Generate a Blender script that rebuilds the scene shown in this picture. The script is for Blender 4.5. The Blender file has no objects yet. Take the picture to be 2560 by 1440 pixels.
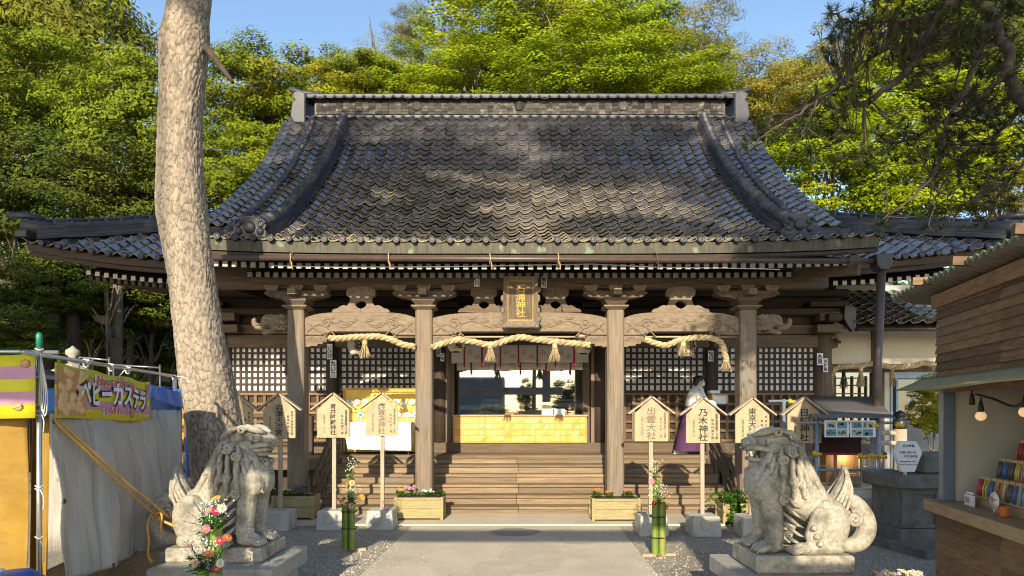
import bpy, bmesh, math, random
from mathutils import Vector, Matrix, Quaternion, noise as mnoise
R = math.radians
random.seed(7)
sc = bpy.context.scene
col = sc.collection
# ---------------------------------------------------------------- camera, sky, sun, exposure
F = 1564.0                       # focal length in pixels of the 2560 px wide photograph
cam = bpy.data.cameras.new("camera")
cam.sensor_width = 36.0
cam.lens = F / 2560 * 36
cam.shift_y = (1034 - 720) / 2560
cam.clip_end = 600
camo = bpy.data.objects.new("camera", cam)
camo.location = (0, 0, 1.8)
camo.rotation_euler = (R(90), 0, 0)
col.objects.link(camo)
sc.camera = camo
SUN_EL, SUN_AZ = 21.5, 186.0     # azimuth the sun stands at (deg clockwise from +Y)
w = bpy.data.worlds.new("World"); sc.world = w; w.use_nodes = True
nt = w.node_tree
sky = nt.nodes.new("ShaderNodeTexSky"); sky.sky_type = 'NISHITA'; sky.sun_disc = False
sky.sun_elevation = R(SUN_EL); sky.sun_rotation = R(SUN_AZ)
sky.air_density = 1.15; sky.dust_density = 0.6; sky.ozone_density = 2.2
bg = nt.nodes["Background"]; bg.inputs[1].default_value = 0.15
nt.links.new(sky.outputs[0], bg.inputs[0])
sl = bpy.data.lights.new("sun", 'SUN'); sl.energy = 4.3; sl.angle = R(0.55); sl.color = (1.0, 0.865, 0.64)
so = bpy.data.objects.new("sun", sl); col.objects.link(so)
sdir = Vector((math.sin(R(SUN_AZ)) * math.cos(R(SUN_EL)), math.cos(R(SUN_AZ)) * math.cos(R(SUN_EL)), math.sin(R(SUN_EL))))
so.rotation_euler = sdir.to_track_quat('Z', 'Y').to_euler()
so.location = (0, -30, 30)
sc.view_settings.view_transform = 'Standard'; sc.view_settings.look = 'None'
sc.view_settings.exposure = 0.85; sc.view_settings.gamma = 1
sc.cycles.pixel_filter_type = 'BLACKMAN_HARRIS'; sc.cycles.filter_width = 1.05
sc.cycles.max_bounces = 6; sc.cycles.diffuse_bounces = 3; sc.cycles.glossy_bounces = 3
sc.cycles.transmission_bounces = 4; sc.cycles.transparent_max_bounces = 8

def W(px, py, d):
    """a point of the photograph at distance d, in metres"""
    return Vector(((px - 1280) * d / F, d, 1.8 + (1034 - py) * d / F))
def X(px, d): return (px - 1280) * d / F
def Z(py, d): return 1.8 + (1034 - py) * d / F
# ---------------------------------------------------------------- materials
MATS = {}
def mat(name, c1, c2=None, rough=.7, scale=6, stretch=(1, 1, 1), bump=0., bscale=None, metal=0., spec=.5, rnd=0.,
        c3=None, s3=1.5, t3=(.55, .7), detail=6, vor=0., vscale=6, trans=0., thick=.02, coat=0.):
    """procedural surface: two colours mixed by stretched noise, a third in patches, per-piece tint, bump"""
    m = bpy.data.materials.new(name); m.use_nodes = True
    n = m.node_tree.nodes; L = m.node_tree.links.new
    b = n["Principled BSDF"]; b.inputs["Roughness"].default_value = rough; b.inputs["Metallic"].default_value = metal
    b.inputs["Specular IOR Level"].default_value = spec
    if coat: b.inputs["Coat Weight"].default_value = coat; b.inputs["Coat Roughness"].default_value = .12; b.inputs["Coat IOR"].default_value = 1.9
    tc = n.new("ShaderNodeTexCoord"); oi = n.new("ShaderNodeObjectInfo")
    ad = n.new("ShaderNodeVectorMath"); ad.operation = 'MULTIPLY_ADD'
    L(oi.outputs["Random"], ad.inputs[0]); ad.inputs[1].default_value = (37, 61, 53); L(tc.outputs["Object"], ad.inputs[2])
    mp = n.new("ShaderNodeMapping"); mp.inputs["Scale"].default_value = stretch; L(ad.outputs[0], mp.inputs[0])
    nz = n.new("ShaderNodeTexNoise"); nz.inputs["Scale"].default_value = scale; nz.inputs["Detail"].default_value = detail
    nz.inputs["Roughness"].default_value = .62
    L(mp.outputs[0], nz.inputs["Vector"])
    rp = n.new("ShaderNodeMapRange"); rp.inputs[1].default_value = .32; rp.inputs[2].default_value = .68
    L(nz.outputs[0], rp.inputs[0])
    mx = n.new("ShaderNodeMix"); mx.data_type = 'RGBA'
    c2 = c2 or tuple(x * .75 for x in c1)
    mx.inputs[6].default_value = (*c1, 1); mx.inputs[7].default_value = (*c2, 1); L(rp.outputs[0], mx.inputs[0])
    out = mx.outputs[2]; hgt = nz.outputs[0]
    if vor:
        vt = n.new("ShaderNodeTexVoronoi"); vt.feature = 'DISTANCE_TO_EDGE'; vt.inputs["Scale"].default_value = vscale
        dn = n.new("ShaderNodeMixRGB") if False else n.new("ShaderNodeVectorMath"); dn.operation = 'MULTIPLY_ADD'
        L(nz.outputs["Color"], dn.inputs[0]); dn.inputs[1].default_value = (.35, .35, .35); L(mp.outputs[0], dn.inputs[2])
        L(dn.outputs[0], vt.inputs["Vector"])
        vr = n.new("ShaderNodeMapRange"); vr.inputs[1].default_value = 0; vr.inputs[2].default_value = .07
        L(vt.outputs["Distance"], vr.inputs[0])
        mv = n.new("ShaderNodeMix"); mv.data_type = 'RGBA'; mv.inputs[6].default_value = (*[x * (1 - vor) for x in c2], 1)
        L(vr.outputs[0], mv.inputs[0]); L(out, mv.inputs[7]); out = mv.outputs[2]
        ma = n.new("ShaderNodeMath"); ma.operation = 'MULTIPLY_ADD'; ma.inputs[1].default_value = .45
        L(vr.outputs[0], ma.inputs[0]); L(nz.outputs[0], ma.inputs[2]); hgt = ma.outputs[0]
    if c3:
        n3 = n.new("ShaderNodeTexNoise"); n3.inputs["Scale"].default_value = s3; n3.inputs["Detail"].default_value = 5
        L(ad.outputs[0], n3.inputs["Vector"])
        r3 = n.new("ShaderNodeMapRange"); r3.inputs[1].default_value = t3[0]; r3.inputs[2].default_value = t3[1]
        L(n3.outputs[0], r3.inputs[0])
        m3 = n.new("ShaderNodeMix"); m3.data_type = 'RGBA'; L(r3.outputs[0], m3.inputs[0]); L(out, m3.inputs[6])
        m3.inputs[7].default_value = (*c3, 1); out = m3.outputs[2]
    if rnd:
        at = n.new("ShaderNodeAttribute"); at.attribute_name = "rnd"
        r4 = n.new("ShaderNodeMapRange"); r4.inputs[3].default_value = 1 - rnd; r4.inputs[4].default_value = 1 + rnd
        L(at.outputs["Fac"], r4.inputs[0])
        mm = n.new("ShaderNodeVectorMath"); mm.operation = 'SCALE'; L(out, mm.inputs[0]); L(r4.outputs[0], mm.inputs["Scale"])
        out = mm.outputs[0]
    L(out, b.inputs["Base Color"])
    if bump:
        if bscale:
            nb = n.new("ShaderNodeTexNoise"); nb.inputs["Scale"].default_value = bscale; nb.inputs["Detail"].default_value = 4
            L(mp.outputs[0], nb.inputs["Vector"]); hgt = nb.outputs[0]
        bp = n.new("ShaderNodeBump"); bp.inputs["Strength"].default_value = bump; bp.inputs["Distance"].default_value = thick
        L(hgt, bp.inputs["Height"]); L(bp.outputs[0], b.inputs["Normal"])
    if trans:
        tl = n.new("ShaderNodeBsdfTranslucent"); L(out, tl.inputs[0])
        ms = n.new("ShaderNodeMixShader"); ms.inputs[0].default_value = trans
        L(b.outputs[0], ms.inputs[1]); L(tl.outputs[0], ms.inputs[2]); L(ms.outputs[0], n["Material Output"].inputs[0])
    MATS[name] = m
    return m
def wood(name, c1, c2, ax, rough=.75, bump=.35, **k):
    st = {'x': (1.2, 22, 22), 'y': (22, 1.2, 22), 'z': (22, 22, 1.2)}[ax]
    return mat(name, c1, c2, rough, 1.6, st, bump, thick=.012, detail=8, **k)
for a in 'xyz':
    wood('old_wood_' + a, (.155, .108, .068), (.075, .05, .031), a, c3=(.125, .102, .08), s3=1.1)
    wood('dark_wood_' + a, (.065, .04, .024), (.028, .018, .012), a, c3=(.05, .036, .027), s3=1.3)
    wood('pale_wood_' + a, (.46, .365, .26), (.31, .245, .17), a)
    wood('pillar_wood_' + a, (.245, .188, .135), (.12, .092, .066), a, c3=(.18, .158, .135), s3=1.4)
    wood('hut_wood_' + a, (.23, .135, .068), (.11, .064, .035), a, c3=(.15, .105, .07), s3=2, rnd=.35)
    wood('plain_plank_' + a, (.42, .30, .17), (.28, .19, .10), a)
    wood('step_wood_' + a, (.285, .20, .118), (.15, .105, .062), a, c3=(.21, .172, .125), s3=1.5, rnd=.3)
mat('sign_wood', (.49, .36, .215), (.38, .285, .17), .7, 1.5, (14, 14, 1), .15, thick=.006, c3=(.30, .24, .165), s3=6, t3=(.5, .7))
mat('carved_wood', (.245, .185, .128), (.14, .106, .074), .75, 3, (3, 8, 8), .35, thick=.012)
mat('tile_glaze', (.086, .085, .104), (.060, .062, .080), .26, 9, bump=.2, thick=.006, rnd=.5, spec=1., c3=(.10, .085, .066), s3=4, t3=(.55, .75), coat=1.)
mat('tile_edge', (.25, .215, .155), (.125, .108, .082), .8, 14, rnd=.5)
mat('ridge_tile', (.042, .044, .058), (.028, .028, .034), .48, 8, bump=.25, thick=.008, rnd=.4, c3=(.075, .065, .055), s3=3)
mat('ridge_face', (.062, .052, .042), (.028, .025, .023), .8, 10, bump=.3, rnd=.8, c3=(.13, .115, .095), s3=6)
mat('copper', (.105, .098, .07), (.045, .044, .032), .7, 2.6, (9, 9, .5), .1, c3=(.17, .21, .15), s3=5, t3=(.6, .66))
mat('gutter_brown', (.085, .055, .042), (.06, .04, .032), .4, 6)
mat('white_paint', (.50, .48, .44), (.34, .32, .29), .6, 20)
mat('paper', (.86, .86, .87), (.78, .78, .81), .9, 3)
mat('washi', (.80, .66, .50), (.72, .58, .42), .8, 8)
mat('cloth_white', (.80, .80, .79), (.72, .72, .72), .8, 3, bump=.3, bscale=3, thick=.05)
mat('curtain_cloth', (.60, .56, .50), (.52, .48, .43), .9, 30)
mat('ink', (.012, .012, .014), (.03, .03, .03), .7, 10)
mat('faded_ink', (.13, .10, .075), (.22, .17, .12), .8, 20)
mat('red_cloth', (.42, .03, .04), (.3, .02, .04), .8, 10)
mat('purple_cloth', (.10, .03, .11), (.06, .02, .07), .85, 10)
mat('red_print', (.5, .16, .1), (.45, .13, .08), .85, 10)
mat('gold_leaf', (.66, .45, .12), (.42, .26, .055), .42, 5, bump=.15, metal=.35, rnd=.14, thick=.006)
mat('gold_frame', (.50, .27, .05), (.4, .21, .04), .5, 7, metal=.2)
mat('gold_letter', (.45, .28, .07), (.30, .18, .05), .45, 10, metal=.4)
mat('straw', (.52, .41, .235), (.34, .26, .14), .85, 12, (1, 1, 1), .5, rnd=.25, thick=.01)
mat('stone', (.46, .42, .345), (.27, .245, .20), .88, 34, bump=1., bscale=85, thick=.007, c3=(.13, .125, .095), s3=6.5, t3=(.50, .74), detail=3)
mat('plinth_stone', (.40, .38, .34), (.28, .265, .235), .85, 14, bump=.5, bscale=70, thick=.008, c3=(.2, .19, .16), s3=2.5)
mat('grey_stone', (.18, .17, .155), (.10, .097, .09), .85, 6, bump=.4, bscale=50, thick=.01)
mat('cast_concrete', (.52, .50, .45), (.40, .385, .34), .85, 8, bump=.2, bscale=60, thick=.006, c3=(.33, .30, .2), s3=4)
mat('path_concrete', (.60, .525, .405), (.52, .455, .355), .85, 2.2, bump=.25, bscale=45, thick=.006, c3=(.44, .395, .32), s3=1.3, t3=(.5, .72))
mat('patched_light', (.54, .475, .375), (.46, .41, .33), .8, 3, bump=.3, bscale=40, thick=.008, c3=(.56, .51, .42), s3=4)
mat('patched_mortar', (.33, .31, .27), (.24, .225, .2), .8, 5, bump=.4, bscale=40, thick=.01)
mat('gravel', (.52, .46, .37), (.26, .235, .19), .9, 55, bump=1., bscale=60, thick=.03, detail=3, c3=(.27, .23, .17), s3=.8)
mat('pebble', (.46, .42, .35), (.24, .22, .19), .85, 20, rnd=.6)
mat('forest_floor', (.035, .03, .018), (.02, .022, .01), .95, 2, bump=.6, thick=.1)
mat('bark_pine', (.30, .245, .185), (.205, .165, .125), .9, 22, (1, 1, .4), .8, thick=.010, rnd=.55, c3=(.28, .24, .195), s3=2.6)
mat('bark_dark', (.085, .06, .045), (.04, .03, .022), .9, 6, (2, 2, .5), .7, thick=.03)
mat('bark_grey', (.20, .165, .12), (.11, .09, .065), .9, 6, (2, 2, .5), .6, thick=.03)
mat('bamboo', (.19, .26, .045), (.12, .19, .03), .35, 4, (6, 6, .7), .1, c3=(.29, .28, .08), s3=3)
mat('bamboo_cut', (.62, .55, .3), (.5, .45, .22), .7, 10)
mat('black_rubber', (.012, .012, .012), (.02, .02, .02), .5, 10)
mat('steel_pipe', (.55, .55, .54), (.40, .40, .40), .28, 9, (1, 1, 1), metal=.85)
mat('blue_tarp', (.02, .17, .62), (.015, .09, .36), .45, 3, bump=.5, bscale=4, thick=.05)
mat('yellow_tarp', (.46, .275, .035), (.33, .19, .022), .55, 2.2, bump=.5, bscale=2.5, thick=.08, trans=.3)
mat('silver_mesh', (.64, .61, .56), (.47, .45, .41), .36, 1.6, (6, 6, .9), .9, thick=.05, trans=.35)
mat('rope_yellow', (.66, .36, .09), (.5, .27, .06), .8, 40)
mat('string_white', (.66, .64, .58), (.5, .48, .44), .8, 40)
mat('green_plastic', (.01, .22, .14), (.01, .18, .11), .4, 4)
mat('plaster', (.62, .58, .48), (.56, .52, .42), .9, 2, bump=.1)
mat('yellow_clamp', (.72, .44, .01), (.6, .36, .01), .35, 10)
mat('white_sign', (.78, .78, .78), (.74, .74, .75), .45, 3)
mat('dark_metal', (.025, .027, .03), (.02, .02, .02), .4, 5)
mat('brown_roof', (.085, .035, .028), (.06, .025, .02), .5, 8)
mat('skin', (.62, .40, .30), (.58, .36, .26), .55, 8)
mat('hair', (.010, .009, .010), (.02, .017, .016), .45, 30)
mat('cardboard', (.58, .38, .18), (.5, .32, .15), .8, 6)
mat('soil', (.05, .035, .022), (.03, .022, .015), .95, 20)
mat('planter_wood', (.40, .32, .17), (.26, .215, .10), .85, 3, (2, 10, 10), .4, thick=.01, c3=(.30, .29, .10), s3=5)
mat('corrugated', (.16, .135, .10), (.11, .095, .07), .5, 5, c3=(.19, .15, .11), s3=2)
mat('green_edge', (.24, .31, .20), (.15, .20, .13), .5, 5)
mat('awning', (.58, .52, .32), (.45, .40, .24), .5, 4, trans=.35)
mat('poly_roof', (.20, .19, .185), (.15, .145, .14), .3, 3)
mat('blue_pipe', (.22, .28, .35), (.18, .23, .29), .35, 5, metal=.3)
mat('orange_net', (.72, .26, .03), (.5, .17, .02), .7, 9)
mat('pale_concrete', (.55, .55, .53), (.48, .48, .47), .8, 1)
mat('hut_wall', (.64, .58, .47), (.58, .52, .41), .85, 3, bump=.2, bscale=3, thick=.03)
def leafmat(name, c1, c2, c3=None, trans=.25, rough=.55, **k):
    return mat(name, c1, c2, rough, .6, spec=.12, rnd=.5, c3=c3, s3=.45, t3=(.5, .62), trans=trans, detail=2, **k)
leafmat('leaf_broad', (.215, .25, .011), (.12, .175, .011), (.31, .28, .014), trans=.3)
leafmat('leaf_shade', (.09, .12, .014), (.05, .085, .012), (.13, .14, .016))  # darker version of the broad leaf green, shade put into the colour
leafmat('leaf_maple', (.30, .36, .010), (.21, .29, .010), (.36, .37, .012), trans=.4)
leafmat('leaf_olive', (.27, .23, .03), (.17, .17, .022), (.31, .24, .04))
leafmat('leaf_pale', (.34, .30, .09), (.25, .23, .07), (.33, .27, .1))
leafmat('leaf_conifer', (.20, .20, .018), (.09, .12, .015), (.28, .22, .025))
leafmat('pine_needle', (.030, .046, .014), (.018, .030, .011), (.05, .055, .014), trans=.12)
leafmat('pot_leaf', (.06, .17, .015), (.035, .11, .01), trans=.3)
def flat(name, c, rough=.6, **k): return mat(name, c, tuple(x * .86 for x in c), rough, 9, **k)
for nm, c in dict(pink=(.72, .26, .42), magenta=(.55, .03, .18), orange=(.80, .22, .05), yellow=(.85, .48, .02), white=(.82, .80, .74), peach=(.86, .58, .36),
                  violet=(.12, .05, .42), lilac=(.65, .36, .58), scarlet=(.6, .03, .05)).items(): flat('petal_' + nm, c, .7, trans=.15)
for nm, c in dict(stripe_pink=(.50, .25, .35), stripe_yellow=(.66, .58, .015), bun=(.50, .26, .10), bun_light=(.72, .46, .22), title_red=(.66, .09, .10), letter_white=(.72, .74, .84),
                  letter_black=(.015, .012, .02), photo_blue=(.16, .32, .42), office_glass=(.22, .24, .26), photo_green=(.10, .15, .08), photo_pale=(.45, .47, .42), hat_brown=(.11, .06, .05),
                  blue_dot=(.20, .42, .60), red_dot=(.70, .12, .16), pink_heart=(.72, .33, .45), yellow_board=(.84, .55, .09), door_dark=(.035, .05, .065), tan=(.52, .30, .17)).items(): flat(nm, c)
def glassmat(name, refl, tint=(.02, .025, .03), rough=.015):
    m = bpy.data.materials.new(name); m.use_nodes = True; n = m.node_tree.nodes; L = m.node_tree.links.new
    n.remove(n["Principled BSDF"])
    d = n.new("ShaderNodeBsdfDiffuse"); d.inputs[0].default_value = (*tint, 1)
    g = n.new("ShaderNodeBsdfGlossy"); g.inputs["Roughness"].default_value = rough; g.inputs[0].default_value = (.95, .97, 1, 1)
    lw = n.new("ShaderNodeLayerWeight"); lw.inputs[0].default_value = .25
    mr = n.new("ShaderNodeMapRange"); mr.inputs[3].default_value = refl; mr.inputs[4].default_value = 1; L(lw.outputs["Fresnel"], mr.inputs[0])
    ms = n.new("ShaderNodeMixShader"); L(mr.outputs[0], ms.inputs[0]); L(d.outputs[0], ms.inputs[1]); L(g.outputs[0], ms.inputs[2])
    L(ms.outputs[0], n["Material Output"].inputs[0]); MATS[name] = m
glassmat('window_glass', .30)
glassmat('door_glass', .16, (.03, .045, .06))
def clearmat(name, alpha=.25, c=(.8, .85, .9), rough=.15):
    m = bpy.data.materials.new(name); m.use_nodes = True; b = m.node_tree.nodes["Principled BSDF"]
    b.inputs["Base Color"].default_value = (*c, 1); b.inputs["Alpha"].default_value = alpha; b.inputs["Roughness"].default_value = rough
    MATS[name] = m
clearmat('clear_sheet', .14); clearmat('clear_case', .22)
m = bpy.data.materials.new('bulb_glow'); m.use_nodes = True; b = m.node_tree.nodes["Principled BSDF"]
b.inputs["Base Color"].default_value = (.7, .5, .3, 1); b.inputs["Emission Color"].default_value = (1, .6, .3, 1); b.inputs["Emission Strength"].default_value = .35
b.inputs["Roughness"].default_value = .2; MATS['bulb_glow'] = m
# ---------------------------------------------------------------- mesh builder
class MB:
    def __init__(s): s.v = []; s.f = []; s.r = []; s.s = []; s.p = []
    def add(s, vs, fs, smooth=False, r=None):
        b = len(s.v); s.p.append((b, len(s.f))); s.v.extend([Vector(v) for v in vs])
        r = random.random() if r is None else r
        for f in fs: s.f.append([i + b for i in f]); s.r.append(r); s.s.append(smooth)
        return s
    def box(s, x0, x1, y0, y1, z0, z1, r=None):
        return s.add([(x, y, z) for x in (x0, x1) for y in (y0, y1) for z in (z0, z1)],
                     [(0, 1, 3, 2), (4, 6, 7, 5), (0, 4, 5, 1), (2, 3, 7, 6), (0, 2, 6, 4), (1, 5, 7, 3)], False, r)
    def obox(s, c, size, m=None, r=None):
        m = m or Matrix(); c = Vector(c); h = Vector(size) / 2
        return s.add([c + m @ Vector((x * h.x, y * h.y, z * h.z)) for x in (-1, 1) for y in (-1, 1) for z in (-1, 1)],
                     [(0, 1, 3, 2), (4, 6, 7, 5), (0, 4, 5, 1), (2, 3, 7, 6), (0, 2, 6, 4), (1, 5, 7, 3)], False, r)
    def beam(s, a, b, w, h, r=None, up=(0, 0, 1)):
        a = Vector(a); b = Vector(b); d = (b - a); L = d.length; d.normalize()
        x = d.cross(Vector(up)).normalized(); z = x.cross(d)
        m = Matrix((x, d, z)).transposed()
        return s.obox((a + b) / 2, (w, L, h), m, r)
    def tube(s, path, rad, n=8, cap=True, smooth=True, r=None, flat=1.0):
        path = [Vector(p) for p in path]; k = len(path)
        if not hasattr(rad, '__len__'): rad = [rad] * k
        vs = []; fs = []
        t0 = (path[1] - path[0]).normalized()
        ref = Vector((0, 0, 1)) if abs(t0.z) < .9 else Vector((1, 0, 0))
        x = t0.cross(ref).normalized()
        for i, p in enumerate(path):
            t = (path[min(i + 1, k - 1)] - path[max(i - 1, 0)]).normalized()
            x = (x - t * x.dot(t)).normalized(); y = t.cross(x)
            for j in range(n):
                a = 2 * math.pi * j / n
                vs.append(p + (x * math.cos(a) + y * math.sin(a) * flat) * rad[i])
        for i in range(k - 1):
            for j in range(n):
                fs.append((i * n + j, i * n + (j + 1) % n, (i + 1) * n + (j + 1) % n, (i + 1) * n + j))
        if cap: fs.append(list(range(n - 1, -1, -1))); fs.append([(k - 1) * n + j for j in range(n)])
        return s.add(vs, fs, smooth, r)
    def cyl(s, a, b, r0, r1=None, n=12, smooth=True, r=None): return s.tube([a, b], [r0, r0 if r1 is None else r1], n, True, smooth, r)
    def lathe(s, c, prof, n=16, smooth=True, r=None, ax='z'):
        c = Vector(c); vs = []; fs = []
        for (q, h) in prof:
            for j in range(n):
                a = 2 * math.pi * j / n
                p = Vector((q * math.cos(a), q * math.sin(a), h))
                if ax == 'y': p = Vector((p.x, p.z, p.y))
                vs.append(c + p)
        k = len(prof)
        for i in range(k - 1):
            for j in range(n):
                fs.append((i * n + j, i * n + (j + 1) % n, (i + 1) * n + (j + 1) % n, (i + 1) * n + j))
        fs.append(list(range(n - 1, -1, -1))); fs.append([(k - 1) * n + j for j in range(n)])
        return s.add(vs, fs, smooth, r)
    def ball(s, c, rad, n=12, m=None, r=None):
        c = Vector(c); rad = Vector(rad) if hasattr(rad, '__len__') else Vector((rad,) * 3); m = m or Matrix.Identity(3)
        vs = []; fs = []; h = n // 2
        for i in range(1, h):
            t = math.pi * i / h
            for j in range(n):
                a = 2 * math.pi * j / n
                vs.append(c + m @ Vector((rad.x * math.sin(t) * math.cos(a), rad.y * math.sin(t) * math.sin(a), rad.z * math.cos(t))))
        for i in range(h - 2):
            for j in range(n): fs.append((i * n + j, (i + 1) * n + j, (i + 1) * n + (j + 1) % n, i * n + (j + 1) % n))
        a = len(vs); vs.append(c + m @ Vector((0, 0, rad.z))); vs.append(c - m @ Vector((0, 0, rad.z)))
        for j in range(n):
            fs.append((a, j, (j + 1) % n)); fs.append((a + 1, (h - 2) * n + (j + 1) % n, (h - 2) * n + j))
        return s.add(vs, fs, True, r)
    def cap(s, a, b, ra, rb, n=10, r=None):
        """capsule with two radii"""
        a = Vector(a); b = Vector(b); d = (b - a).normalized()
        path = []; rad = []
        for t in (-.98, -.8, -.45, 0): path.append(a + d * ra * t); rad.append(ra * math.sqrt(max(0.02, 1 - t * t)))
        for t in (0, .45, .8, .98): path.append(b + d * rb * t); rad.append(rb * math.sqrt(max(0.02, 1 - t * t)))
        return s.tube(path, rad, n, True, True, r)
    def prism(s, pts, y0, y1, r=None):
        """outline in XZ (list of (x, z)) pushed from y0 to y1"""
        n = len(pts)
        ar = sum(pts[i][0] * pts[(i + 1) % n][1] - pts[(i + 1) % n][0] * pts[i][1] for i in range(n))
        if ar < 0: pts = pts[::-1]
        vs = [(x, y0, z) for x, z in pts] + [(x, y1, z) for x, z in pts]
        fs = [list(range(n)), list(range(2 * n - 1, n - 1, -1))] + [(i, i + n, (i + 1) % n + n, (i + 1) % n) for i in range(n)]
        return s.add(vs, fs, False, r)
    def quad(s, a, b, c, d, r=None, smooth=False): return s.add([a, b, c, d], [(0, 1, 2, 3)], smooth, r)
    def grid(s, fn, nu, nv, smooth=True, r=None):
        vs = [fn(i / nu, j / nv) for i in range(nu + 1) for j in range(nv + 1)]
        fs = [(i * (nv + 1) + j, (i + 1) * (nv + 1) + j, (i + 1) * (nv + 1) + j + 1, i * (nv + 1) + j + 1) for i in range(nu) for j in range(nv)]
        return s.add(vs, fs, smooth, r)
    def mesh(s, name, off=Vector((0, 0, 0))):
        me = bpy.data.meshes.new(name)
        me.from_pydata([v - off for v in s.v], [], s.f); me.update()
        me.polygons.foreach_set('use_smooth', s.s)
        a = me.attributes.new('rnd', 'FLOAT', 'FACE'); a.data.foreach_set('value', s.r)
        return me
    def build(s, name, m, parent=None, bevel=0., thick=0., origin=None):
        off = Vector(origin) if origin is not None else base(parent)
        o = bpy.data.objects.new(name, s.mesh(name, off)); col.objects.link(o)
        o.data.materials.append(MATS[m])
        if parent: o.parent = parent; o.location = off - base(parent)
        else: o.location = off
        if thick:
            q = o.modifiers.new('thickness', 'SOLIDIFY'); q.thickness = thick; q.offset = 0
        if bevel:
            q = o.modifiers.new('bevel', 'BEVEL'); q.width = bevel; q.segments = 1; q.limit_method = 'ANGLE'; q.angle_limit = R(40)
        return o
    def build_each(s, name, m, parent=None, bevel=0.):
        """every solid collected in s becomes an object of its own"""
        ends = s.p[1:] + [(len(s.v), len(s.f))]
        for (v0, f0), (v1, f1) in zip(s.p, ends):
            q = MB(); q.add(s.v[v0:v1], [[i - v0 for i in f] for f in s.f[f0:f1]], False, s.r[f0]); q.s = s.s[f0:f1]; q.r = s.r[f0:f1]
            q.build(name, m, parent, bevel)
def base(o):
    v = Vector((0, 0, 0))
    while o: v = v + o.location; o = o.parent
    return v
def thing(name, label, cat, loc=(0, 0, 0), group=None):
    o = bpy.data.objects.new(name, None); col.objects.link(o); o.location = loc; o.empty_display_size = .2
    return tag(o, label, cat, group)
def tag(o, label, cat, group=None):
    o['label'] = label; o['category'] = cat
    if group: o['group'] = group
    return o
def copy_part(o, parent, loc=None):
    c = o.copy(); col.objects.link(c); c.parent = parent
    if loc is not None: c.location = loc
    return c
def copy_tree(o, loc, label, scale=None, rz=None):
    c = o.copy(); col.objects.link(c); c.location = loc
    if label: c['label'] = label
    if scale is not None: c.scale = scale
    if rz is not None: c.rotation_euler = (0, 0, rz)
    for ch in list(o.children):
        k = copy_part(ch, c)
        for g in list(ch.children): copy_part(g, k)
    return c
_ch = {}
_tc = bpy.data.curves.new('glyph', 'FONT'); _to = bpy.data.objects.new('glyph', _tc)
def glyph(ch, bold=0.):
    if (ch, bold) not in _ch:
        _tc.body = ch; _tc.offset = bold; _tc.resolution_u = 3
        me = bpy.data.meshes.new_from_object(_to)
        vs = [v.co.copy() for v in me.vertices]; fs = [list(p.vertices) for p in me.polygons]
        wd = max((v.x for v in vs), default=.3)
        _ch[(ch, bold)] = (vs, fs, wd); bpy.data.meshes.remove(me)
    return _ch[(ch, bold)]
def write(mb, text, c, h, ux=(1, 0, 0), uz=(0, 0, 1), vertical=False, bold=0., step=1.12, aspect=1., slant=0.):
    """lay flat lettering into mb around centre c; h = height of a character"""
    c = Vector(c); ux = Vector(ux).normalized(); uz = Vector(uz).normalized()
    k = h / .84
    def put(vs, fs, ox, oz):
        P = [c + ux * ((v.x * k + slant * v.y * k) * aspect + ox) + uz * (v.y * k + oz) for v in vs]
        mb.add(P, fs)
    if vertical:
        n = len(text); H = h * step * n
        for i, ch in enumerate(text):
            vs, fs, wd = glyph(ch, bold)
            if not vs: continue
            xm = (min(v.x for v in vs) + max(v.x for v in vs)) / 2 * k * aspect
            put(vs, fs, -xm, H / 2 - (i + 1) * h * step + h * .1)
    else:
        ws = []
        for ch in text:
            vs, fs, wd = glyph(ch, bold); ws.append((wd + .06) * k * aspect if vs else .28 * k * aspect)
        x = -sum(ws) / 2
        for ch, w_ in zip(text, ws):
            vs, fs, wd = glyph(ch, bold)
            if vs: put(vs, fs, x, -h * .42)
            x += w_
    return mb
def remesh(mb, voxel, smooth=2, fac=.5):
    """melt overlapping solids into one continuous skin"""
    me = mb.mesh('tmp'); o = bpy.data.objects.new('tmp', me); col.objects.link(o)
    q = o.modifiers.new('r', 'REMESH'); q.mode = 'VOXEL'; q.voxel_size = voxel; q.use_smooth_shade = True
    q = o.modifiers.new('s', 'SMOOTH'); q.iterations = smooth; q.factor = fac
    dg = bpy.context.evaluated_depsgraph_get()
    res = bpy.data.meshes.new_from_object(o.evaluated_get(dg))
    bpy.data.objects.remove(o); bpy.data.meshes.remove(me)
    return res
def mesh_obj(name, me, m, parent=None, loc=None):
    o = bpy.data.objects.new(name, me); col.objects.link(o); me.materials.clear(); me.materials.append(MATS[m])
    if parent: o.parent = parent
    if loc is not None: o.location = loc
    return o
def spiral(cx, cz, r0, r1, turns, a0, y, n=26, sx=1):
    out = []
    for i in range(n + 1):
        t = i / n; a = a0 + turns * 2 * math.pi * t; r_ = r0 + (r1 - r0) * t
        out.append((cx + sx * r_ * math.cos(a), y, cz + r_ * math.sin(a)))
    return out
def lerp(a, b, t): return a + (b - a) * t
def interp(tab, t):
    for i in range(len(tab) - 1):
        if t <= tab[i + 1][0] or i == len(tab) - 2:
            a, b = tab[i], tab[i + 1]; u = (t - a[0]) / (b[0] - a[0])
            return [lerp(x, y, u) for x, y in zip(a[1:], b[1:])] if len(a) > 2 else lerp(a[1], b[1], u)
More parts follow.
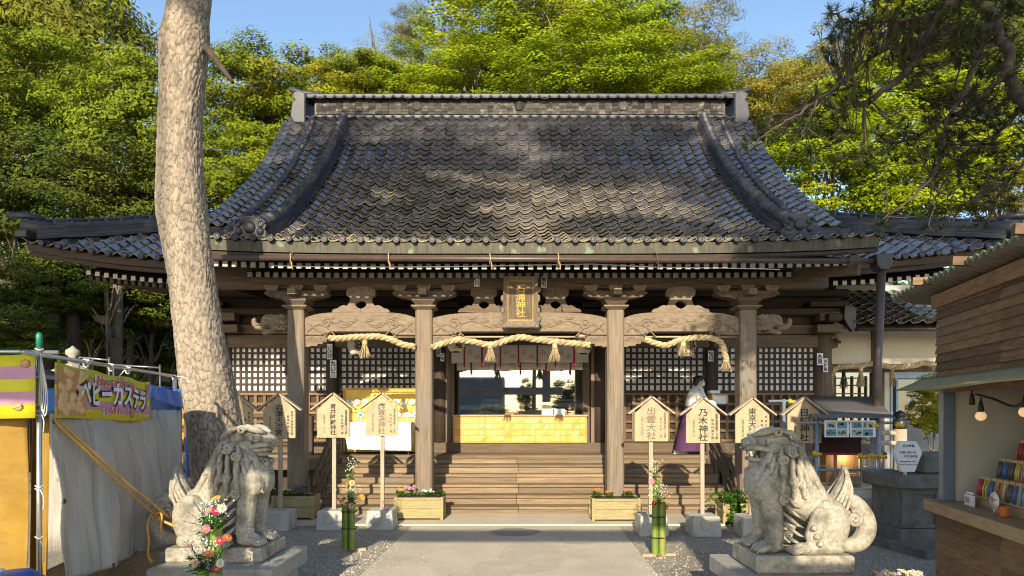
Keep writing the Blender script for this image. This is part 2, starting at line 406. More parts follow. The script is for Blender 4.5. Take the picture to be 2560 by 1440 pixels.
def smoothpath(pts, k=4):
    pts = [Vector(p) for p in pts]; out = []
    for i in range(len(pts) - 1):
        p0 = pts[max(i - 1, 0)]; p1 = pts[i]; p2 = pts[i + 1]; p3 = pts[min(i + 2, len(pts) - 1)]
        for j in range(k):
            t = j / k
            out.append(.5 * ((2 * p1) + (p2 - p0) * t + (2 * p0 - 5 * p1 + 4 * p2 - p3) * t * t + (3 * p1 - p0 - 3 * p2 + p3) * t ** 3))
    out.append(pts[-1]); return out
# ---------------------------------------------------------------- ground
def struct(o): o['kind'] = 'structure'; return o
b = MB()
def gnd(x, y):
    h = max(0, y - 24); return -.012 + .30 * h * min(1, h / 10) * .9 if y > 24 else 0.
ys = [-120, -60, -30, -10, 0, 4, 8, 12, 16, 20, 24, 27, 30, 34, 38, 44, 50, 60, 80, 120]; xs = [-120, -60, -40, -30, -20, -10, 0, 10, 20, 30, 40, 60, 120]
b.add([(x, y, gnd(x, y)) for x in xs for y in ys], [(i * len(ys) + j, (i + 1) * len(ys) + j, (i + 1) * len(ys) + j + 1, i * len(ys) + j + 1) for i in range(len(xs) - 1) for j in range(len(ys) - 1)], True)
o = b.build('ground', 'gravel'); struct(o)
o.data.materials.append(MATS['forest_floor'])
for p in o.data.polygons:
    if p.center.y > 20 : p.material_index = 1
# concrete path, apron in front of the stairs
b = MB(); pl = [(1031, 1315), (1548, 1315), (1646, 1440)]
def gp(px, py): d = 1.8 * F / (py - 1034); return X(px, d), d
a0 = gp(1031, 1315); a1 = gp(899, 1440); c0 = gp(1548, 1317); c1 = gp(1646, 1440)
def ext(a, b, d): t = (d - a[1]) / (b[1] - a[1]); return (a[0] + (b[0] - a[0]) * t, d)
n0 = ext(a0, a1, -8); n1 = ext(c0, c1, -8); f0 = ext(a0, a1, 10.02); f1 = ext(c0, c1, 10.02)
b.add([(*n0, .004), (*n1, .004), (*f1, .004), (*f0, .004)], [(0, 1, 2, 3)]); struct(b.build('path', 'path_concrete'))
b = MB(); b.box(-4.6, 5.3, 10.02, 12.9, -.05, .03); struct(b.build('stair_apron', 'path_concrete', bevel=.01))
random.seed(3)
def patch(name, pts, z, m_):
    b = MB(); b.add([(x, y, z) for x, y in pts], [list(range(len(pts)))]); struct(b.build(name, m_))
def blob(px, py, rx, ry, seed):
    random.seed(seed); out = []
    for i in range(28):
        a = 2 * math.pi * i / 28; k = 1 + .18 * mnoise.noise(Vector((math.cos(a) * 1.6, math.sin(a) * 1.6, seed)))
        out.append(gp(px + rx * k * math.cos(a), py - ry * k * math.sin(a)))
    return out
patch('mortar_patch', blob(1290, 1331, 58, 10, 2.3), .009, 'patched_mortar')
patch('worn_patch', blob(1325, 1395, 78, 44, 9.1), .008, 'patched_light')
patch('worn_patch', blob(1240, 1425, 60, 22, 5.7), .010, 'patched_light')
patch('worn_patch', blob(1450, 1352, 46, 9, 3.3), .008, 'patched_light')
b = MB(); random.seed(11)
for i in range(9000):
    px = random.choice([random.uniform(560, 1010), random.uniform(1560, 2420)]); py = 1300 + 150 * random.random() ** .8
    d = 1.8 * F / (py - 1034); x = X(px, d)
    tl = (d - a0[1]) / (a1[1] - a0[1]); xl = a0[0] + (a1[0] - a0[0]) * tl; xr_ = c0[0] + (c1[0] - c0[0]) * (d - c0[1]) / (c1[1] - c0[1])
    if d > 9.95 or xl - .02 < x < xr_ + .02: continue
    s = random.uniform(.008, .02)
    m_ = Matrix.Rotation(random.uniform(0, 6), 3, 'Z')
    vs = [Vector(v) for v in ((1, 0, 0), (-1, .1, 0), (.1, .8, 0), (-.1, -.8, 0), (.1, 0, .7))]
    b.add([Vector((x, d, -.002)) + m_ @ (v * s) for v in vs], [(0, 2, 4), (2, 1, 4), (1, 3, 4), (3, 0, 4)])
for i in range(900):                      # gravel kicked on to the edges of the path
    py = 1312 + 135 * random.random(); d = 1.8 * F / (py - 1034); tl = (d - a0[1]) / (a1[1] - a0[1])
    xl = a0[0] + (a1[0] - a0[0]) * tl; xr_ = c0[0] + (c1[0] - c0[0]) * (d - c0[1]) / (c1[1] - c0[1])
    x = (xl + abs(random.gauss(0, .10))) if random.random() < .5 else (xr_ - abs(random.gauss(0, .10)))
    if random.random() < .25: x = random.uniform(xl, xr_)
    s = random.uniform(.005, .013)
    b.add([Vector((x, d, .003)) + Vector(v) * s for v in ((1, 0, 0), (-1, .1, 0), (.1, .8, 0), (-.1, -.8, 0), (.1, 0, .6))], [(0, 2, 4), (2, 1, 4), (1, 3, 4), (3, 0, 4)])
o = b.build('loose_gravel', 'pebble'); o['kind'] = 'stuff'
b = MB()
for i in range(420):
    px = random.uniform(600, 2350); py = random.uniform(1312, 1450); d = 1.8 * F / (py - 1034); x = X(px, d); s = random.uniform(.008, .022)
    m_ = Matrix.Rotation(random.uniform(0, 6), 3, 'Z') @ Matrix.Rotation(random.uniform(-.3, .3), 3, 'X')
    b.add([Vector((x, d, .014)) + m_ @ Vector(v) * s for v in ((-1, 0, 0), (0, -.4, .15), (1, 0, .1), (0, .4, .1))], [(0, 1, 2, 3)])
o = b.build('fallen_leaves', 'tan'); o['kind'] = 'stuff'
# ---------------------------------------------------------------- shrine hall
hall = thing('shrine_hall', 'large weathered timber shrine hall with a sweeping dark tiled roof', 'shrine hall', (.2, 12.5, 0))
def dense(tab, step=.05):
    ds = [t[0] for t in tab]; zs = [t[1] for t in tab]; out = []
    pts = smoothpath([(0, a, b) for a, b in tab], 14)
    return [(p.y, p.z) for p in pts]
PK = dense([(9.75, 4.47), (10.4, 4.62), (11.04, 4.80), (12.17, 5.35), (13.3, 6.1), (14.3, 6.85), (15.27, 7.65), (16.2, 8.6), (17.25, 9.85)])
PM = dense([(11.35, 4.55), (12.0, 4.93), (12.84, 5.42), (13.93, 5.97), (15.0, 6.6)])
XL, XR = -8.85, 9.2
def arc(tab):
    s = [0.]
    for a, b in zip(tab, tab[1:]): s.append(s[-1] + math.hypot(b[0] - a[0], b[1] - a[1]))
    return s
AK, AM = arc(PK), arc(PM)
def at_s(tab, A, s):
    for i in range(len(A) - 1):
        if s <= A[i + 1] or i == len(A) - 2:
            u = (s - A[i]) / (A[i + 1] - A[i]); a, b = tab[i], tab[i + 1]
            n = Vector((0, -(b[1] - a[1]), b[0] - a[0])).normalized()
            return lerp(a[0], b[0], u), lerp(a[1], b[1], u), n
def liftK(x, d): return .10 * (abs(x - .15) / 5.5) ** 4 * max(0, min(1, (12.4 - d) / 2.4))
def liftM(x, d): return .36 * max(0, (abs(x - .17) - 5.4) / 3.6) ** 2 * max(0, min(1, (14.2 - d) / 2.4))
def zK(x, d): return interp(PK, d) + liftK(x, d)
def zM(x, d): return interp(PM, d) + liftM(x, d)
tiles = MB(); edges = MB()
TW = .28
def field(tab, A, x0, x1, keep, lift, L=.27):
    n = max(1, round((x1 - x0) / TW)); w_ = (x1 - x0) / n
    k = 0
    while (k + .5) * L < A[-1]:
        d0, z0, n0 = at_s(tab, A, k * L - .0); d1, z1, n1 = at_s(tab, A, min((k + 1) * L + .03, A[-1]))
        for c in range(n):
            xm = x0 + (c + .5) * w_
            if not keep(xm, d0): continue
            r = random.random(); jx = random.gauss(0, .004); jz = random.gauss(0, .004); tw = random.gauss(0, .006)
            vs = []; ev = []
            for j in range(8):
                u = j / 7; x = x0 + (c + u) * w_ + jx
                h = .033 * math.cos(2 * math.pi * (u + .04)) + .010 * math.cos(4 * math.pi * u) + tw * (u - .5)
                f = Vector((x, d0, z0 + lift(x, d0))) + n0 * (.046 + h + jz)
                b = Vector((x, d1, z1 + lift(x, d1))) + n1 * (.008 + h)
                vs += [b, f]; ev += [f + Vector((0, -.0015, .001)), f - n0 * .022 + Vector((0, -.0015, 0))]
            fs = [(2 * j, 2 * j + 1, 2 * j + 3, 2 * j + 2) for j in range(7)]
            tiles.add(vs, fs, True, r); edges.add(ev, fs, True, r)
        k += 1
field(PK, AK, -6.25, 6.55, lambda x, d: d > 12.3 or -5.42 < x < 5.72, liftK)
field(PM, AM, XL, -5.42, lambda x, d: d < 11.45 + (x - XL) and d < 13.9, liftM)
field(PM, AM, 5.72, XR, lambda x, d: d < 11.45 + (XR - x) and d < 13.9, liftM)
roof = tiles.build('roof', 'tile_glaze', hall)
edges.build('tile_edge', 'tile_edge', roof)
# boards under the tiles
und = MB()
def sheet(fn, us, vs_, th):
    nu, nv = len(us) - 1, len(vs_) - 1
    top = [fn(u, v) for u in us for v in vs_]; bot = [p - Vector((0, 0, th)) for p in top]
    N = len(top); q = lambda i, j: i * (nv + 1) + j
    fs = [(q(i, j), q(i + 1, j), q(i + 1, j + 1), q(i, j + 1)) for i in range(nu) for j in range(nv)]
    fs += [(N + q(i, j), N + q(i, j + 1), N + q(i + 1, j + 1), N + q(i + 1, j)) for i in range(nu) for j in range(nv)]
    for i in range(nu): fs += [(q(i, 0), N + q(i, 0), N + q(i + 1, 0), q(i + 1, 0)), (q(i, nv), q(i + 1, nv), N + q(i + 1, nv), N + q(i, nv))]
    for j in range(nv): fs += [(q(0, j), q(0, j + 1), N + q(0, j + 1), N + q(0, j)), (q(nu, j), N + q(nu, j), N + q(nu, j + 1), q(nu, j + 1))]
    und.add(top + bot, fs)
rng = lambda a, b, n: [a + (b - a) * i / n for i in range(n + 1)]
sheet(lambda x, d: Vector((x, d, zK(x, d) - .035)), rng(-5.4, 5.7, 22), rng(9.82, 12.4, 8), .10)
sheet(lambda x, d: Vector((x, d, zK(x, d) - .035)), rng(-6.22, 6.52, 12), rng(12.35, 17.25, 16), .12)
sheet(lambda u, d: Vector((XL + (d - 11.4) + (-5.3 - XL - (d - 11.4)) * u, d, zM(XL + (d - 11.4) + (-5.3 - XL - (d - 11.4)) * u, d) - .035)), rng(0, 1, 12), rng(11.42, 13.9, 8), .10)
sheet(lambda u, d: Vector((XR - (d - 11.4) + (5.6 - XR + (d - 11.4)) * u, d, zM(XR - (d - 11.4) + (5.6 - XR + (d - 11.4)) * u, d) - .035)), rng(0, 1, 12), rng(11.42, 13.9, 8), .10)
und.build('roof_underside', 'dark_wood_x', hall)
# side slopes and back slope
bk = MB()
for sx, xo, xi in ((-1, XL, -6.2), (1, XR, 6.5)):
    n = 8
    for i in range(n):
        t0, t1 = i / n, (i + 1) / n
        P = lambda t, dd: Vector((lerp(xo, xi, t), dd, zM(xo, 11.4) * (1 - t) + 6.0 * t - .25 * math.sin(math.pi * t)))
        bk.quad(P(t0, 11.4 + 2.6 * t0), P(t0, 23.6 - 2.6 * t0), P(t1, 23.6 - 2.6 * t1), P(t1, 11.4 + 2.6 * t1))
for i in range(12):
    a, b = 17.25 + i * .53, 17.25 + (i + 1) * .53
    f = lambda d: interp(PK, max(11.2, 34.6 - d))
    bk.quad((-6.2, a, f(a)), (6.5, a, f(a)), (6.5, b, f(b)), (-6.2, b, f(b)))
bk.build('rear_slope', 'tile_glaze', roof)
gb = MB()
for x in (-5.6, 5.9):
    gb.prism([(0, 0), (1, 0), (1, 1), (0, 1)], 0, .01) if False else None
    gb.add([(x, 13.2, 5.2), (x, 21.4, 5.2), (x, 17.3, 9.7), (x + .1, 13.2, 5.2), (x + .1, 21.4, 5.2), (x + .1, 17.3, 9.7)], [(0, 1, 2), (5, 4, 3), (0, 3, 4, 1), (1, 4, 5, 2), (2, 5, 3, 0)])
gb.build_each('gable_wall', 'dark_wood_z', hall)
# ridges
def ridge_run(name, path, w0, layers, lh, rad, ring=.26, parent=hall, m='ridge_tile'):
    b = MB(); path = [Vector(p) for p in path]
    for k in range(layers):
        ww = w0 - .025 * k - (.02 if k % 2 else 0)
        for a, c in zip(path, path[1:]):
            off = Vector((0, 0, (k + .5) * lh))
            e = (c - a).normalized() * .012
            b.beam(a + off - e, c + off + e, ww + random.uniform(-.012, .012), lh * .86)
    H = Vector((0, 0, layers * lh))
    top = [p + H for p in path]
    L = sum((c - a).length for a, c in zip(top, top[1:])); n = max(2, int(L / ring)); acc = []
    pts = []
    for i in range(n + 1):
        s = L * i / n; t = 0
        for a, c in zip(top, top[1:]):
            l = (c - a).length
            if t + l >= s - 1e-6: pts.append(a.lerp(c, (s - t) / l)); break
            t += l
    for a, c in zip(pts, pts[1:]):
        j = Vector((random.gauss(0, .006), 0, random.gauss(0, .005)))
        dv = (c - a)
        b.tube([a + j - dv * .06, a + j + dv * .1, a + dv * .12, c + j], [rad * 1.28, rad * 1.26, rad * .98, rad * .92], 10)
    return b.build(name, m, parent)
def kpath(x, d0, d1, n=14, up=.03): return [(x, d, zK(x, d) + up) for d in rng(d0, d1, n)]
ridge_run('descending_ridge', kpath(-4.6, 17.05, 11.15), .34, 5, .052, .10)
ridge_run('descending_ridge', kpath(5.22, 17.05, 11.55), .34, 5, .052, .10)
ridge_run('gable_edge_roll', kpath(-5.45, 17.1, 12.0, 14, .06), .16, 0, 0, .078)
ridge_run('gable_edge_roll', kpath(5.75, 17.1, 11.7, 14, .06), .16, 0, 0, .078)
ridge_run('porch_edge_roll', [(x, d, zK(x, d) + .08) for x, d in ((5.0, 11.4), (5.3, 10.9), (5.5, 10.3), (5.6, 9.78))], .1, 0, 0, .075)
ridge_run('porch_edge_roll', [(x, d, zK(x, d) + .09) for x, d in ((5.45, 11.3), (5.62, 10.8), (5.75, 10.2), (5.8, 9.8))], .1, 0, 0, .075)
ridge_run('porch_edge_roll', [(x, d, zK(x, d) + .08) for x, d in ((-4.9, 11.4), (-5.1, 10.9), (-5.25, 10.3), (-5.35, 9.78))], .1, 0, 0, .075)
hl = [(XL + .1 + (d - 11.4) * .98, d, zM(XL + (d - 11.4), d) + .0) for d in rng(11.45, 13.9, 8)]
hr = [(XR - .1 - (d - 11.4) * .98, d, zM(XR - (d - 11.4), d) + .0) for d in rng(11.45, 13.9, 8)]
for h_ in (hl, hr):
    ridge_run('hip_ridge', h_, .36, 6, .05, .085)
    b = MB(); p = Vector(h_[0]); sx = -1 if h_ is hl else 1
    b.tube([p + Vector((-sx * .25, .25, .26)), p + Vector((sx * .0, 0, .24)), p + Vector((sx * .2, -.06, .22))], [.13, .15, .14], 12)
    b.tube([p + Vector((-sx * .1, .1, .42)), p + Vector((sx * .12, -.06, .44)), p + Vector((sx * .28, -.12, .42)), p + Vector((sx * .42, -.16, .42))], [.05, .065, .06, .045], 10)
    b.box(*sorted((p.x + sx * .0, p.x + sx * .2)), p.y - .25, p.y + .1, p.z + .02, p.z + .12)
    b.build('demon_tile', 'ridge_tile', hall)
def oni(x, d, s=1.):
    z = zK(x, d); b = MB()
    out = [(-.30, 0), (-.34, .12), (-.26, .2), (-.30, .30), (-.18, .38), (-.08, .44), (.08, .44), (.18, .38), (.30, .30), (.26, .2), (.34, .12), (.30, 0), (.12, 0), (.07, .06), (-.07, .06), (-.12, 0)]
    b.prism([(x + a * s, z + c * s) for a, c in out], d - .06, d + .1)
    b.ball((x, d - .07, z + .24 * s), (.11 * s, .06, .11 * s))
    for q in (-1, 1):
        b.ball((x + q * .19 * s, d - .06, z + .17 * s), (.07 * s, .05, .07 * s))
        b.tube(spiral(x + q * .2 * s, z + .3 * s, .08 * s, .02, 1.2, 0, d - .07, 14), .02, 6)
    b.build('demon_tile', 'ridge_tile', hall)
oni(-4.6, 11.02); oni(5.22, 11.42)
# main ridge
x0, x1, yr = -5.68, 6.12, 17.35
mr = thing('main_ridge', '', ''); del mr['label']; del mr['category']; mr.parent = hall; mr.location = Vector((.2, 17.4, 9.9)) - Vector(hall.location)
b = MB(); zb = 9.96
nb = 62; wv = (x1 - x0 - .5) / nb
for i in range(nb):                       # decorated face made of small set tiles
    for k in range(5):
        xx = x0 + .25 + i * wv
        b.box(xx + .004, xx + wv - .004, yr + random.uniform(-.008, .008), yr + .2, zb + .15 + k * .075, zb + .15 + k * .075 + .07)
b.build('ridge_face', 'ridge_face', mr)
b = MB()
b.box(x0 + .2, x1 - .2, yr + .03, yr + .42, zb - .25, zb + .68)
for z_, ww, dy in ((zb + .02, .10, -.16), (zb + .56, .09, -.16)):
    n = 44; sw = (x1 - x0) / n
    for i in range(n):
        xa = x0 + i * sw; vs = []
        jz = random.gauss(0, .006)
        for j in range(7):
            u = j / 6; h = .03 * math.cos(2 * math.pi * u)
            vs += [(xa + u * sw, yr + dy, z_ + h + jz), (xa + u * sw, yr + .1, z_ + .06 + h), (xa + u * sw, yr + dy, z_ - .035 + h * .4 + jz)]
        b.add(vs, [(3 * j, 3 * j + 3, 3 * j + 4, 3 * j + 1) for j in range(6)] + [(3 * j + 2, 3 * j + 5, 3 * j + 3, 3 * j) for j in range(6)], True)
        b.cyl((xa, yr + dy - .02, z_), (xa, yr + .05, z_ + .04), .035, n=8)
for k in range(3): b.box(x0, x1, yr - .06 + .03 * k, yr + .5, zb + .60 + .035 * k, zb + .63 + .035 * k)
b.build('ridge_courses', 'ridge_tile', mr)
b = MB(); n = 44
for i in range(n):
    xa = x0 + (x1 - x0) * i / n
    b.tube([(xa, yr + .2, zb + .74 + random.gauss(0, .004)), (xa + .3, yr + .2, zb + .74)], [.085, .075], 8)
b.build('ridge_cap', 'ridge_tile', mr)
for xx in (-2.64, .2, 3.09):
    b = MB(); b.lathe((xx, yr - .01, zb + .36), [(0.001, .03), (.13, .03), (.13, -.02), (.105, -.035), (.095, -.02), (.03, -.03), (.001, -.03)], 18, ax='y')
    b.build('ridge_crest', 'pale_concrete' if False else 'ridge_face', mr)
for sx, xe in ((-1, x0), (1, x1)):
    b = MB(); ou = [(0, -.2), (.0, .62), (.12, .70), (.34, .66), (.36, .50), (.30, .44), (.38, .36), (.42, .02), (.34, -.2)]
    b.prism([(xe + sx * (a - .02), zb + c) for a, c in ou], yr - .22, yr + .55)
    b.tube([(xe - sx * .3, yr + .2, zb + .78), (xe + sx * .2, yr + .15, zb + .80), (xe + sx * .55, yr + .1, zb + .90)], [.09, .085, .06], 10)
    b.build('ridge_end_tile', 'ridge_tile', mr, bevel=.03)
# ---- porch eave: round end tiles, copper fascia, gutter
ed = MB(); ed.lathe((0, 0, 0), [(.001, -.05), (.052, -.05), (.055, -.06), (.055, .0), (.045, .006), (.04, -.006), (.02, .004), (.001, .004)], 14, ax='y')
ed0 = None
n = round(11.14 / TW)
for i in range(n + 1):
    xx = -5.42 + i * 11.14 / n
    p = Vector((xx, 9.70, zK(xx, 9.75) + .03))
    if ed0 is None:
        ed0 = ed.build('eave_disc', 'ridge_tile', None, origin=(0, 0, 0)); ed0.parent = roof; ed0.location = p - Vector(hall.location); ed0.rotation_euler = (0, 0, math.pi)
    else: copy_part(ed0, roof, p - Vector(hall.location))
for sx in (-1, 1):
    for i in range(11):
        xx = (-5.5 - i * .30) if sx < 0 else (5.9 + i * .30)
        copy_part(ed0, roof, Vector((xx, 11.28, zM(xx, 11.35) + .03)) - Vector(hall.location))
b = MB(); us = rng(-5.42, 5.74, 40)
for a, c in zip(us, us[1:]):
    za, zc = zK(a, 9.75), zK(c, 9.75)
    b.add([(a, 9.77, za + .0), (c, 9.77, zc + .0), (c, 9.79, zc - .165), (a, 9.79, za - .165), (a, 9.9, za - .165), (c, 9.9, zc - .165)], [(3, 2, 1, 0), (4, 5, 2, 3)])
b.build('copper_fascia', 'copper', hall)
b = MB(); us = rng(-5.42, 5.74, 40)
for a, c in zip(us, us[1:]):
    b.beam((a, 9.84, zK(a, 9.75) - .21), (c, 9.84, zK(c, 9.75) - .21), .08, .05)
b.build('eave_board', 'dark_wood_x', hall)
for (xs, sx) in ((rng(XL + .05, -5.45, 14), -1), (rng(5.75, XR - .05, 14), 1)):
    b = MB()
    for a, c in zip(xs, xs[1:]):
        b.beam((a, 11.43, zM(a, 11.35) - .07), (c, 11.43, zM(c, 11.35) - .07), .07, .12)
        b.beam((a, 11.50, zM(a, 11.35) - .17), (c, 11.50, zM(c, 11.35) - .17), .09, .07)
    b.build('side_fascia', 'dark_wood_x', hall)
b = MB(); gz = Z(648, 9.7)
b.tube([(-5.3, 9.7, gz + .03), (5.72, 9.7, gz - .03)], .046, 12)
gt = b.build('gutter', 'gutter_brown', hall)
for px in (728, 972, 1225, 1395, 1640, 2120):
    q = MB(); xx = X(px, 9.7)
    q.tube([(xx, 9.78, gz + .12), (xx, 9.66, gz + .07), (xx + .01, 9.64, gz), (xx, 9.66, gz - .06), (xx, 9.75, gz - .1)], .009, 6)
    q.tube([(xx + .02, 9.66, gz - .05), (xx + .03, 9.64, gz - .12), (xx + .04, 9.66, gz - .17), (xx + .02, 9.72, gz - .15)], .009, 6)
    q.build('gutter_bracket', 'tan' if px < 1600 else 'gutter_brown', gt)
b = MB()
b.tube([Vector(W(680, 664, 9.85)), W(850, 668, 9.85), W(1100, 667, 9.85), W(1480, 660, 9.85), W(1640, 668, 9.85), W(1900, 672, 9.85), W(1950, 674, 9.85)], .008, 6)
b.build('cable', 'string_white', hall)
b = MB(); xx = X(2203, 9.7)
b.prism([(xx - .13, gz + .06), (xx + .13, gz + .06), (xx + .11, gz - .12), (xx + .06, gz - .18), (xx - .06, gz - .18), (xx - .11, gz - .12)], 9.6, 9.82)
hp = b.build('rain_hopper', 'dark_metal', hall, bevel=.01)
b = MB(); b.tube([(X(2204, 9.7), 9.7, gz - .15), (X(2193, 9.7), 9.7, Z(925, 9.7)), (X(2192, 9.7), 9.71, .05)], .062, 12)
b.build('downpipe', 'gutter_brown', hall)
# ---- rafters, each a piece of its own with a white painted end
def rafter(name, xx, d0, z0, d1, z1, w_=.085, h_=.10, proto=[None]):
    b = MB(); b.beam((0, 0, 0), (0, d1 - d0, z1 - z0), w_, h_)
    o = b.build(name, 'dark_wood_y', None, origin=(0, 0, 0)); o.parent = hall; o.location = Vector((xx, d0, z0)) - Vector(hall.location)
    e = MB(); e.obox((0, -.004, 0), (w_ * .98, .012, h_ * .98)); e.build('white_end', 'white_paint', None, origin=(0, 0, 0)).parent = o
    return o
def rafters(name, xs, d0, zf, d1, rise):
    p = rafter(name, xs[0], d0, zf(xs[0]), d1, zf(xs[0]) + rise)
    for xx in xs[1:]:
        c = copy_part(p, hall, Vector((xx, d0, zf(xx))) - Vector(hall.location))
        for g in p.children: copy_part(g, c)
rafters('flying_rafter', rng(-5.2, 5.5, 72), 10.05, lambda x: Z(666, 10.05) + liftK(x, 9.8) * .8, 12.2, .62)
rafters('base_rafter', rng(-4.95, 5.2, 68), 10.75, lambda x: Z(688, 10.75) + liftK(x, 10) * .4, 13.4, .85)
rafters('side_rafter', rng(XL + .9, -5.6, 14), 11.75, lambda x: zM(x, 11.35) - .30, 13.5, .6)
rafters('side_rafter', rng(5.9, XR - .9, 14), 11.75, lambda x: zM(x, 11.35) - .30, 13.5, .6)
b = MB(); b.beam((-5.25, 12.2, 4.55), (5.5, 12.2, 4.55), .1, .16); b.beam((-5.2, 10.98, 4.12), (5.5, 10.98, 4.12), .22, .26)
b.build_each('purlin', 'old_wood_x', hall)
b = MB()
for xx in rng(XL + .9, -5.3, 20): b.beam((xx, 11.8, zM(xx, 11.4) - .42), (xx, 15.5, zM(xx, 11.4) - .1), .07, .08)
b.build('hidden_rafter', 'dark_wood_y', hall)
# corner hip rafters of the porch
for sx, xe in ((-1, -5.0), (1, 5.3)):
    b = MB(); pts = [(0, 0), (.5, .18), (.5, .40), (0, .22), (-.1, .14)]
    b.beam((xe + sx * .25, 10.0, Z(672, 10)), (xe - sx * .9, 11.4, Z(672, 10) + .2), .14, .2)
    b.build('corner_rafter', 'old_wood_y', hall)
# ---- porch pillars, carved beams, brackets
PX = [-3.725, -1.519, 1.787, 4.069]; PD0, PD1 = 10.75, 11.05; ZT = 3.60
for i, xx in enumerate(PX):
    b = MB(); b.box(xx - .145, xx + .145, PD0, PD1, .10, ZT); p = b.build('porch_pillar', 'pillar_wood_z', hall, bevel=.028)
    b = MB(); b.box(xx - .24, xx + .24, PD0 - .1, PD1 + .1, 0.0, .11); b.build('stone_foot', 'cast_concrete', p, bevel=.02)
    b = MB()
    b.add([(xx + sx * w_, (PD0 + PD1) / 2 + sy * (w_), z) for w_, z in ((.15, ZT), (.21, ZT + .035), (.21, ZT + .06)) for sx, sy in ((-1, -1), (1, -1), (1, 1), (-1, 1))],
          [(0, 1, 5, 4), (1, 2, 6, 5), (2, 3, 7, 6), (3, 0, 4, 7), (4, 5, 9, 8), (5, 6, 10, 9), (6, 7, 11, 10), (7, 4, 8, 11), (8, 9, 10, 11), (3, 2, 1, 0)])
    b.build('pillar_cap', 'carved_wood', p)
def arm(w_, h_):
    o = [(-w_ * .5, h_ * .55), (-w_ * .5 - .03, h_ * .8), (-w_ * .46, h_), (w_ * .46, h_), (w_ * .5 + .03, h_ * .8), (w_ * .5, h_ * .55), (w_ * .40, h_ * .30), (w_ * .30, h_ * .22), (w_ * .2, 0), (-w_ * .2, 0), (-w_ * .3, h_ * .22), (-w_ * .4, h_ * .3)]
    return o
for xx in PX:
    g = bpy.data.objects.new('bracket_set', None); col.objects.link(g); g.parent = hall; g.location = Vector((xx, 10.9, ZT + .06)) - Vector(hall.location)
    zc = ZT + .06
    b = MB()
    b.add([(xx + sx * w_, 10.9 + sy * w_, z) for w_, z in ((.13, zc), (.2, zc + .08), (.2, zc + .14)) for sx, sy in ((-1, -1), (1, -1), (1, 1), (-1, 1))],
          [(0, 1, 5, 4), (1, 2, 6, 5), (2, 3, 7, 6), (3, 0, 4, 7), (4, 5, 9, 8), (5, 6, 10, 9), (6, 7, 11, 10), (7, 4, 8, 11), (8, 9, 10, 11), (3, 2, 1, 0)])
    b.build('bearing_block', 'old_wood_x', g)
    b = MB(); b.prism([(xx + a, zc + .11 + c) for a, c in arm(1.05, .15)], 10.79, 11.01)
    for sx in (-1, 1): b.tube(spiral(xx + sx * .44, zc + .19, .06, .015, 1.3, 0, 10.785, 14, sx), .012, 6)
    b.build('bracket_arm', 'old_wood_x', g)
    b = MB()
    for sx in (-.42, 0, .42): b.prism([(xx + sx + a, zc + .26 + c) for a, c in ((-.08, 0), (.08, 0), (.12, .06), (.12, .10), (-.12, .10), (-.12, .06))], 10.78, 11.02)
    b.box(xx - .07, xx + .07, 10.55, 10.8, zc + .16, zc + .26)
    b.build_each('small_block', 'carved_wood', g)
    b = MB(); b.prism([(xx + a, zc + .36 + c) for a, c in arm(1.7, .14)], 10.82, 10.98); b.build('upper_arm', 'old_wood_x', g)
BAYS = [(PX[0], PX[1]), (PX[1], PX[2]), (PX[2], PX[3])]
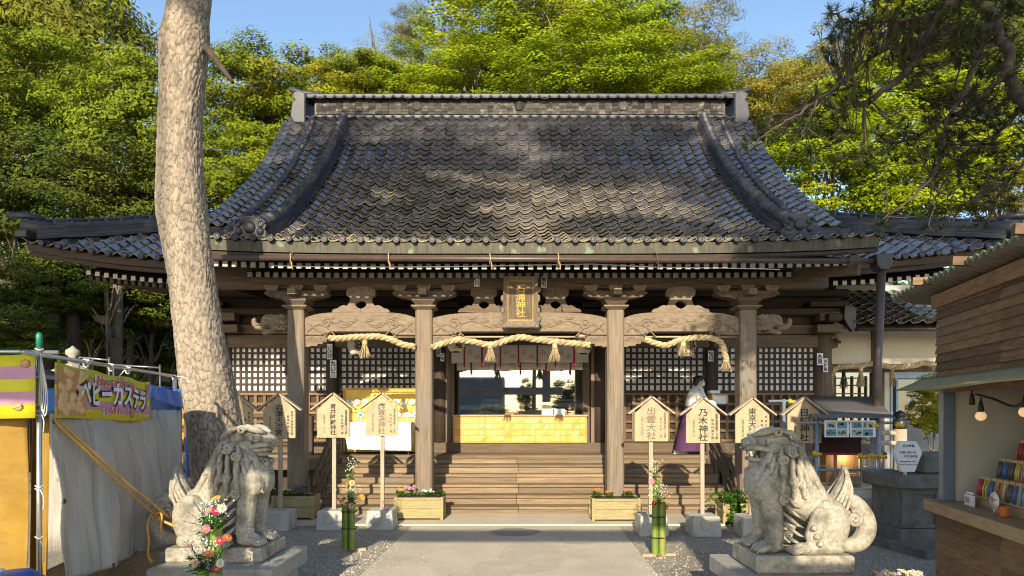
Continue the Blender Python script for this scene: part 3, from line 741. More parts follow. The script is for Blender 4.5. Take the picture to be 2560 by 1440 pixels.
for bi, (a, c) in enumerate(BAYS):
    a += .145; c -= .145; m_ = (a + c) / 2; hw = (c - a) / 2
    zt0, zt1 = Z(793, 10.8), Z(780, 10.8); zl0, zl1 = Z(838, 10.8), Z(829, 10.8)
    top = []; bot = []
    for i in range(25):
        u = -1 + 2 * i / 24
        top.append((m_ + u * hw, zt0 + (zt1 - zt0) * (1 - abs(u) ** 5) - .012 * (u * u)))
        e = abs(u) * hw; k = hw - e
        bot.append((m_ + u * hw, zl0 if k < .32 else (zl0 + (zl1 - zl0) * min(1, (k - .32) / .15))))
    b = MB(); b.prism(top + bot[::-1], 10.80, 11.0)
    bm_ = b.build('carved_beam', 'carved_wood', hall, bevel=.012)
    q = MB()
    for sx in (-1, 1):
        xe = m_ + sx * hw; zc = (zt0 + zl0) / 2
        q.tube(spiral(xe - sx * .38, zc + .05, .10, .02, 1.4, math.pi if sx > 0 else 0, 10.795, 24), .014, 6)
        wv = [(xe - sx * (.05 + .5 * t), 10.795, zc - .10 + .14 * math.sin(t * 3.6) - .02 * t) for t in rng(0, 1, 14)]
        q.tube(wv, .013, 6)
        for k in range(5):
            q.tube([(xe - sx * (.05 + .06 * k), 10.797, zc + .06 - .035 * k), (xe - sx * (.13 + .06 * k), 10.795, zc + .0 - .045 * k), (xe - sx * (.22 + .05 * k), 10.797, zc - .10)], [.012, .014, .005], 6)
        vine = [(m_ + sx * t * hw * .72, 10.795, zc + .03 + .055 * math.sin(t * 9 + 1)) for t in rng(.12, .95, 26)]
        q.tube(vine, .010, 6)
        for k in range(4):
            t = .2 + k * .19; cx = m_ + sx * t * hw * .72; cz = zc + .03 + .055 * math.sin(t * 9 + 1)
            q.ball((cx, 10.797, cz + .045), (.05, .012, .02)); q.tube(spiral(cx + .06, cz + .05, .035, .008, 1.1, 0, 10.796, 12), .008, 5)
    q.build('relief_carving', 'carved_wood', bm_)
    # frog-leg struts on the beam
    for xm in ([m_] if bi != 1 else [m_ - .62, m_ + .62]):
        zz = zt1 + .005; k = 1.0 if bi != 1 else .9
        half = [(0, .06), (.05, .075), (.095, .115), (.095, .15), (.05, .185), (0, .195), (0, .45), (.12, .45), (.20, .42), (.255, .36), (.25, .29), (.185, .255), (.20, .17), (.24, .11), (.30, .125), (.36, .10), (.40, .07), (.47, .055), (.50, .02), (.50, -.004), (0, -.004)]
        b = MB()
        for sx in (1, -1): b.prism([(xm + sx * p * k, zz + h) for p, h in half], 10.84, 10.95)
        for sx in (1, -1): b.tube(spiral(xm + sx * .19 * k, zz + .36, .06, .012, 1.3, 0, 10.835, 14, sx), .010, 5)
        b.build('frog_leg_strut', 'carved_wood' if bi != 1 else 'old_wood_x', hall, bevel=.006)
    # carved corner brackets under the beams
    for sx, xe in ((1, a), (-1, c)):
        if (bi, sx) in ((0, -1), (2, -1)): continue
        z1 = zl0 - .004; b = MB()
        ou = [(0, 0), (.40, 0), (.42, -.03), (.36, -.05), (.37, -.09), (.30, -.10), (.30, -.14), (.22, -.14), (.20, -.18), (.10, -.175), (.06, -.20), (0, -.19)]
        b.prism([(xe + sx * p, z1 + h) for p, h in ou], 10.83, 10.97)
        for k in range(5):
            b.tube(spiral(xe + sx * (.06 + .07 * k), z1 - .07 + .01 * (k % 2), .045, .01, 1.2, k, 10.825, 12, sx), .009, 5)
        b.build('carved_bracket', 'carved_wood', hall, bevel=.006)
    b = MB(); zr = Z(842, 10.85)
    b.cyl((a, 10.87, zr), (c, 10.87, zr), .016, n=8); b.build('curtain_rod', 'pale_wood_x', hall)
# elephant-head beam ends
for sx, xe in ((-1, PX[0] - .145), (1, PX[3] + .145)):
    b = MB(); zc = Z(808, 10.85); P = lambda dx, dy, dz: (xe + sx * dx, 10.9 + dy, zc + dz)
    b.ball(P(.16, 0, .02), (.22, .13, .15)); b.ball(P(.34, 0, .05), (.16, .12, .12)); b.ball(P(.05, 0, -.02), (.1, .12, .17))
    b.tube([P(.40, 0, .02), P(.47, 0, -.06), P(.56, 0, -.06), P(.62, 0, .0), P(.63, 0, .06), P(.59, 0, .08)], [.09, .075, .06, .05, .04, .035], 10)
    b.cap(P(.24, 0, -.11), P(.44, 0, -.17), .06, .035)
    for sy in (-1, 1):
        b.cap(P(.40, sy * .09, -.03), P(.58, sy * .10, -.02), .022, .008)
        b.ball(P(.38, sy * .11, .07), .028); b.tube([P(.30, sy * .11, .13), P(.38, sy * .12, .12), P(.43, sy * .10, .09)], .018, 6)
        for k in range(9):
            u, v = k % 3, k // 3
            b.tube([P(.02 + .085 * u + t * .11, sy * (.135 - .01 * u), .11 - .10 * v - .03 * math.sin(t * 6)) for t in rng(0, 1, 6)], [.012, .026, .03, .028, .02, .012, .006], 6)
    me = remesh(b, .012, 1)
    o = mesh_obj('elephant_beam_end', me, 'carved_wood', hall, -Vector(hall.location))
# ---- stairs, deck, podium
SX0, SX1 = -3.45, 3.92
for k in range(6):
    b = MB(); zt = .97 - .162 * (5 - k); d0 = 11.0 + .29 * k
    xa = SX0
    for xb in (.1 + .02 * (-1) ** k, SX1):
        b.box(xa + .002, xb - .002, d0, d0 + .38 if k < 5 else d0 + .3, zt - .05, zt)
        b.box(xa + .002, xb - .002, d0 + .035, d0 + .075, zt - .165, zt - .052)
        xa = xb
    b.build('stair_step', 'step_wood_x', hall, bevel=.006)
DK = 12.45
b = MB(); n = 12
for sx0, sx1 in ((-9.1, SX0), (SX0, SX1), (SX1, 7.0)):
    b.box(sx0 + .003, sx1 - .003, DK + .003, 13.75, .90, .968)
b.build('deck_floor', 'step_wood_x', hall)
b = MB()
for sx0, sx1 in ((-9.1, SX0), (SX1, 7.0)):
    b.box(sx0, sx1, DK + .03, DK + .16, .68, .898)
    for xx in rng(sx0 + .15, sx1 - .15, 4): b.box(xx - .09, xx + .09, DK + .08, DK + .26, 0, .679)
b.build_each('deck_frame', 'old_wood_x', hall)
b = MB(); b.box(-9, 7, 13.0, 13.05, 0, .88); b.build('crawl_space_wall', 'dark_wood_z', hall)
# ---- front wall
WD = 13.5; wz = lambda py: Z(py, WD); wx = lambda px: X(px, WD)
b = MB(); b.box(-6.75, 7.0, WD + .32, WD + .40, .97, 5.2)
b.box(-6.75, -6.65, WD + .4, 21.5, 0, 5.2); b.box(6.9, 7.0, WD + .4, 21.5, 0, 5.2); b.box(-6.75, 7.0, 21.5, 21.6, 0, 5.2)
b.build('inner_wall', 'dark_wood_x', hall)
b = MB()
for (a, c, h0, h1, y0) in ((-6.75, 7, 870, 838, WD - .08), (-6.75, 7, 836, 812, WD - .05), (-6.75, 7, 1134, 1106, WD - .1)):
    b.box(a, c, y0, WD + .25, wz(h0), wz(h1))
b.build_each('wall_beam', 'old_wood_x', hall, .012)
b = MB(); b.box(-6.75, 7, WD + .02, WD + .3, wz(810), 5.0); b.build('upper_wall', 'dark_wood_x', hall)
b = MB()
for zz in (3.9, 4.3, 4.65): b.box(-6.9, 7.15, WD - .25, WD + .015, zz, zz + .14)
for xx in (-6.5, -3.85, -1.55, 1.9, 4.3, 6.7):
    b.box(xx - .14, xx + .14, WD - .55, WD - .02, 3.72, 3.88); b.box(xx - .4, xx + .4, WD - .3, WD - .03, 4.06, 4.18)
b.build_each('wall_bracket', 'dark_wood_x', hall, .02)
for px, w_, m_ in ((556, .20, 'old_wood_z'), (832, .15, 'dark_wood_z'), (1100, .15, 'dark_wood_z'), (1500, .15, 'dark_wood_z'), (1776, .14, 'dark_wood_z'), (2057, .2, 'old_wood_z')):
    b = MB(); xx = wx(px)
    b.cyl((xx, WD + .05, .97), (xx, WD + .05, wz(812)), w_ * 1.0, n=20); b.build('wall_pillar', m_, hall)
b = MB()
for px, sx in ((2080, 1), (556, -1)):
    zz = Z(800, 13.2); xx = X(px, 13.2)
    b.prism([(xx - sx * .3, zz - .02), (xx + sx * .05, zz - .03), (xx + sx * .16, zz - .02), (xx + sx * .18, zz + .1), (xx + sx * .1, zz + .16), (xx - sx * .3, zz + .14)], 13.1, 13.35)
    b.box(*sorted((xx - sx * .35, xx + sx * .2)), 13.12, 13.33, Z(832, 13.2), Z(812, 13.2))
    b.tube([(xx + sx * .02, 13.2, zz - .05), (xx + sx * .1, 13.2, zz - .1), (xx + sx * .06, 13.2, zz - .2), (xx - sx * .02, 13.2, zz - .26)], .06, 8)
b.build_each('corner_bracket', 'old_wood_x', hall, .01)
def lattice(xa, xb, za, zb, pitch, bw, backing, m_, name, dpt=.05):
    n = max(1, round((xb - xa) / pitch)); p = (xb - xa) / n; k = max(1, round((zb - za) / pitch)); q = (zb - za) / k
    b = MB(); fr = .05
    b.box(xa - fr, xa, WD - .02, WD + .08, za - fr, zb + fr); b.box(xb, xb + fr, WD - .02, WD + .08, za - fr, zb + fr)
    b.box(xa, xb, WD - .02, WD + .08, za - fr, za); b.box(xa, xb, WD - .02, WD + .08, zb, zb + fr)
    for i in range(1, n): b.box(xa + i * p - bw / 2, xa + i * p + bw / 2, WD, WD + dpt, za, zb)
    for j in range(1, k): b.box(xa, xb, WD + .003, WD + dpt - .003, za + j * q - bw / 2, za + j * q + bw / 2)
    o = b.build(name, m_, hall)
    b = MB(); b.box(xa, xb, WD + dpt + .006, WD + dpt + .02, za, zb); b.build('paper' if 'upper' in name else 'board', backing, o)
for xa, xb in ((572, 816), (853, 1082), (1518, 1758), (1795, 1840), (1868, 2036)):
    lattice(wx(xa), wx(xb), wz(976), wz(867), .126, .042, 'paper', 'dark_wood_z', 'upper_lattice', .032)
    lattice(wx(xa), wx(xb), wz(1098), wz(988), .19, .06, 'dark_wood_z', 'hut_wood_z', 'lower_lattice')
# central window and golden counter front
b = MB(); b.box(wx(1141), wx(1459), WD + .10, WD + .12, wz(1040), wz(905)); win = b.build('window', 'window_glass', hall)
b = MB()
for px in (1128, 1466): b.box(wx(px) - .07, wx(px) + .07, WD - .02, WD + .2, wz(1108), wz(870))
b.box(wx(1136), wx(1458), WD + .0, WD + .16, wz(1041), wz(1036))
b.build('window_frame', 'old_wood_z', win, bevel=.01)
b = MB()
for px in (1085, 1117, 1483, 1515): b.box(wx(px) - .05, wx(px) + .05, WD - .03, WD + .12, wz(1108), wz(870))
b.build_each('door_jamb', 'pillar_wood_z', hall, .01)
b = MB(); b.box(wx(1141), wx(1459), WD + .2, WD + .22, wz(905), wz(868)); b.build('transom', 'dark_wood_x', hall)
# railings beside the stairs and along the veranda
for sx, xe in ((-1, SX0 - .02), (1, SX1 + .02)):
    g = bpy.data.objects.new('stair_railing', None); col.objects.link(g); g.parent = hall; g.location = Vector((xe, 12.4, 0)) - Vector(hall.location)
    b = MB(); b.cyl((xe, 12.5, .5), (xe, 12.5, 1.55), .07, n=14); b.build('newel_post', 'old_wood_z', g)
    b = MB(); b.lathe((xe, 12.5, 1.5), [(.082, 0), (.084, .22), (.07, .25), (.05, .28), (.062, .31), (.075, .35), (.07, .40), (.04, .44), (.012, .48), (.001, .49)], 16); b.build('onion_cap', 'dark_metal', g)
    for h_ in (.78, .45, .18):
        b = MB(); pts = smoothpath([(xe, 12.5, .95 + h_ * .62), (xe, 12.1, .85 + h_ * .7), (xe, 11.5, .42 + h_ * .8), (xe, 11.05, .10 + h_ * .8), (xe, 10.95, .06 + h_ * .6)], 4)
        b.tube(pts, .042 if h_ > .6 else .035, 8); b.build('hand_rail', 'old_wood_y', g)
    b = MB()
    for yy, zz in ((11.1, .75), (11.6, 1.1), (12.1, 1.35)): b.box(xe - .03, xe + .03, yy - .03, yy + .03, zz - .75, zz)
    b.build_each('baluster', 'old_wood_z', g)
for xa, xb in ((-9.0, SX0 - .6), (SX1 + .7, 6.6)):
    g = bpy.data.objects.new('veranda_railing', None); col.objects.link(g); g.parent = hall; g.location = Vector((xa, 12.5, .97)) - Vector(hall.location)
    for zz, rr in ((1.75, .05), (1.46, .04), (1.18, .04)):
        if xa > 0: continue
        b = MB(); b.cyl((xa, 12.58, zz), (xb, 12.58, zz), rr, n=10); b.build('rail', 'old_wood_x', g)
    b = MB()
    for xx in rng(xa, xb, 4):
        if xa > 0: continue
        b.box(xx - .05, xx + .05, 12.53, 12.63, .97, 1.75)
    b.build_each('rail_post', 'old_wood_z', g)
# ---------------------------------------------------------------- trees
import numpy as np
rg = np.random.default_rng(5)
def leaves(name, C, N, size, m_, rnd, aspect=.5, fold=.25):
    """many small four-cornered leaves: centres C, facing N"""
    n = len(C); C = np.asarray(C, float); N = np.asarray(N, float)
    N /= np.linalg.norm(N, axis=1, keepdims=True) + 1e-9
    a = rg.normal(size=(n, 3)); t = a - N * (a * N).sum(1, keepdims=True); t /= np.linalg.norm(t, axis=1, keepdims=True) + 1e-9
    b_ = np.cross(N, t); s = (np.asarray(size) * rg.uniform(.65, 1.25, n))[:, None] if not hasattr(size, 'shape') else size[:, None]
    v = np.empty((n, 4, 3))
    v[:, 0] = C - t * s * .5 - N * s * fold * .3; v[:, 2] = C + t * s * .5 - N * s * fold * .3
    v[:, 1] = C + b_ * s * .5 * aspect + N * s * .05; v[:, 3] = C - b_ * s * .5 * aspect + N * s * .05
    me = bpy.data.meshes.new(name)
    me.vertices.add(n * 4); me.vertices.foreach_set('co', v.ravel())
    me.loops.add(n * 4); me.loops.foreach_set('vertex_index', np.arange(n * 4, dtype=np.int32))
    me.polygons.add(n); me.polygons.foreach_set('loop_start', np.arange(0, n * 4, 4, dtype=np.int32))
    me.update(calc_edges=True)
    q = me.attributes.new('rnd', 'FLOAT', 'FACE'); q.data.foreach_set('value', np.clip(rnd, 0, 1).astype(np.float32))
    me.materials.append(MATS[m_])
    return me
def crown(name, m_, clumps=75, per=290, leaf=.05, csize=(.17, .34), flatc=.55, shell=.55, up=.5, aspect=.5, cone=0., holes=.0, low=-.75):
    Cs = []; Ns = []; Rn = []
    k = 0
    while k < clumps:
        p = rg.normal(size=3); p /= np.linalg.norm(p); rr = (shell + (1 - shell) * rg.random() ** .6) if rg.random() < .8 else rg.uniform(.15, .6)
        p = p * rr
        if p[2] < low: continue
        if cone:
            h = (p[2] + 1) / 2; p[:2] *= max(.12, 1 - cone * h)
        k += 1
        cs = rg.uniform(*csize); m = int(per * (cs / .25) ** 1.6)
        q = rg.normal(size=(m, 3)); q /= np.linalg.norm(q, axis=1, keepdims=True); q *= rg.uniform(.35, 1, (m, 1)) ** .5
        q += rg.normal(size=(m, 3)) * .12
        q[:, 2] = np.where(q[:, 2] < -.3, q[:, 2] * .5, q[:, 2])
        nn = q * .6 + p * .4 + np.array([-.05, -.45, up]) + rg.normal(size=(m, 3)) * .38
        q = q * cs * np.array([1, 1, flatc])
        Cs.append(p + q); Ns.append(nn); Rn.append(np.clip(rg.normal(.5, .16) + rg.normal(0, .2, m), 0, 1))
    return leaves(name, np.concatenate(Cs), np.concatenate(Ns), leaf, m_, np.concatenate(Rn), aspect)
def limbs(name, m_, n=9, spread=.7, lean=.0, r0=.05, crown_from=.35):
    """unit trunk 0..1 with limbs reaching out into the crown"""
    b = MB()
    pts = [(0, 0, -.03), (.006, .0, .02)] + [(lean * t * t + .025 * math.sin(5 * t + n), .02 * math.cos(4 * t), t) for t in rng(.08, 1, 9)]
    b.tube(pts, [r0 * 1.5, r0 * 1.2] + [r0 * (1.05 - .85 * t) for t in rng(.08, 1, 9)], 9)
    for i in range(n):
        h = crown_from + (.95 - crown_from) * i / n; a = i * 2.4 + random.random(); L = spread * random.uniform(.5, 1) * (1.1 - .5 * h)
        s = Vector((lean * h * h, 0, h)); dx, dy = math.cos(a), math.sin(a)
        P = [s + Vector((dx * L * t, dy * L * t, .30 * L * t ** .7 + .03 * math.sin(9 * t + i))) for t in rng(0, 1, 6)]
        b.tube(P, [r0 * .45 * (1 - .8 * t) * (1.1 - .5 * h) for t in rng(0, 1, 6)], 6)
        for q in range(2):
            e = P[3 + q]; aa = a + (1 if q else -1) * .8
            b.tube([e, e + Vector((math.cos(aa) * L * .25, math.sin(aa) * L * .25, L * .14)), e + Vector((math.cos(aa) * L * .45, math.sin(aa) * L * .45, L * .2))], [r0 * .16, r0 * .11, r0 * .05], 5)
    return b.mesh(name)
random.seed(21)
CR = {
 'broad': [crown('crown_broad', 'leaf_broad', 150, 300, .054, csize=(.11, .28), flatc=.7, up=.35), crown('crown_broad2', 'leaf_broad', 130, 320, .054, csize=(.12, .30), flatc=.6, up=.4)],
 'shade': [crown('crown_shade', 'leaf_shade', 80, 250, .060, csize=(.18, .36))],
 'maple': [crown('crown_maple', 'leaf_maple', 140, 260, .045, flatc=.5, up=.6, aspect=.75, csize=(.12, .30)), crown('crown_maple2', 'leaf_maple', 90, 260, .050, flatc=.42, up=.7, aspect=.7, shell=.6)],
 'olive': [crown('crown_olive', 'leaf_olive', 100, 250, .045, csize=(.13, .27), flatc=.7)],
 'pale': [crown('crown_pale', 'leaf_pale', 70, 130, .034, csize=(.14, .3), flatc=.5)],
 'conifer': [crown('crown_conifer', 'leaf_conifer', 130, 330, .055, csize=(.13, .26), flatc=.8, up=.1, aspect=.3, cone=.55, low=-.95)],
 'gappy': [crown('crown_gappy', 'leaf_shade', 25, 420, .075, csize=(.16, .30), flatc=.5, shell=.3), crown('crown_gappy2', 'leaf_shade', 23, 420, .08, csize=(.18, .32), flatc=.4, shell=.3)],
 'airy': [crown('crown_airy', 'leaf_maple', 75, 170, .046, flatc=.4, up=.7, aspect=.75, csize=(.13, .26), shell=.5)],
}
TR = {k: limbs('trunk_' + k, 'bark_grey', n, r0=r_, crown_from=cf) for k, n, r_, cf in (('a', 10, .05, .35), ('b', 12, .05, .35), ('c', 7, .03, .8))}
def tree(kind, label, px, py, d, rx, rz, group='trees of the wood behind the hall', bark='bark_grey', v=0, ry=None, name='broadleaf_tree', xyz=None, tr=None, crown_frac=.55):
    c = Vector(xyz) if xyz else W(px, py, d)
    if not xyz: rx = rx * d / F; rz = rz * d / F
    gz0 = gnd(c.x, c.y)
    t = thing(name, label, 'tree', (c.x, c.y, gz0), group)
    h = c.z - gz0 + rz * .55
    o = bpy.data.objects.new('trunk', TR[tr or ('a' if v == 0 else 'b')]); col.objects.link(o); o.parent = t
    sxy = max(rx * .95, .25 * h * .5); o.scale = (sxy, sxy, h)
    if not o.data.materials: o.data.materials.append(MATS[bark])
    o.rotation_euler = (0, 0, random.uniform(0, 6))
    L = CR[kind]; k = bpy.data.objects.new('crown', L[v % len(L)]); col.objects.link(k); k.parent = t
    k.location = (0, 0, c.z - gz0); k.scale = (rx, ry or rx, rz); k.rotation_euler = (0, 0, random.uniform(-.5, .5))
    if random.random() < .5: k.scale.x *= -1
    return t
B = 'broad'
TL = [
 ('conifer', 'tall feathery conifer rising above the left end of the wood', 120, 60, 30, 290, 350, 'conifer_tree'),
 ('conifer', 'feathery conifer half hidden by the tall one at the upper left corner', -30, 90, 33, 220, 330, 'conifer_tree'),
 (B, 'broad evergreen tree with glossy leaves under the tall feathery conifer', 90, 250, 25, 210, 150, None),
 (B, 'evergreen tree immediately left of the bare pine trunk, above the hall eave', 330, 330, 23, 190, 190, None),
 (B, 'wide domed evergreen tree between the pine trunk and the roof ridge', 640, 255, 26, 195, 140, None),
 (B, 'lower evergreen tree hugging the left gable slope of the hall roof', 590, 450, 22, 150, 130, None),
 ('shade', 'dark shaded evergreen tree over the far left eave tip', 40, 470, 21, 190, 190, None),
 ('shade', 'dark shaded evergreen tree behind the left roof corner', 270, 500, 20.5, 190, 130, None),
 (B, 'small rounded evergreen poking up left of the roof ridge end', 880, 225, 30, 125, 90, None),
 ('pale', 'pale straw coloured tree with thin new leaves against blue sky', 960, 160, 36, 110, 75, None),
 ('olive', 'brownish pine top standing alone against the sky above the ridge', 1040, 85, 40, 75, 52, None),
 ('airy', 'tall airy maple with bare limbs showing against the sky', 1300, 70, 30, 230, 150, 'maple_tree'),
 ('maple', 'bright lime maple crown behind the middle of the ridge', 1180, 195, 27, 160, 90, 'maple_tree'),
 ('maple', 'bright lime maple crown right of centre above the ridge', 1440, 180, 25, 190, 110, 'maple_tree'),
 ('shade', 'dark conifer showing through the gap between the maples', 1240, 190, 33, 150, 80, None),
 ('airy', 'tall leafy limbs at the top edge near the blue sky gap', 1580, 40, 31, 110, 110, 'maple_tree'),
 ('olive', 'tall olive tree left of the right hand sky gap', 1735, 110, 29, 105, 125, None),
 ('maple', 'yellow green maple crown just above the right ridge end', 1650, 215, 26, 170, 80, 'maple_tree'),
 ('olive', 'rounded golden green tree beneath the right hand sky gap', 1890, 230, 27, 140, 100, None),
 ('olive', 'golden green tree partly covered by the overhanging pine', 2080, 190, 28, 130, 115, None),
 ('maple', 'vivid lime maple beside the right gable slope of the roof', 2080, 420, 22, 190, 150, 'maple_tree'),
 ('maple', 'vivid lime maple above the right eave below the pine boughs', 2330, 440, 21, 200, 150, 'maple_tree'),
 ('maple', 'lime maple behind the middle of the overhanging pine', 2240, 260, 25, 190, 140, 'maple_tree'),
 ('shade', 'dark green tree filling the upper right corner', 2480, 120, 24, 220, 200, None),
 ('maple', 'lime maple at the far right over the stall roof', 2520, 330, 22, 150, 150, 'maple_tree'),
 (B, 'broad green tree behind the right hand lime maples', 2330, 60, 31, 190, 170, None),
 ('olive', 'yellowish shrubby tree above the right roof corner tile', 2500, 500, 20, 130, 80, None),
 ('maple', 'tall lime maple whose crown meets the top edge above the ridge crest', 1330, 70, 29, 190, 120, 'maple_tree'),
 ('airy', 'leafy maple between the brownish pine top and the tall lime maple', 1150, 70, 32, 130, 120, 'maple_tree'),
 ('maple', 'lime maple crown at the top edge next to the olive tree', 1540, 90, 30, 150, 110, 'maple_tree'),
 (B, 'evergreen filling the gap left of the ridge end below the pale tree', 850, 270, 33, 150, 110, None),
 ('maple', 'yellow green maple low behind the left part of the ridge', 1030, 215, 31, 140, 80, 'maple_tree'),
 (B, 'green tree low behind the ridge under the airy maples', 1540, 200, 33, 170, 110, None),
 (B, 'green tree at the foot of the sky gap behind the right ridge end', 1820, 290, 32, 170, 100, None),
 (B, 'green tree behind the golden ones under the overhanging pine', 2010, 300, 33, 180, 130, None),
 (B, 'evergreen tree far back between the domed evergreen and the ridge', 760, 370, 27, 130, 160, None),
]
vv = 0
for kind, lab, px, py, d, rx, rz, nm in TL:
    vv += 1
    tree(kind, lab, px, py, d, rx, rz, v=vv % 2, name=nm or 'broadleaf_tree', ry=max(rx * d / F * .8, 2.2))
# dark understorey left of the hall and slim trunks in its shade
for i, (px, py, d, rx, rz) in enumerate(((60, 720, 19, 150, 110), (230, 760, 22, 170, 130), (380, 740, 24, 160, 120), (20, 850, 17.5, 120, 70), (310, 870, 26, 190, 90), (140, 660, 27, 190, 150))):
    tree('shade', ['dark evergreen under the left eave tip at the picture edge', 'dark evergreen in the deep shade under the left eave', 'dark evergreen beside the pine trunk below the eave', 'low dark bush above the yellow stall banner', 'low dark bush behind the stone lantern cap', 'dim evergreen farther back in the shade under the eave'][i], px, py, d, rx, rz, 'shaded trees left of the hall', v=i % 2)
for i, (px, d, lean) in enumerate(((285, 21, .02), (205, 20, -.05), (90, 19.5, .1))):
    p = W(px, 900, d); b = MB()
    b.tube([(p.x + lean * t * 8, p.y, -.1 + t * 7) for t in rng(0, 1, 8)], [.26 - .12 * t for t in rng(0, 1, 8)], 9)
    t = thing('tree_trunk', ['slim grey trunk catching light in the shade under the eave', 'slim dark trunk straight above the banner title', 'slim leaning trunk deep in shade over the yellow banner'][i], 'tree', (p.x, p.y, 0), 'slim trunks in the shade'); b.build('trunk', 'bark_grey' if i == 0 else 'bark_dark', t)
# wooded slope behind everything
pts = []; nn = []
for i in range(26000):
    x = random.uniform(-46, 46); y = random.uniform(31, 62)
    zz = gnd(x, y) + random.random() ** 2 * 5.5
    pts.append((x, y, zz)); nn.append((random.gauss(0, .5), -.6, random.random()))
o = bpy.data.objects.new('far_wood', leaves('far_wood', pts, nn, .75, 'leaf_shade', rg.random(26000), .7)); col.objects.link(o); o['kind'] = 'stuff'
# ---- the big bare pine trunk in front of the hall
pt = thing('pine_tree', 'tall bare pine trunk with flaking bark in front of the hall', 'tree', (W(575, 1380, 8.2).x, 8.2, 0))
prof = [(578, 1395, 160), (566, 1300, 148), (552, 1180, 140), (536, 1060, 136), (520, 970, 135), (507, 890, 128), (494, 800, 120), (480, 700, 114), (464, 600, 118), (456, 535, 124), (452, 460, 116), (450, 360, 108), (453, 270, 108), (457, 190, 112), (462, 105, 118), (468, 50, 106), (476, -20, 104), (486, -150, 96), (495, -300, 84), (500, -480, 66)]
cp = smoothpath([W(a, c, 8.2) for a, c, e in prof], 22); ww = smoothpath([(e, 0, 0) for a, c, e in prof], 22)
b = MB(); n = 150; k = len(cp); PT = np.empty((k, n, 3)); CK = np.empty((k, n))
for i, (p, q) in enumerate(zip(cp, ww)):          # real relief: plates with cracks between them
    r_ = q.x * .475 * 8.2 / F
    for j in range(n):
        a = 2 * math.pi * j / n; ca, sa = math.cos(a), math.sin(a)
        w1 = mnoise.noise(Vector((ca * 2.2, sa * 2.2, p.z * 1.6))); w2 = mnoise.noise(Vector((ca * 5, sa * 5, p.z * 4)))
        dd, _ = mnoise.voronoi(Vector((ca * 6.6 + .5 * w2, sa * 6.6 + .5 * w1, p.z * 9. + .8 * w2)))
        ck = min(1., (dd[1] - dd[0]) / .2); CK[i, j] = .12 + .62 * ck + .25 * mnoise.noise(Vector((ca * 9, sa * 9, p.z * 7)))
        PT[i, j] = p + Vector((ca, sa, 0)) * (r_ * (1 + .045 * w1 + .02 * w2) + .017 * (ck ** .6 - 1) + .006 * mnoise.noise(Vector((ca * 14, sa * 14, p.z * 16))))
b.v = [Vector(v) for v in PT.reshape(-1, 3)]
b.f = [(i * n + j, i * n + (j + 1) % n, (i + 1) * n + (j + 1) % n, (i + 1) * n + j) for i in range(k - 1) for j in range(n)]
b.r = [float(min(1, max(0, CK[i, j]))) for i in range(k - 1) for j in range(n)]; b.s = [True] * len(b.f)
b.build('trunk', 'bark_pine', pt)
b = MB(); b.tube([W(505, 110, 8.2), W(522, 128, 8.15), W(540, 150, 8.1), W(562, 180, 8.05), W(582, 206, 8.0)], [.06, .045, .04, .036, .024], 8); b.build('broken_branch', 'bark_dark', pt)
b = MB(); p = W(498, -440, 8.2)
for i in range(11):
    a = i * 2.4; L = random.uniform(2.4, 4.2); z0 = p.z - .9 + i * .32
    b.tube([(p.x + math.cos(a) * L * t, p.y + math.sin(a) * L * t, z0 + .5 * t + .12 * math.sin(7 * t)) for t in rng(0, 1, 6)], [.13 * (1 - .8 * t) for t in rng(0, 1, 6)], 7)
b.build('branch', 'bark_dark', pt)
PC = crown('crown_pine', 'pine_needle', 60, 190, .075, csize=(.14, .28), flatc=.4, up=.9, aspect=.12, low=-.5)
o = bpy.data.objects.new('crown', PC); col.objects.link(o); o.parent = pt; o.location = Vector((p.x, p.y - .3, p.z + 1.5)) - Vector(pt.location); o.scale = (4.6, 4.2, 2.3)
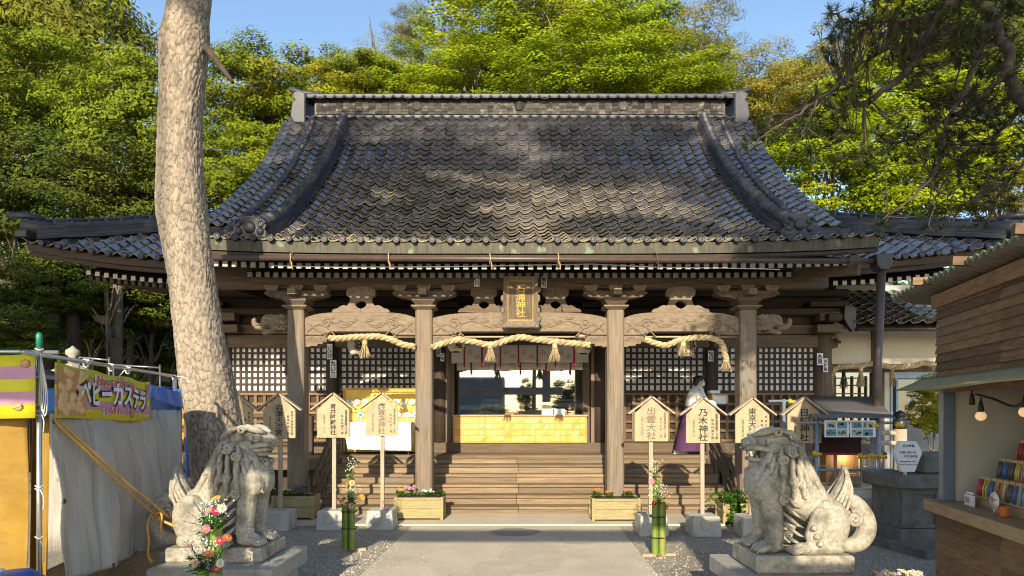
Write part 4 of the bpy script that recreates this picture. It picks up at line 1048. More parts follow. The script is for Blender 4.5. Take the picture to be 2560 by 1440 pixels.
# ---- overhanging pine at the upper right: boughs and needle tufts
op = thing('overhanging_pine', 'dark pine boughs hanging into the upper right of the view', 'tree', (W(2760, 1034, 6.5).x, 6.6, 0))
BR = [
 ([(2760, 1400, 6.6), (2740, 900, 6.6), (2720, 450, 6.6), (2680, 200, 6.6), (2640, -120, 6.6)], .2, .12),
 ([(2705, 330, 6.6), (2620, 300, 6.5), (2559, 258, 6.5), (2537, 224, 6.5), (2520, 181, 6.5), (2524, 138, 6.5), (2503, 99, 6.5), (2473, 43, 6.5), (2447, 0, 6.5), (2420, -80, 6.5)], .062, .052),
 ([(2447, -40, 6.5), (2410, -20, 6.4), (2382, 0, 6.4), (2352, 26, 6.4), (2309, 103, 6.3), (2275, 168, 6.2), (2232, 207, 6.2), (2189, 241, 6.1), (2159, 263, 6.1), (2137, 245, 6.1), (2131, 198, 6.1), (2103, 211, 6.0), (2038, 254, 6.0), (1986, 293, 5.9), (1926, 327, 5.9), (1874, 370, 5.8)], .058, .007),
 ([(2490, 80, 6.5), (2451, 65, 6.4), (2456, 99, 6.4), (2438, 164, 6.3), (2408, 241, 6.3), (2370, 297, 6.2), (2357, 374, 6.2), (2326, 448, 6.1), (2253, 512, 6.1), (2206, 547, 6.0)], .045, .006),
 ([(2326, 448, 6.1), (2374, 499, 6.1), (2425, 508, 6.1)], .016, .005), ([(2330, 455, 6.1), (2332, 520, 6.1), (2318, 570, 6.1)], .010, .004), ([(2374, 499, 6.1), (2380, 560, 6.1)], .009, .004),
 ([(2520, 168, 6.5), (2481, 219, 6.5), (2404, 275, 6.6), (2318, 327, 6.7), (2232, 357, 6.7), (2146, 387, 6.7)], .036, .006),
 ([(2309, 103, 6.3), (2206, 129, 6.4), (2124, 181, 6.5), (2090, 215, 6.5)], .022, .006),
 ([(2382, 0, 6.4), (2309, 43, 6.6), (2200, 52, 6.6), (2146, 56, 6.6), (2107, 47, 6.6), (2072, 32, 6.6)], .030, .010),
 ([(2408, -20, 6.4), (2395, 80, 6.7), (2396, 180, 6.7), (2380, 250, 6.7)], .022, .006),
 ([(2559, 258, 6.5), (2500, 330, 6.7), (2430, 370, 6.8), (2380, 420, 6.8)], .03, .006), ([(2650, 330, 6.6), (2560, 400, 6.8), (2500, 480, 6.8)], .03, .006),
 ([(2232, 357, 6.7), (2180, 330, 6.7), (2120, 330, 6.7)], .012, .005), ([(2038, 254, 6.0), (2010, 330, 6.0), (1960, 400, 6.0)], .012, .004),
 ([(2447, 0, 6.5), (2520, -40, 6.4), (2600, -90, 6.2)], .06, .02),
]
bb = MB(); ancs = []
for pts_, r0, r1 in BR:
    P = smoothpath([W(*p) for p in pts_], 5); n = len(P)
    P = [p + Vector((random.gauss(0, .008), random.gauss(0, .02), random.gauss(0, .008))) for p in P]
    bb.tube(P, [lerp(r0, r1, (i / (n - 1)) ** .7) for i in range(n)], 8)
    if r1 < .1: ancs += [(p, i / n) for i, p in enumerate(P) if i > n * .25]
tw = MB(); tufts = []
ZN = [(2210, 70, 110, 80), (2310, 130, 100, 90), (2110, 250, 90, 50), (1965, 300, 80, 40), (1900, 345, 60, 35), (2010, 340, 90, 45), (2310, 330, 130, 60), (2390, 290, 90, 70), (2450, 370, 110, 70), (2250, 385, 100, 45), (2150, 390, 80, 35), (2490, 240, 80, 80), (2540, 340, 60, 90), (2070, 300, 70, 40), (2100, 130, 60, 50), (2400, 60, 100, 60), (2500, 40, 70, 60), (2420, 450, 90, 50), (2520, 470, 60, 60), (2205, 560, 25, 25), (2330, 540, 40, 40), (2095, 40, 35, 30), (2440, 560, 40, 30)]
for zx, zy, rx, ry in ZN:
    for i in range(max(6, int(rx * ry / (105 if zy < 260 else 190)))):
        a = random.uniform(0, 6.283); q = random.random() ** .5
        p = W(zx + rx * q * math.cos(a), zy + ry * q * math.sin(a), random.uniform(5.8, 7.2))
        near = min(ancs, key=lambda t: (t[0] - p).length_squared)[0]
        if (near - p).length > .12: tw.tube([near, near.lerp(p, .5) + Vector((0, 0, -.03 + random.gauss(0, .03))), p], [.007, .005, .003], 4, False)
        tufts.append((p, (p - near).normalized() if (p - near).length > .01 else Vector((0, 0, 1))))
nC = []; nv = []; nr = []
V = []; FA = []
for p, dr in tufts:
    dr = (dr + Vector((0, 0, .45)) + Vector((random.gauss(0, .3), random.gauss(0, .3), 0))).normalized(); cr = random.gauss(.45, .2)
    for j in range(40):
        d_ = (dr * random.uniform(.1, 1.1) + Vector((random.gauss(0, .55), random.gauss(0, .55), random.gauss(0, .5)))).normalized(); L = random.uniform(.06, .105)
        sdv = d_.cross(Vector((random.random(), random.random(), random.random()))).normalized() * .0026
        s0 = p - dr * random.uniform(0, .07)
        k = len(V); V += [s0 - sdv, s0 + sdv, s0 + d_ * L]; FA.append((k, k + 1, k + 2)); nr.append(min(1, max(0, cr + random.gauss(0, .15))))
bb.build('branch', 'bark_dark', op); tw.build('twig', 'bark_dark', op)
b = MB(); b.v = V; b.f = FA; b.r = nr; b.s = [False] * len(FA); b.build('needles', 'pine_needle', op)
b = MB()
for p, dr in random.sample(tufts, 230):
    if True: b.ball(p + Vector((random.gauss(0, .02), random.gauss(0, .02), random.gauss(0, .02))), .008, 6)
b.build('cone_bud', 'leaf_olive', op)['kind'] = 'stuff'
# ---- what stands behind the photographer: it shades the scene and shows in the window glass
tg = thing('torii_gate', 'stone gate behind the photographer, mirrored in the window glass', 'gate', (-.7, -1.0, 0))
for xx in (-3.2, 1.55):
    b = MB(); b.cyl((xx, -1, 0), (xx, -1, 3.9), .21, .18, 18); b.build('column', 'plinth_stone', tg)
b = MB(); b.box(-3.9, 2.3, -1.12, -.88, 2.65, 2.98); b.build('tie_beam', 'plinth_stone', tg)
b = MB(); b.prism([(-4.6, 4.04), (-2.5, 3.92), (1.2, 3.92), (3.0, 4.04), (3.1, 4.30), (1.2, 4.16), (-2.5, 4.16), (-4.7, 4.30)], -1.15, -.85); b.build('top_beam', 'plinth_stone', tg)
og = thing('office_block', 'grey office block mirrored in the window glass', 'building', (-3.4, -38, 0))
b = MB(); b.box(-6.4, -.8, -44, -38, 0, 5.6); b.build('wall', 'pale_concrete', og)
for k in range(3):
    b = MB(); b.box(-6.2, -1.0, -37.99, -37.9, 1.1 + k * 1.6, 2.2 + k * 1.6); b.build('window_band', 'office_glass', og)
for i, (x, y, z, rx, rz, kd, lab) in enumerate((
  (-7.0, -16, 18.6, 5.0, 3.3, 'gappy', 'sparse tree behind the photographer whose shade falls on the left roof'),
  (1.7, -18, 20.0, 5.6, 3.5, 'gappy', 'sparse tree behind the photographer whose shade falls on the middle roof'),
  (8.6, -15, 17.6, 4.6, 3.2, 'gappy', 'sparse tree behind the photographer whose shade falls on the right roof'),
  (-12.6, -1.2, 11.2, 6.4, 3.4, 'broad', 'unseen tree added left behind the photographer to shade the left eave'),  # added out of view to keep the left eave and understorey dark
  (5.0, -3.0, 9.6, 2.9, 2.6, 'broad', 'unseen tree added right behind the photographer to shade the pine boughs'),  # added out of view to throw shade on the overhanging boughs
  (1.2, -27, 3.4, 1.0, 1.5, 'conifer', 'young pine mirrored in the window glass'),
  (-1.6, -26, 1.7, 2.2, .9, 'olive', 'dry bush mirrored at the left of the window glass'),
  (2.4, -25, 1.5, 2.4, .8, 'broad', 'green bush mirrored in the middle of the window glass'),
  (5.0, -29, 3.2, 1.6, 1.6, 'shade', 'dark pine mirrored at the right of the window glass'))):
    tree(kd, lab, 0, 0, 0, rx, rz, 'trees behind the photographer', v=i % 2, xyz=(x, y, z), tr='c' if z > 5 else None)
# ---------------------------------------------------------------- donor sign boards
random.seed(31)
def sign(px, ytop, ybot, d, label, main, right=(), left='', block_y=None, faded=False, extra=''):
    xx = X(px, d); zt = Z(ytop, d); zb = Z(ybot, d); hw = .25; zs = zt - .24
    g = thing('wooden_sign', label, 'sign', (xx, d, 0), 'donor sign boards')
    b = MB(); b.prism([(xx - hw, zb), (xx + hw, zb), (xx + hw, zs - .02), (xx, zt - .03), (xx - hw, zs - .02)], d - .015, d + .015)
    bd = b.build('board', 'sign_wood', g)
    for sx in (-1, 1):
        b = MB(); a = Vector((xx - sx * .008, d, zt)); c = Vector((xx + sx * .345, d, zt - .265)); b.beam(a, c, .11, .022); b.build('roof_strip', 'pale_wood_x', g)
    b = MB(); b.box(xx - .029, xx + .029, d + .017, d + .06, .2, zt - .1); b.build('post', 'pale_wood_z', g)
    b = MB(); s = .2; zk = .30
    b.add([(xx + sx * w_, d + sy * w_, z) for w_, z in ((.215, 0), (.195, zk)) for sx, sy in ((-1, -1), (1, -1), (1, 1), (-1, 1))], [(0, 1, 5, 4), (1, 2, 6, 5), (2, 3, 7, 6), (3, 0, 4, 7), (4, 5, 6, 7), (3, 2, 1, 0)])
    k = b.build('concrete_block', 'cast_concrete', g, bevel=.012)
    b = MB(); b.tube([(xx - .02 + .075 * math.cos(t), d - .205, .18 + .075 * math.sin(t)) for t in rng(0, 6.283, 24)], .008, 6, False); b.build('block_ring', 'cast_concrete', k)
    y = d - .0185
    if main:
        b = MB(); n = len(main); sz = min(.102, .46 / n / 1.08)
        write(b, main, (xx - .005, y, (zs + zb) / 2 + .055), sz, vertical=True, bold=.016, step=(.49 / n) / sz, slant=.05, aspect=1.2)
        b.build('main_lettering', 'ink' if not faded else 'faded_ink', bd)
    b = MB()
    for i, t in enumerate(right):
        write(b, t, (xx + .20 - i * .06, y, zb + .24 - .03 * i), .034, vertical=True, bold=.008, step=(.38 if i == 0 else .31) / len(t) / .034)
    if left: write(b, left, (xx - .14, y, zb + .215), .030, vertical=True, bold=.004, step=1.06)
    if extra: write(b, extra, (xx + .075, y, zb + .37), .038, vertical=True, bold=.008)
    b.build('small_lettering', 'faded_ink' if faded else 'ink', bd)
    return g
R1, R2 = '能登半島復興祈願', '幣帛料御下賜'; R3 = '能登半島復興祈願キリコ大祭'
sign(592, 984, 1094, 9.78, 'pale board sign half hidden behind the pine trunk', '', ('能登半島復興', '幣帛料'), '')
sign(699, 983, 1095, 9.75, 'board sign reading 岩津天満宮 in front of the outer left pillar', '岩津天満宮', (R1, R2), '令和七年五月一日')
sign(834, 982, 1094, 9.80, 'board sign reading 青井阿蘇神社 before the stair foot', '青井阿蘇神社', (R3, R2), '令和六年十一月二日')
sign(955, 980, 1090, 9.85, 'stained board sign reading 麻賀多神社 in front of the white table', '麻賀多神社', (R3, R2), '令和六年九月十四日', faded=True)
sign(1628, 990, 1103, 9.35, 'faded board sign reading 出雲大社 right of the stairs', '出雲大社', (R3, R2), '令和六年九月十九日', faded=True)
sign(1757, 993, 1107, 9.30, 'board sign reading 乃木神社 in front of the walking priest', '乃木神社', (R3, R2), '令和六年十月一日')
sign(1880, 993, 1107, 9.25, 'board sign reading 東京大神宮 behind the head of the right stone lion', '東京大神宮', ('能登半島復興', '幣帛料御下'), '令和七年五月八日')
sign(2010, 993, 1107, 9.22, 'board sign reading 日枝神社 beside the small corrugated shelter', '日枝神社', (R1, R2), '令和七年五月二日', extra='永田町')
# ---------------------------------------------------------------- planters and plants
def planter(x0, x1, d0, d1, h, label):
    g = thing('planter_box', label, 'planter', ((x0 + x1) / 2, d0, .03), 'wooden planters')
    z0 = .03
    b = MB()
    for xx in (x0, x1 - .05):
        for yy in (d0, d1 - .05): b.box(xx, xx + .05, yy, yy + .05, z0, z0 + h)
    for zz in (z0 + .03, z0 + h * .52, z0 + h - .05):
        b.box(x0 + .052, x1 - .052, d0 + .004, d0 + .03, zz, zz + .042); b.box(x0 + .052, x1 - .052, d1 - .03, d1 - .004, zz, zz + .042)
        for xx in (x0 + .004, x1 - .03): b.box(xx, xx + .026, d0 + .052, d1 - .052, zz, zz + .042)
    b.build('frame', 'planter_wood', g, bevel=.006)
    b = MB(); b.box(x0 + .02, x1 - .02, d0 + .02, d1 - .02, z0 + .04, z0 + h - .03); b.build('panel', 'planter_wood', g)
    b = MB(); b.box(x0 + .03, x1 - .03, d0 + .035, d1 - .035, z0 + h - .029, z0 + h - .012); b.build('soil', 'soil', g)
    return g
PL = []
for (pa, pb, py, pt_, dd, lab) in ((678, 783, 1300, 1240, .40, 'greenish wooden planter behind the left stone lion'), (985, 1108, 1301, 1243, .42, 'wooden planter at the left foot of the stairs with pink blooms'),
                            (1480, 1602, 1304, 1246, .42, 'wooden planter at the right foot of the stairs with marigolds'), (1808, 1880, 1310, 1258, .42, 'wooden planter overgrown with trailing ivy')):
    d = 1.77 * F / (py - 1034); h = (py - pt_) * d / F
    planter(X(pa, d), X(pb, d), d, d + dd, h, lab); PL.append((X(pa, d), X(pb, d), d, dd, .03 + h))
def petals(b, c, r, n, face, rings=1, cup=.15):
    face = Vector(face).normalized(); u = face.cross(Vector((0, 0, 1)))
    u = u.normalized() if u.length > .1 else Vector((1, 0, 0)); v = u.cross(face); c = Vector(c)
    for k in range(rings):
        rr = r * (1 - .25 * k)
        for i in range(n):
            a = 2 * math.pi * (i + .5 * k) / n; e = u * math.cos(a) + v * math.sin(a); s = face.cross(e) * rr * 2.4 / n
            o = c + face * .004 * k
            b.add([o + e * rr * .15, o + e * rr * .7 + s * .55 + face * rr * cup, o + e * rr + face * rr * cup * .6, o + e * rr * .7 - s * .55 + face * rr * cup], [(0, 1, 2, 3)], False)
def bush(name, label, cat, c, r, h, n, leafm, flowers, group=None, nl=90, fr=.022):
    """low bedding plant: leaves, stems and flower heads"""
    g = thing(name, label, cat, c, group); b = MB()
    for i in range(nl):
        a = random.uniform(0, 6.283); q = random.random() ** .6 * r
        p = Vector(c) + Vector((q * math.cos(a), q * math.sin(a) * .8, h * random.uniform(.1, .85))); s = random.uniform(.018, .034)
        m_ = Matrix.Rotation(random.uniform(0, 6), 3, 'Z') @ Matrix.Rotation(random.uniform(-1, 1), 3, 'X')
        b.add([p + m_ @ Vector(v) * s for v in ((-1, 0, 0), (0, -.5, .15), (1, 0, 0), (0, .5, .15))], [(0, 1, 2, 3)])
    b.build('foliage', leafm, g)
    for m_, k in flowers:
        b = MB()
        for i in range(k):
            a = random.uniform(0, 6.283); q = random.random() ** .6 * r
            p = Vector(c) + Vector((q * math.cos(a), q * math.sin(a) * .7, h * random.uniform(.75, 1.1)))
            petals(b, p, fr, 8, (random.gauss(0, .5), -1, .7 + random.random()), 2, .2)
        b.build('blossom', m_, g)
    return g
def pl(i, u, v=.5): x0, x1, d, dd, z = PL[i]; return (lerp(x0, x1, u), d + dd * v, z - .015)
bush('viola_plant', 'violet violas blooming in the planter behind the left lion', 'flowers', pl(0, .62), .12, .17, 8, 'pot_leaf', [('petal_violet', 9)])
bush('viola_plant', 'low green plant with small white flowers beside the violet violas', 'flowers', pl(0, .2), .14, .10, 8, 'pot_leaf', [('petal_white', 8)])
bush('bedding_plant', 'yellow flowers at the left end of the planter with pink blooms', 'flowers', pl(1, .10), .08, .13, 8, 'pot_leaf', [('petal_yellow', 6)])
bush('bedding_plant', 'pink flower cluster in the planter at the left stair foot', 'flowers', pl(1, .30), .12, .15, 8, 'pot_leaf', [('petal_lilac', 22)])
bush('bedding_plant', 'white flowers in the planter at the left stair foot', 'flowers', pl(1, .65), .12, .10, 8, 'pot_leaf', [('petal_white', 12)])
bush('bedding_plant', 'flowerless green sprout at the right end of the pink bloom planter', 'plant', pl(1, .92), .08, .10, 8, 'pot_leaf', [])
bush('marigold', 'orange marigold at the left end of its planter', 'flowers', pl(2, .13), .085, .13, 6, 'pot_leaf', [('petal_orange', 6)], 'marigolds', fr=.028)
bush('marigold', 'orange marigold in the middle of its planter', 'flowers', pl(2, .40), .075, .10, 6, 'pot_leaf', [('petal_orange', 5)], 'marigolds', fr=.028)
bush('marigold', 'orange marigold at the right end of its planter', 'flowers', pl(2, .78), .10, .13, 6, 'pot_leaf', [('petal_orange', 5)], 'marigolds', fr=.028)
c = Vector(pl(3, .35)); g = thing('ivy_plant', 'bright green ivy spilling over the rightmost planter', 'plant', c); b = MB()
for i in range(420):
    if i < 260: p = c + Vector((random.gauss(.02, .15), random.gauss(-.08, .11), abs(random.gauss(.08, .07))))
    else: t = random.random(); p = c + Vector((random.gauss(.06 - .05 * t, .06), -.24 + random.gauss(0, .025), .04 - t * .36))
    s = random.uniform(.022, .038); m_ = Matrix.Rotation(random.uniform(0, 6), 3, 'Z') @ Matrix.Rotation(random.uniform(.2, 1.3), 3, 'X')
    b.add([p + m_ @ Vector(v) * s for v in ((0, -1, 0), (.8, -.2, .1), (.5, .8, 0), (-.5, .8, 0), (-.8, -.2, .1))], [(0, 1, 2, 3, 4)])
b.build('foliage', 'pot_leaf', g)
b = MB()
for i in range(5): b.tube([c, c + Vector((random.gauss(0, .1), -.12, .08)), c + Vector((random.gauss(0, .15), -.23, -.15))], .004, 4)
b.build('stem', 'pot_leaf', g)
# ---------------------------------------------------------------- bamboo vases
def bamboo(px, d, culms, label, ties, cross=True, zoff=0.):
    c = Vector((X(px, d), d, 0)); g = thing('bamboo_vase', label, 'flower vase', c, 'bamboo flower vases')
    for i, (dx, dy, h, r_) in enumerate(culms):
        b = MB(); b0 = .03; n = 3; P = []; Rr = []
        for k in range(n + 1):
            z = b0 + (h - b0) * k / n
            P += [(c.x + dx, d + dy, z - .012), (c.x + dx, d + dy, z), (c.x + dx, d + dy, z + .012)]; Rr += [r_, r_ * 1.06, r_]
        P = P[1:-1]; Rr = Rr[1:-1]; P[-1] = (c.x + dx, d + dy, h); Rr[-1] = r_
        b.tube(P, Rr, 16, False)
        b.tube([(c.x + dx, d + dy, h), (c.x + dx, d + dy, h - .12)], [r_ * .86, r_ * .8], 14, True)
        q = b.build('bamboo_stem', 'bamboo', g)
        b = MB(); n = 16
        b.add([(c.x + dx + rr * math.cos(2 * math.pi * j / n), d + dy + rr * math.sin(2 * math.pi * j / n), h + .001) for rr in (r_, r_ * .86) for j in range(n)], [(j, (j + 1) % n, n + (j + 1) % n, n + j) for j in range(n)])
        b.build('cut_rim', 'bamboo_cut', q)
    xs = [k[0] for k in culms]; ys = [k[1] for k in culms]; r_ = culms[0][3]
    for z in ties:
        b = MB(); m0 = Vector((c.x + sum(xs) / len(xs), d + sum(ys) / len(ys), z)); rx = (max(xs) - min(xs)) / 2 + r_ + .008; ry = (max(ys) - min(ys)) / 2 + r_ + .008
        b.tube([m0 + Vector((rx * math.cos(t), ry * math.sin(t), .004 * math.sin(3 * t))) for t in rng(0, 6.283, 28)], .007, 6); b.build('tie_band', 'black_rubber', g)
    if cross:
        b = MB(); b.beam(c + Vector((-.22, -.02, .018)), c + Vector((.22, .03, .018)), .05, .034); b.build('foot_bar', 'pale_wood_x', g)
        b = MB(); b.beam(c + Vector((-.02, -.17, .016)), c + Vector((.0, .17, .016)), .05, .03); b.build('foot_bar', 'plain_plank_y', g)
    return c
def gerbera(p, foot, colr, label, face=(0, -1, .45), r=.05, group='gerberas in the bamboo vases'):
    p = Vector(p); g = thing('gerbera', label, 'flower', p, group)
    b = MB(); petals(b, p, r, 18, face, 2, .12); b.build('flower_head', 'petal_' + colr, g)
    b = MB(); f = Vector(face).normalized(); b.ball(p + f * .006, r * .26, 8); b.build('flower_eye', 'petal_yellow' if colr not in ('yellow', 'orange', 'peach') else 'tan', g)
    b = MB(); q = Vector(foot); b.tube(smoothpath([p - f * .004, p - f * .02 + Vector((0, 0, -.03)), p.lerp(q, .5) + Vector((.01, 0, 0)), q], 3), .0035, 5); b.build('stem', 'pot_leaf', g)
def spray(c, rx, rz, n, label, nl=60):
    """a spray of tiny white flowers on thin stems with green leaves below"""
    c = Vector(c); g = thing('flower_spray', label, 'flowers', c, 'sprays of small white flowers'); w_ = MB(); s = MB(); l = MB()
    for i in range(n):
        p = c + Vector((random.gauss(0, rx * .55), random.gauss(0, rx * .4), rz * random.uniform(.3, 1.05)))
        r_ = random.uniform(.005, .009)
        w_.add([p + Vector(v) * r_ for v in ((-1, 0, 0), (0, -.6, -.9), (1, 0, 0), (0, -.3, 1))], [(0, 1, 2, 3)]); w_.add([p + Vector(v) * r_ for v in ((0, -1, 0), (-.9, 0, .6), (0, 1, 0), (.9, 0, .5))], [(0, 1, 2, 3)])
        if i % 3 == 0: s.tube([c + Vector((random.gauss(0, .01), 0, -.03)), c.lerp(p, .5) + Vector((0, 0, .02)), p], .0016, 3, False)
    for i in range(nl):
        p = c + Vector((random.gauss(0, rx * .4), random.gauss(-.01, rx * .3), random.uniform(-.02, rz * .5))); z = random.uniform(.014, .03)
        m_ = Matrix.Rotation(random.uniform(0, 6), 3, 'Z') @ Matrix.Rotation(random.uniform(-1.2, 1.2), 3, 'X')
        l.add([p + m_ @ Vector(v) * z for v in ((-1, 0, 0), (0, -.35, .1), (1, 0, 0), (0, .35, .1))], [(0, 1, 2, 3)])
    
    for q_, n_, m_ in ((w_, 'blossom', 'petal_white'), (s, 'stem', 'pot_leaf'), (l, 'foliage', 'pot_leaf')): q_.build(n_, m_, g)['kind'] = 'stuff'
d = 8.2
c = bamboo(872, d, [(-.045, 0, .60, .045), (.045, -.02, .60, .044), (.01, .07, .93, .043)], 'bamboo vase with orange gerberas left of the path', (.30, .52))
spray((c.x + .04, d - .03, .60), .11, .26, 60, 'white spray in the lower left path side vase'); spray((c.x + .01, d + .07, .93), .08, .27, 40, 'white spray topping the left path side vase')
gerbera(W(868, 1212, d), (c.x, d, .9), 'orange', 'orange gerbera at the top of the left path side vase', (-.6, -.6, .3)); gerbera(W(880, 1208, d - .03), (c.x, d, .9), 'peach', 'peach gerbera at the top of the left path side vase')
gerbera(W(858, 1250, d), (c.x, d, .6), 'orange', 'orange gerbera leaning out leftwards from the left path side vase', (-.4, -.5, .9)); gerbera(W(878, 1265, d - .08), (c.x, d, .6), 'peach', 'peach gerbera low on the left path side vase')
gerbera(W(905, 1243, d), (c.x + .03, d, .6), 'yellow', 'yellow gerbera on the right of the left path side vase', (.5, -.6, .5))
d = 7.9
c = bamboo(1647, d, [(-.045, 0, .68, .044), (.044, -.01, .68, .043), (-.02, .075, .94, .04)], 'bamboo vase with red and white flowers right of the path', (.24, .50))
spray((c.x, d - .03, .68), .11, .22, 60, 'white spray in the lower right path side vase'); spray((c.x - .03, d + .07, .94), .08, .26, 38, 'white spray topping the right path side vase')
gerbera(W(1630, 1205, d), (c.x, d, .9), 'pink', 'pink gerbera at the top of the right path side vase', (-.3, -.8, .5)); gerbera(W(1636, 1258, d - .04), (c.x, d, .68), 'scarlet', 'red flower left in the right path side vase', (-.2, -.8, .5), .04)
gerbera(W(1665, 1268, d - .04), (c.x + .03, d, .68), 'scarlet', 'red flower right in the right path side vase', (.4, -.8, .4), .04)
d = 4.75
c = bamboo(522, d, [(-.045, 0, Z(1425, d), .040), (.055, -.02, Z(1428, d), .040), (.0, .12, Z(1330, d), .045)], 'large bamboo vase before the left stone lion filled with gerberas', (.3,), False)
spray(W(505, 1425, d), .11, .22, 150, 'dense white spray low in the vase before the left lion', 170); spray(W(525, 1330, d + .12), .11, .24, 150, 'dense white spray high in the vase before the left lion', 150)
for px, py, cl, lab, fc in ((540, 1246, 'yellow', 'yellow gerbera topping the vase before the left lion', (-.2, -.5, .9)), (522, 1276, 'pink', 'rose pink gerbera under the yellow one', (-.4, -.7, .6)), (541, 1278, 'magenta', 'small magenta gerbera beside the rose pink one', (.2, -.8, .4)),
                           (555, 1271, 'white', 'cream gerbera at the upper right of the big vase', (.2, -.8, .3)), (516, 1322, 'pink', 'pale pink gerbera hanging at the rim of the tall bamboo', (-.1, -1, .1)), (478, 1360, 'pink', 'pink gerbera seen edge on at the far left of the big vase', (-.5, -.4, .8)),
                           (550, 1352, 'magenta', 'magenta gerbera right of the tall bamboo', (.2, -.8, .5)), (568, 1345, 'orange', 'salmon gerbera at the far right of the big vase', (.4, -.5, .7)), (522, 1384, 'orange', 'orange gerbera low in the middle of the big vase', (.2, -.6, .5)),
                           (488, 1406, 'peach', 'cream peach gerbera at the lower left of the big vase', (-.2, -1, .1)), (551, 1408, 'white', 'large white gerbera at the lower right of the big vase', (0, -1, .2)), (541, 1424, 'magenta', 'magenta gerbera just above the right short bamboo', (.2, -.7, .6))):
    gerbera(W(px, py, d - .06), W(lerp(px, 523, .6), py + 60, d), cl, lab, fc, .040)
g = thing('daisy_clump', 'white and pink daisies at the bottom edge before the right lion', 'flowers', W(2235, 1460, 4.9)); b = MB(); p2 = MB(); lf = MB(); ey = MB()
for i in range(60):
    px = random.uniform(2180, 2305); py = 1424 + 14 * random.random() + abs(px - 2235) * .08; p = W(px, py, random.uniform(4.7, 5.0)); fc = (random.gauss(0, .5), -.7, .8)
    petals(b if px > 2200 else p2, p, .018, 10, fc, 1, .1); ey.ball(p + Vector(fc).normalized() * .004, .006, 6); lf.tube([p, p - Vector((0, 0, .12))], .002, 3, False)
    lf.add([p + Vector((random.gauss(0, .03), 0, -.06)) + Vector(v) * .03 for v in ((-1, 0, 0), (0, -.3, .2), (1, 0, .3), (0, .3, .2))], [(0, 1, 2, 3)])
for q, nm, m_ in ((b, 'daisy_heads', 'petal_white'), (p2, 'pink_heads', 'petal_pink'), (ey, 'eyes', 'petal_yellow'), (lf, 'leaf_growth', 'pot_leaf')):
    o = q.build({'daisy_heads': 'blossom', 'pink_heads': 'pink_blossom', 'eyes': 'flower_eye', 'leaf_growth': 'foliage'}[nm], m_, g); o['kind'] = 'stuff'
# ---------------------------------------------------------------- straw ropes, lanterns, plaque, curtains
def rope(label, pts, d, r_, tassels, group='straw ropes', fray=1., tl=.30):
    P = smoothpath([W(px, py, d) for px, py in pts], 8); g = thing('straw_rope', label, 'rope', P[len(P) // 2], group)
    # resample evenly
    L = [0.]
    for a, c in zip(P, P[1:]): L.append(L[-1] + (c - a).length)
    n = int(L[-1] / .022); Q = []
    for i in range(n + 1):
        s = L[-1] * i / n; j = max(k for k in range(len(L)) if L[k] <= s + 1e-9); j = min(j, len(P) - 2)
        Q.append(P[j].lerp(P[j + 1], (s - L[j]) / max(1e-6, L[j + 1] - L[j])))
    b = MB()
    for k in range(3):
        pp = []
        for i, q in enumerate(Q):
            t = (Q[min(i + 1, n)] - Q[max(i - 1, 0)]).normalized(); u = t.cross(Vector((0, 1, 0))).normalized(); v = u.cross(t)
            a = i * .022 / (r_ * 2.6) * 2 * math.pi * .5 + k * 2.094
            pp.append(q + (u * math.cos(a) + v * math.sin(a)) * r_ * .52)
        b.tube(pp, r_ * .56, 7)
    b.build('twisted_strand', 'straw', g)
    b = MB()
    for i in range(int(120 * fray)):
        q = random.choice(Q); e = Vector((random.gauss(0, .05), random.gauss(0, .03), -abs(random.gauss(.03, .04)) + .02))
        b.tube([q + Vector((0, -r_ * .8, -r_ * .3)), q + e * .5 + Vector((0, -r_, 0)), q + e + Vector((0, -r_, 0))], [.0022, .002, .001], 3, False)
    b.build('loose_straw', 'straw', g)['kind'] = 'stuff'
    for tx, ty in tassels:
        c = W(tx, ty, d); b = MB()
        for i in range(70):
            a = random.uniform(0, 6.283); q = random.random() ** .5
            e = Vector((math.cos(a) * q, math.sin(a) * q, 0)); l = tl * random.uniform(.8, 1.1)
            b.tube([c + e * .035, c + e * .04 + Vector((0, 0, -l * .35)), c + e * .10 + Vector((random.gauss(0, .012), 0, -l))], [.0055, .005, .003], 4, False, True)
        t_ = b.build('tassel', 'straw', g)
        b = MB(); b.lathe(c + Vector((0, 0, -.07)), [(.03, .07), (.045, .05), (.047, 0), (.042, -.02)], 12); b.build('binding', 'straw', t_)
    return g
rope('straw rope with one tassel across the left porch bay', [(822, 845), (850, 846), (880, 843), (912, 842), (950, 842), (980, 850), (1010, 862), (1038, 866)], 10.7, .055, [(912, 850)])
rope('straw rope with two tassels across the middle porch bay', [(1078, 868), (1110, 858), (1140, 850), (1175, 853), (1226, 862), (1262, 852), (1300, 843), (1335, 848), (1387, 854), (1430, 858), (1475, 862)], 10.7, .055, [(1226, 858), (1387, 858)])
rope('straw rope curling down at its right end in the right porch bay', [(1612, 848), (1640, 858), (1665, 863), (1700, 850), (1740, 844), (1780, 846), (1803, 858), (1812, 885), (1816, 905)], 10.7, .052, [(1708, 854), (1816, 892)], tl=.24)
rope('straw rope over the windows of the white walled office', [(2074, 965), (2078, 935), (2092, 920), (2120, 916), (2150, 915), (2185, 909), (2235, 918), (2280, 915), (2310, 908), (2345, 912)], 13.9, .06, [(2152, 918), (2230, 918), (2074, 940)], tl=.42)
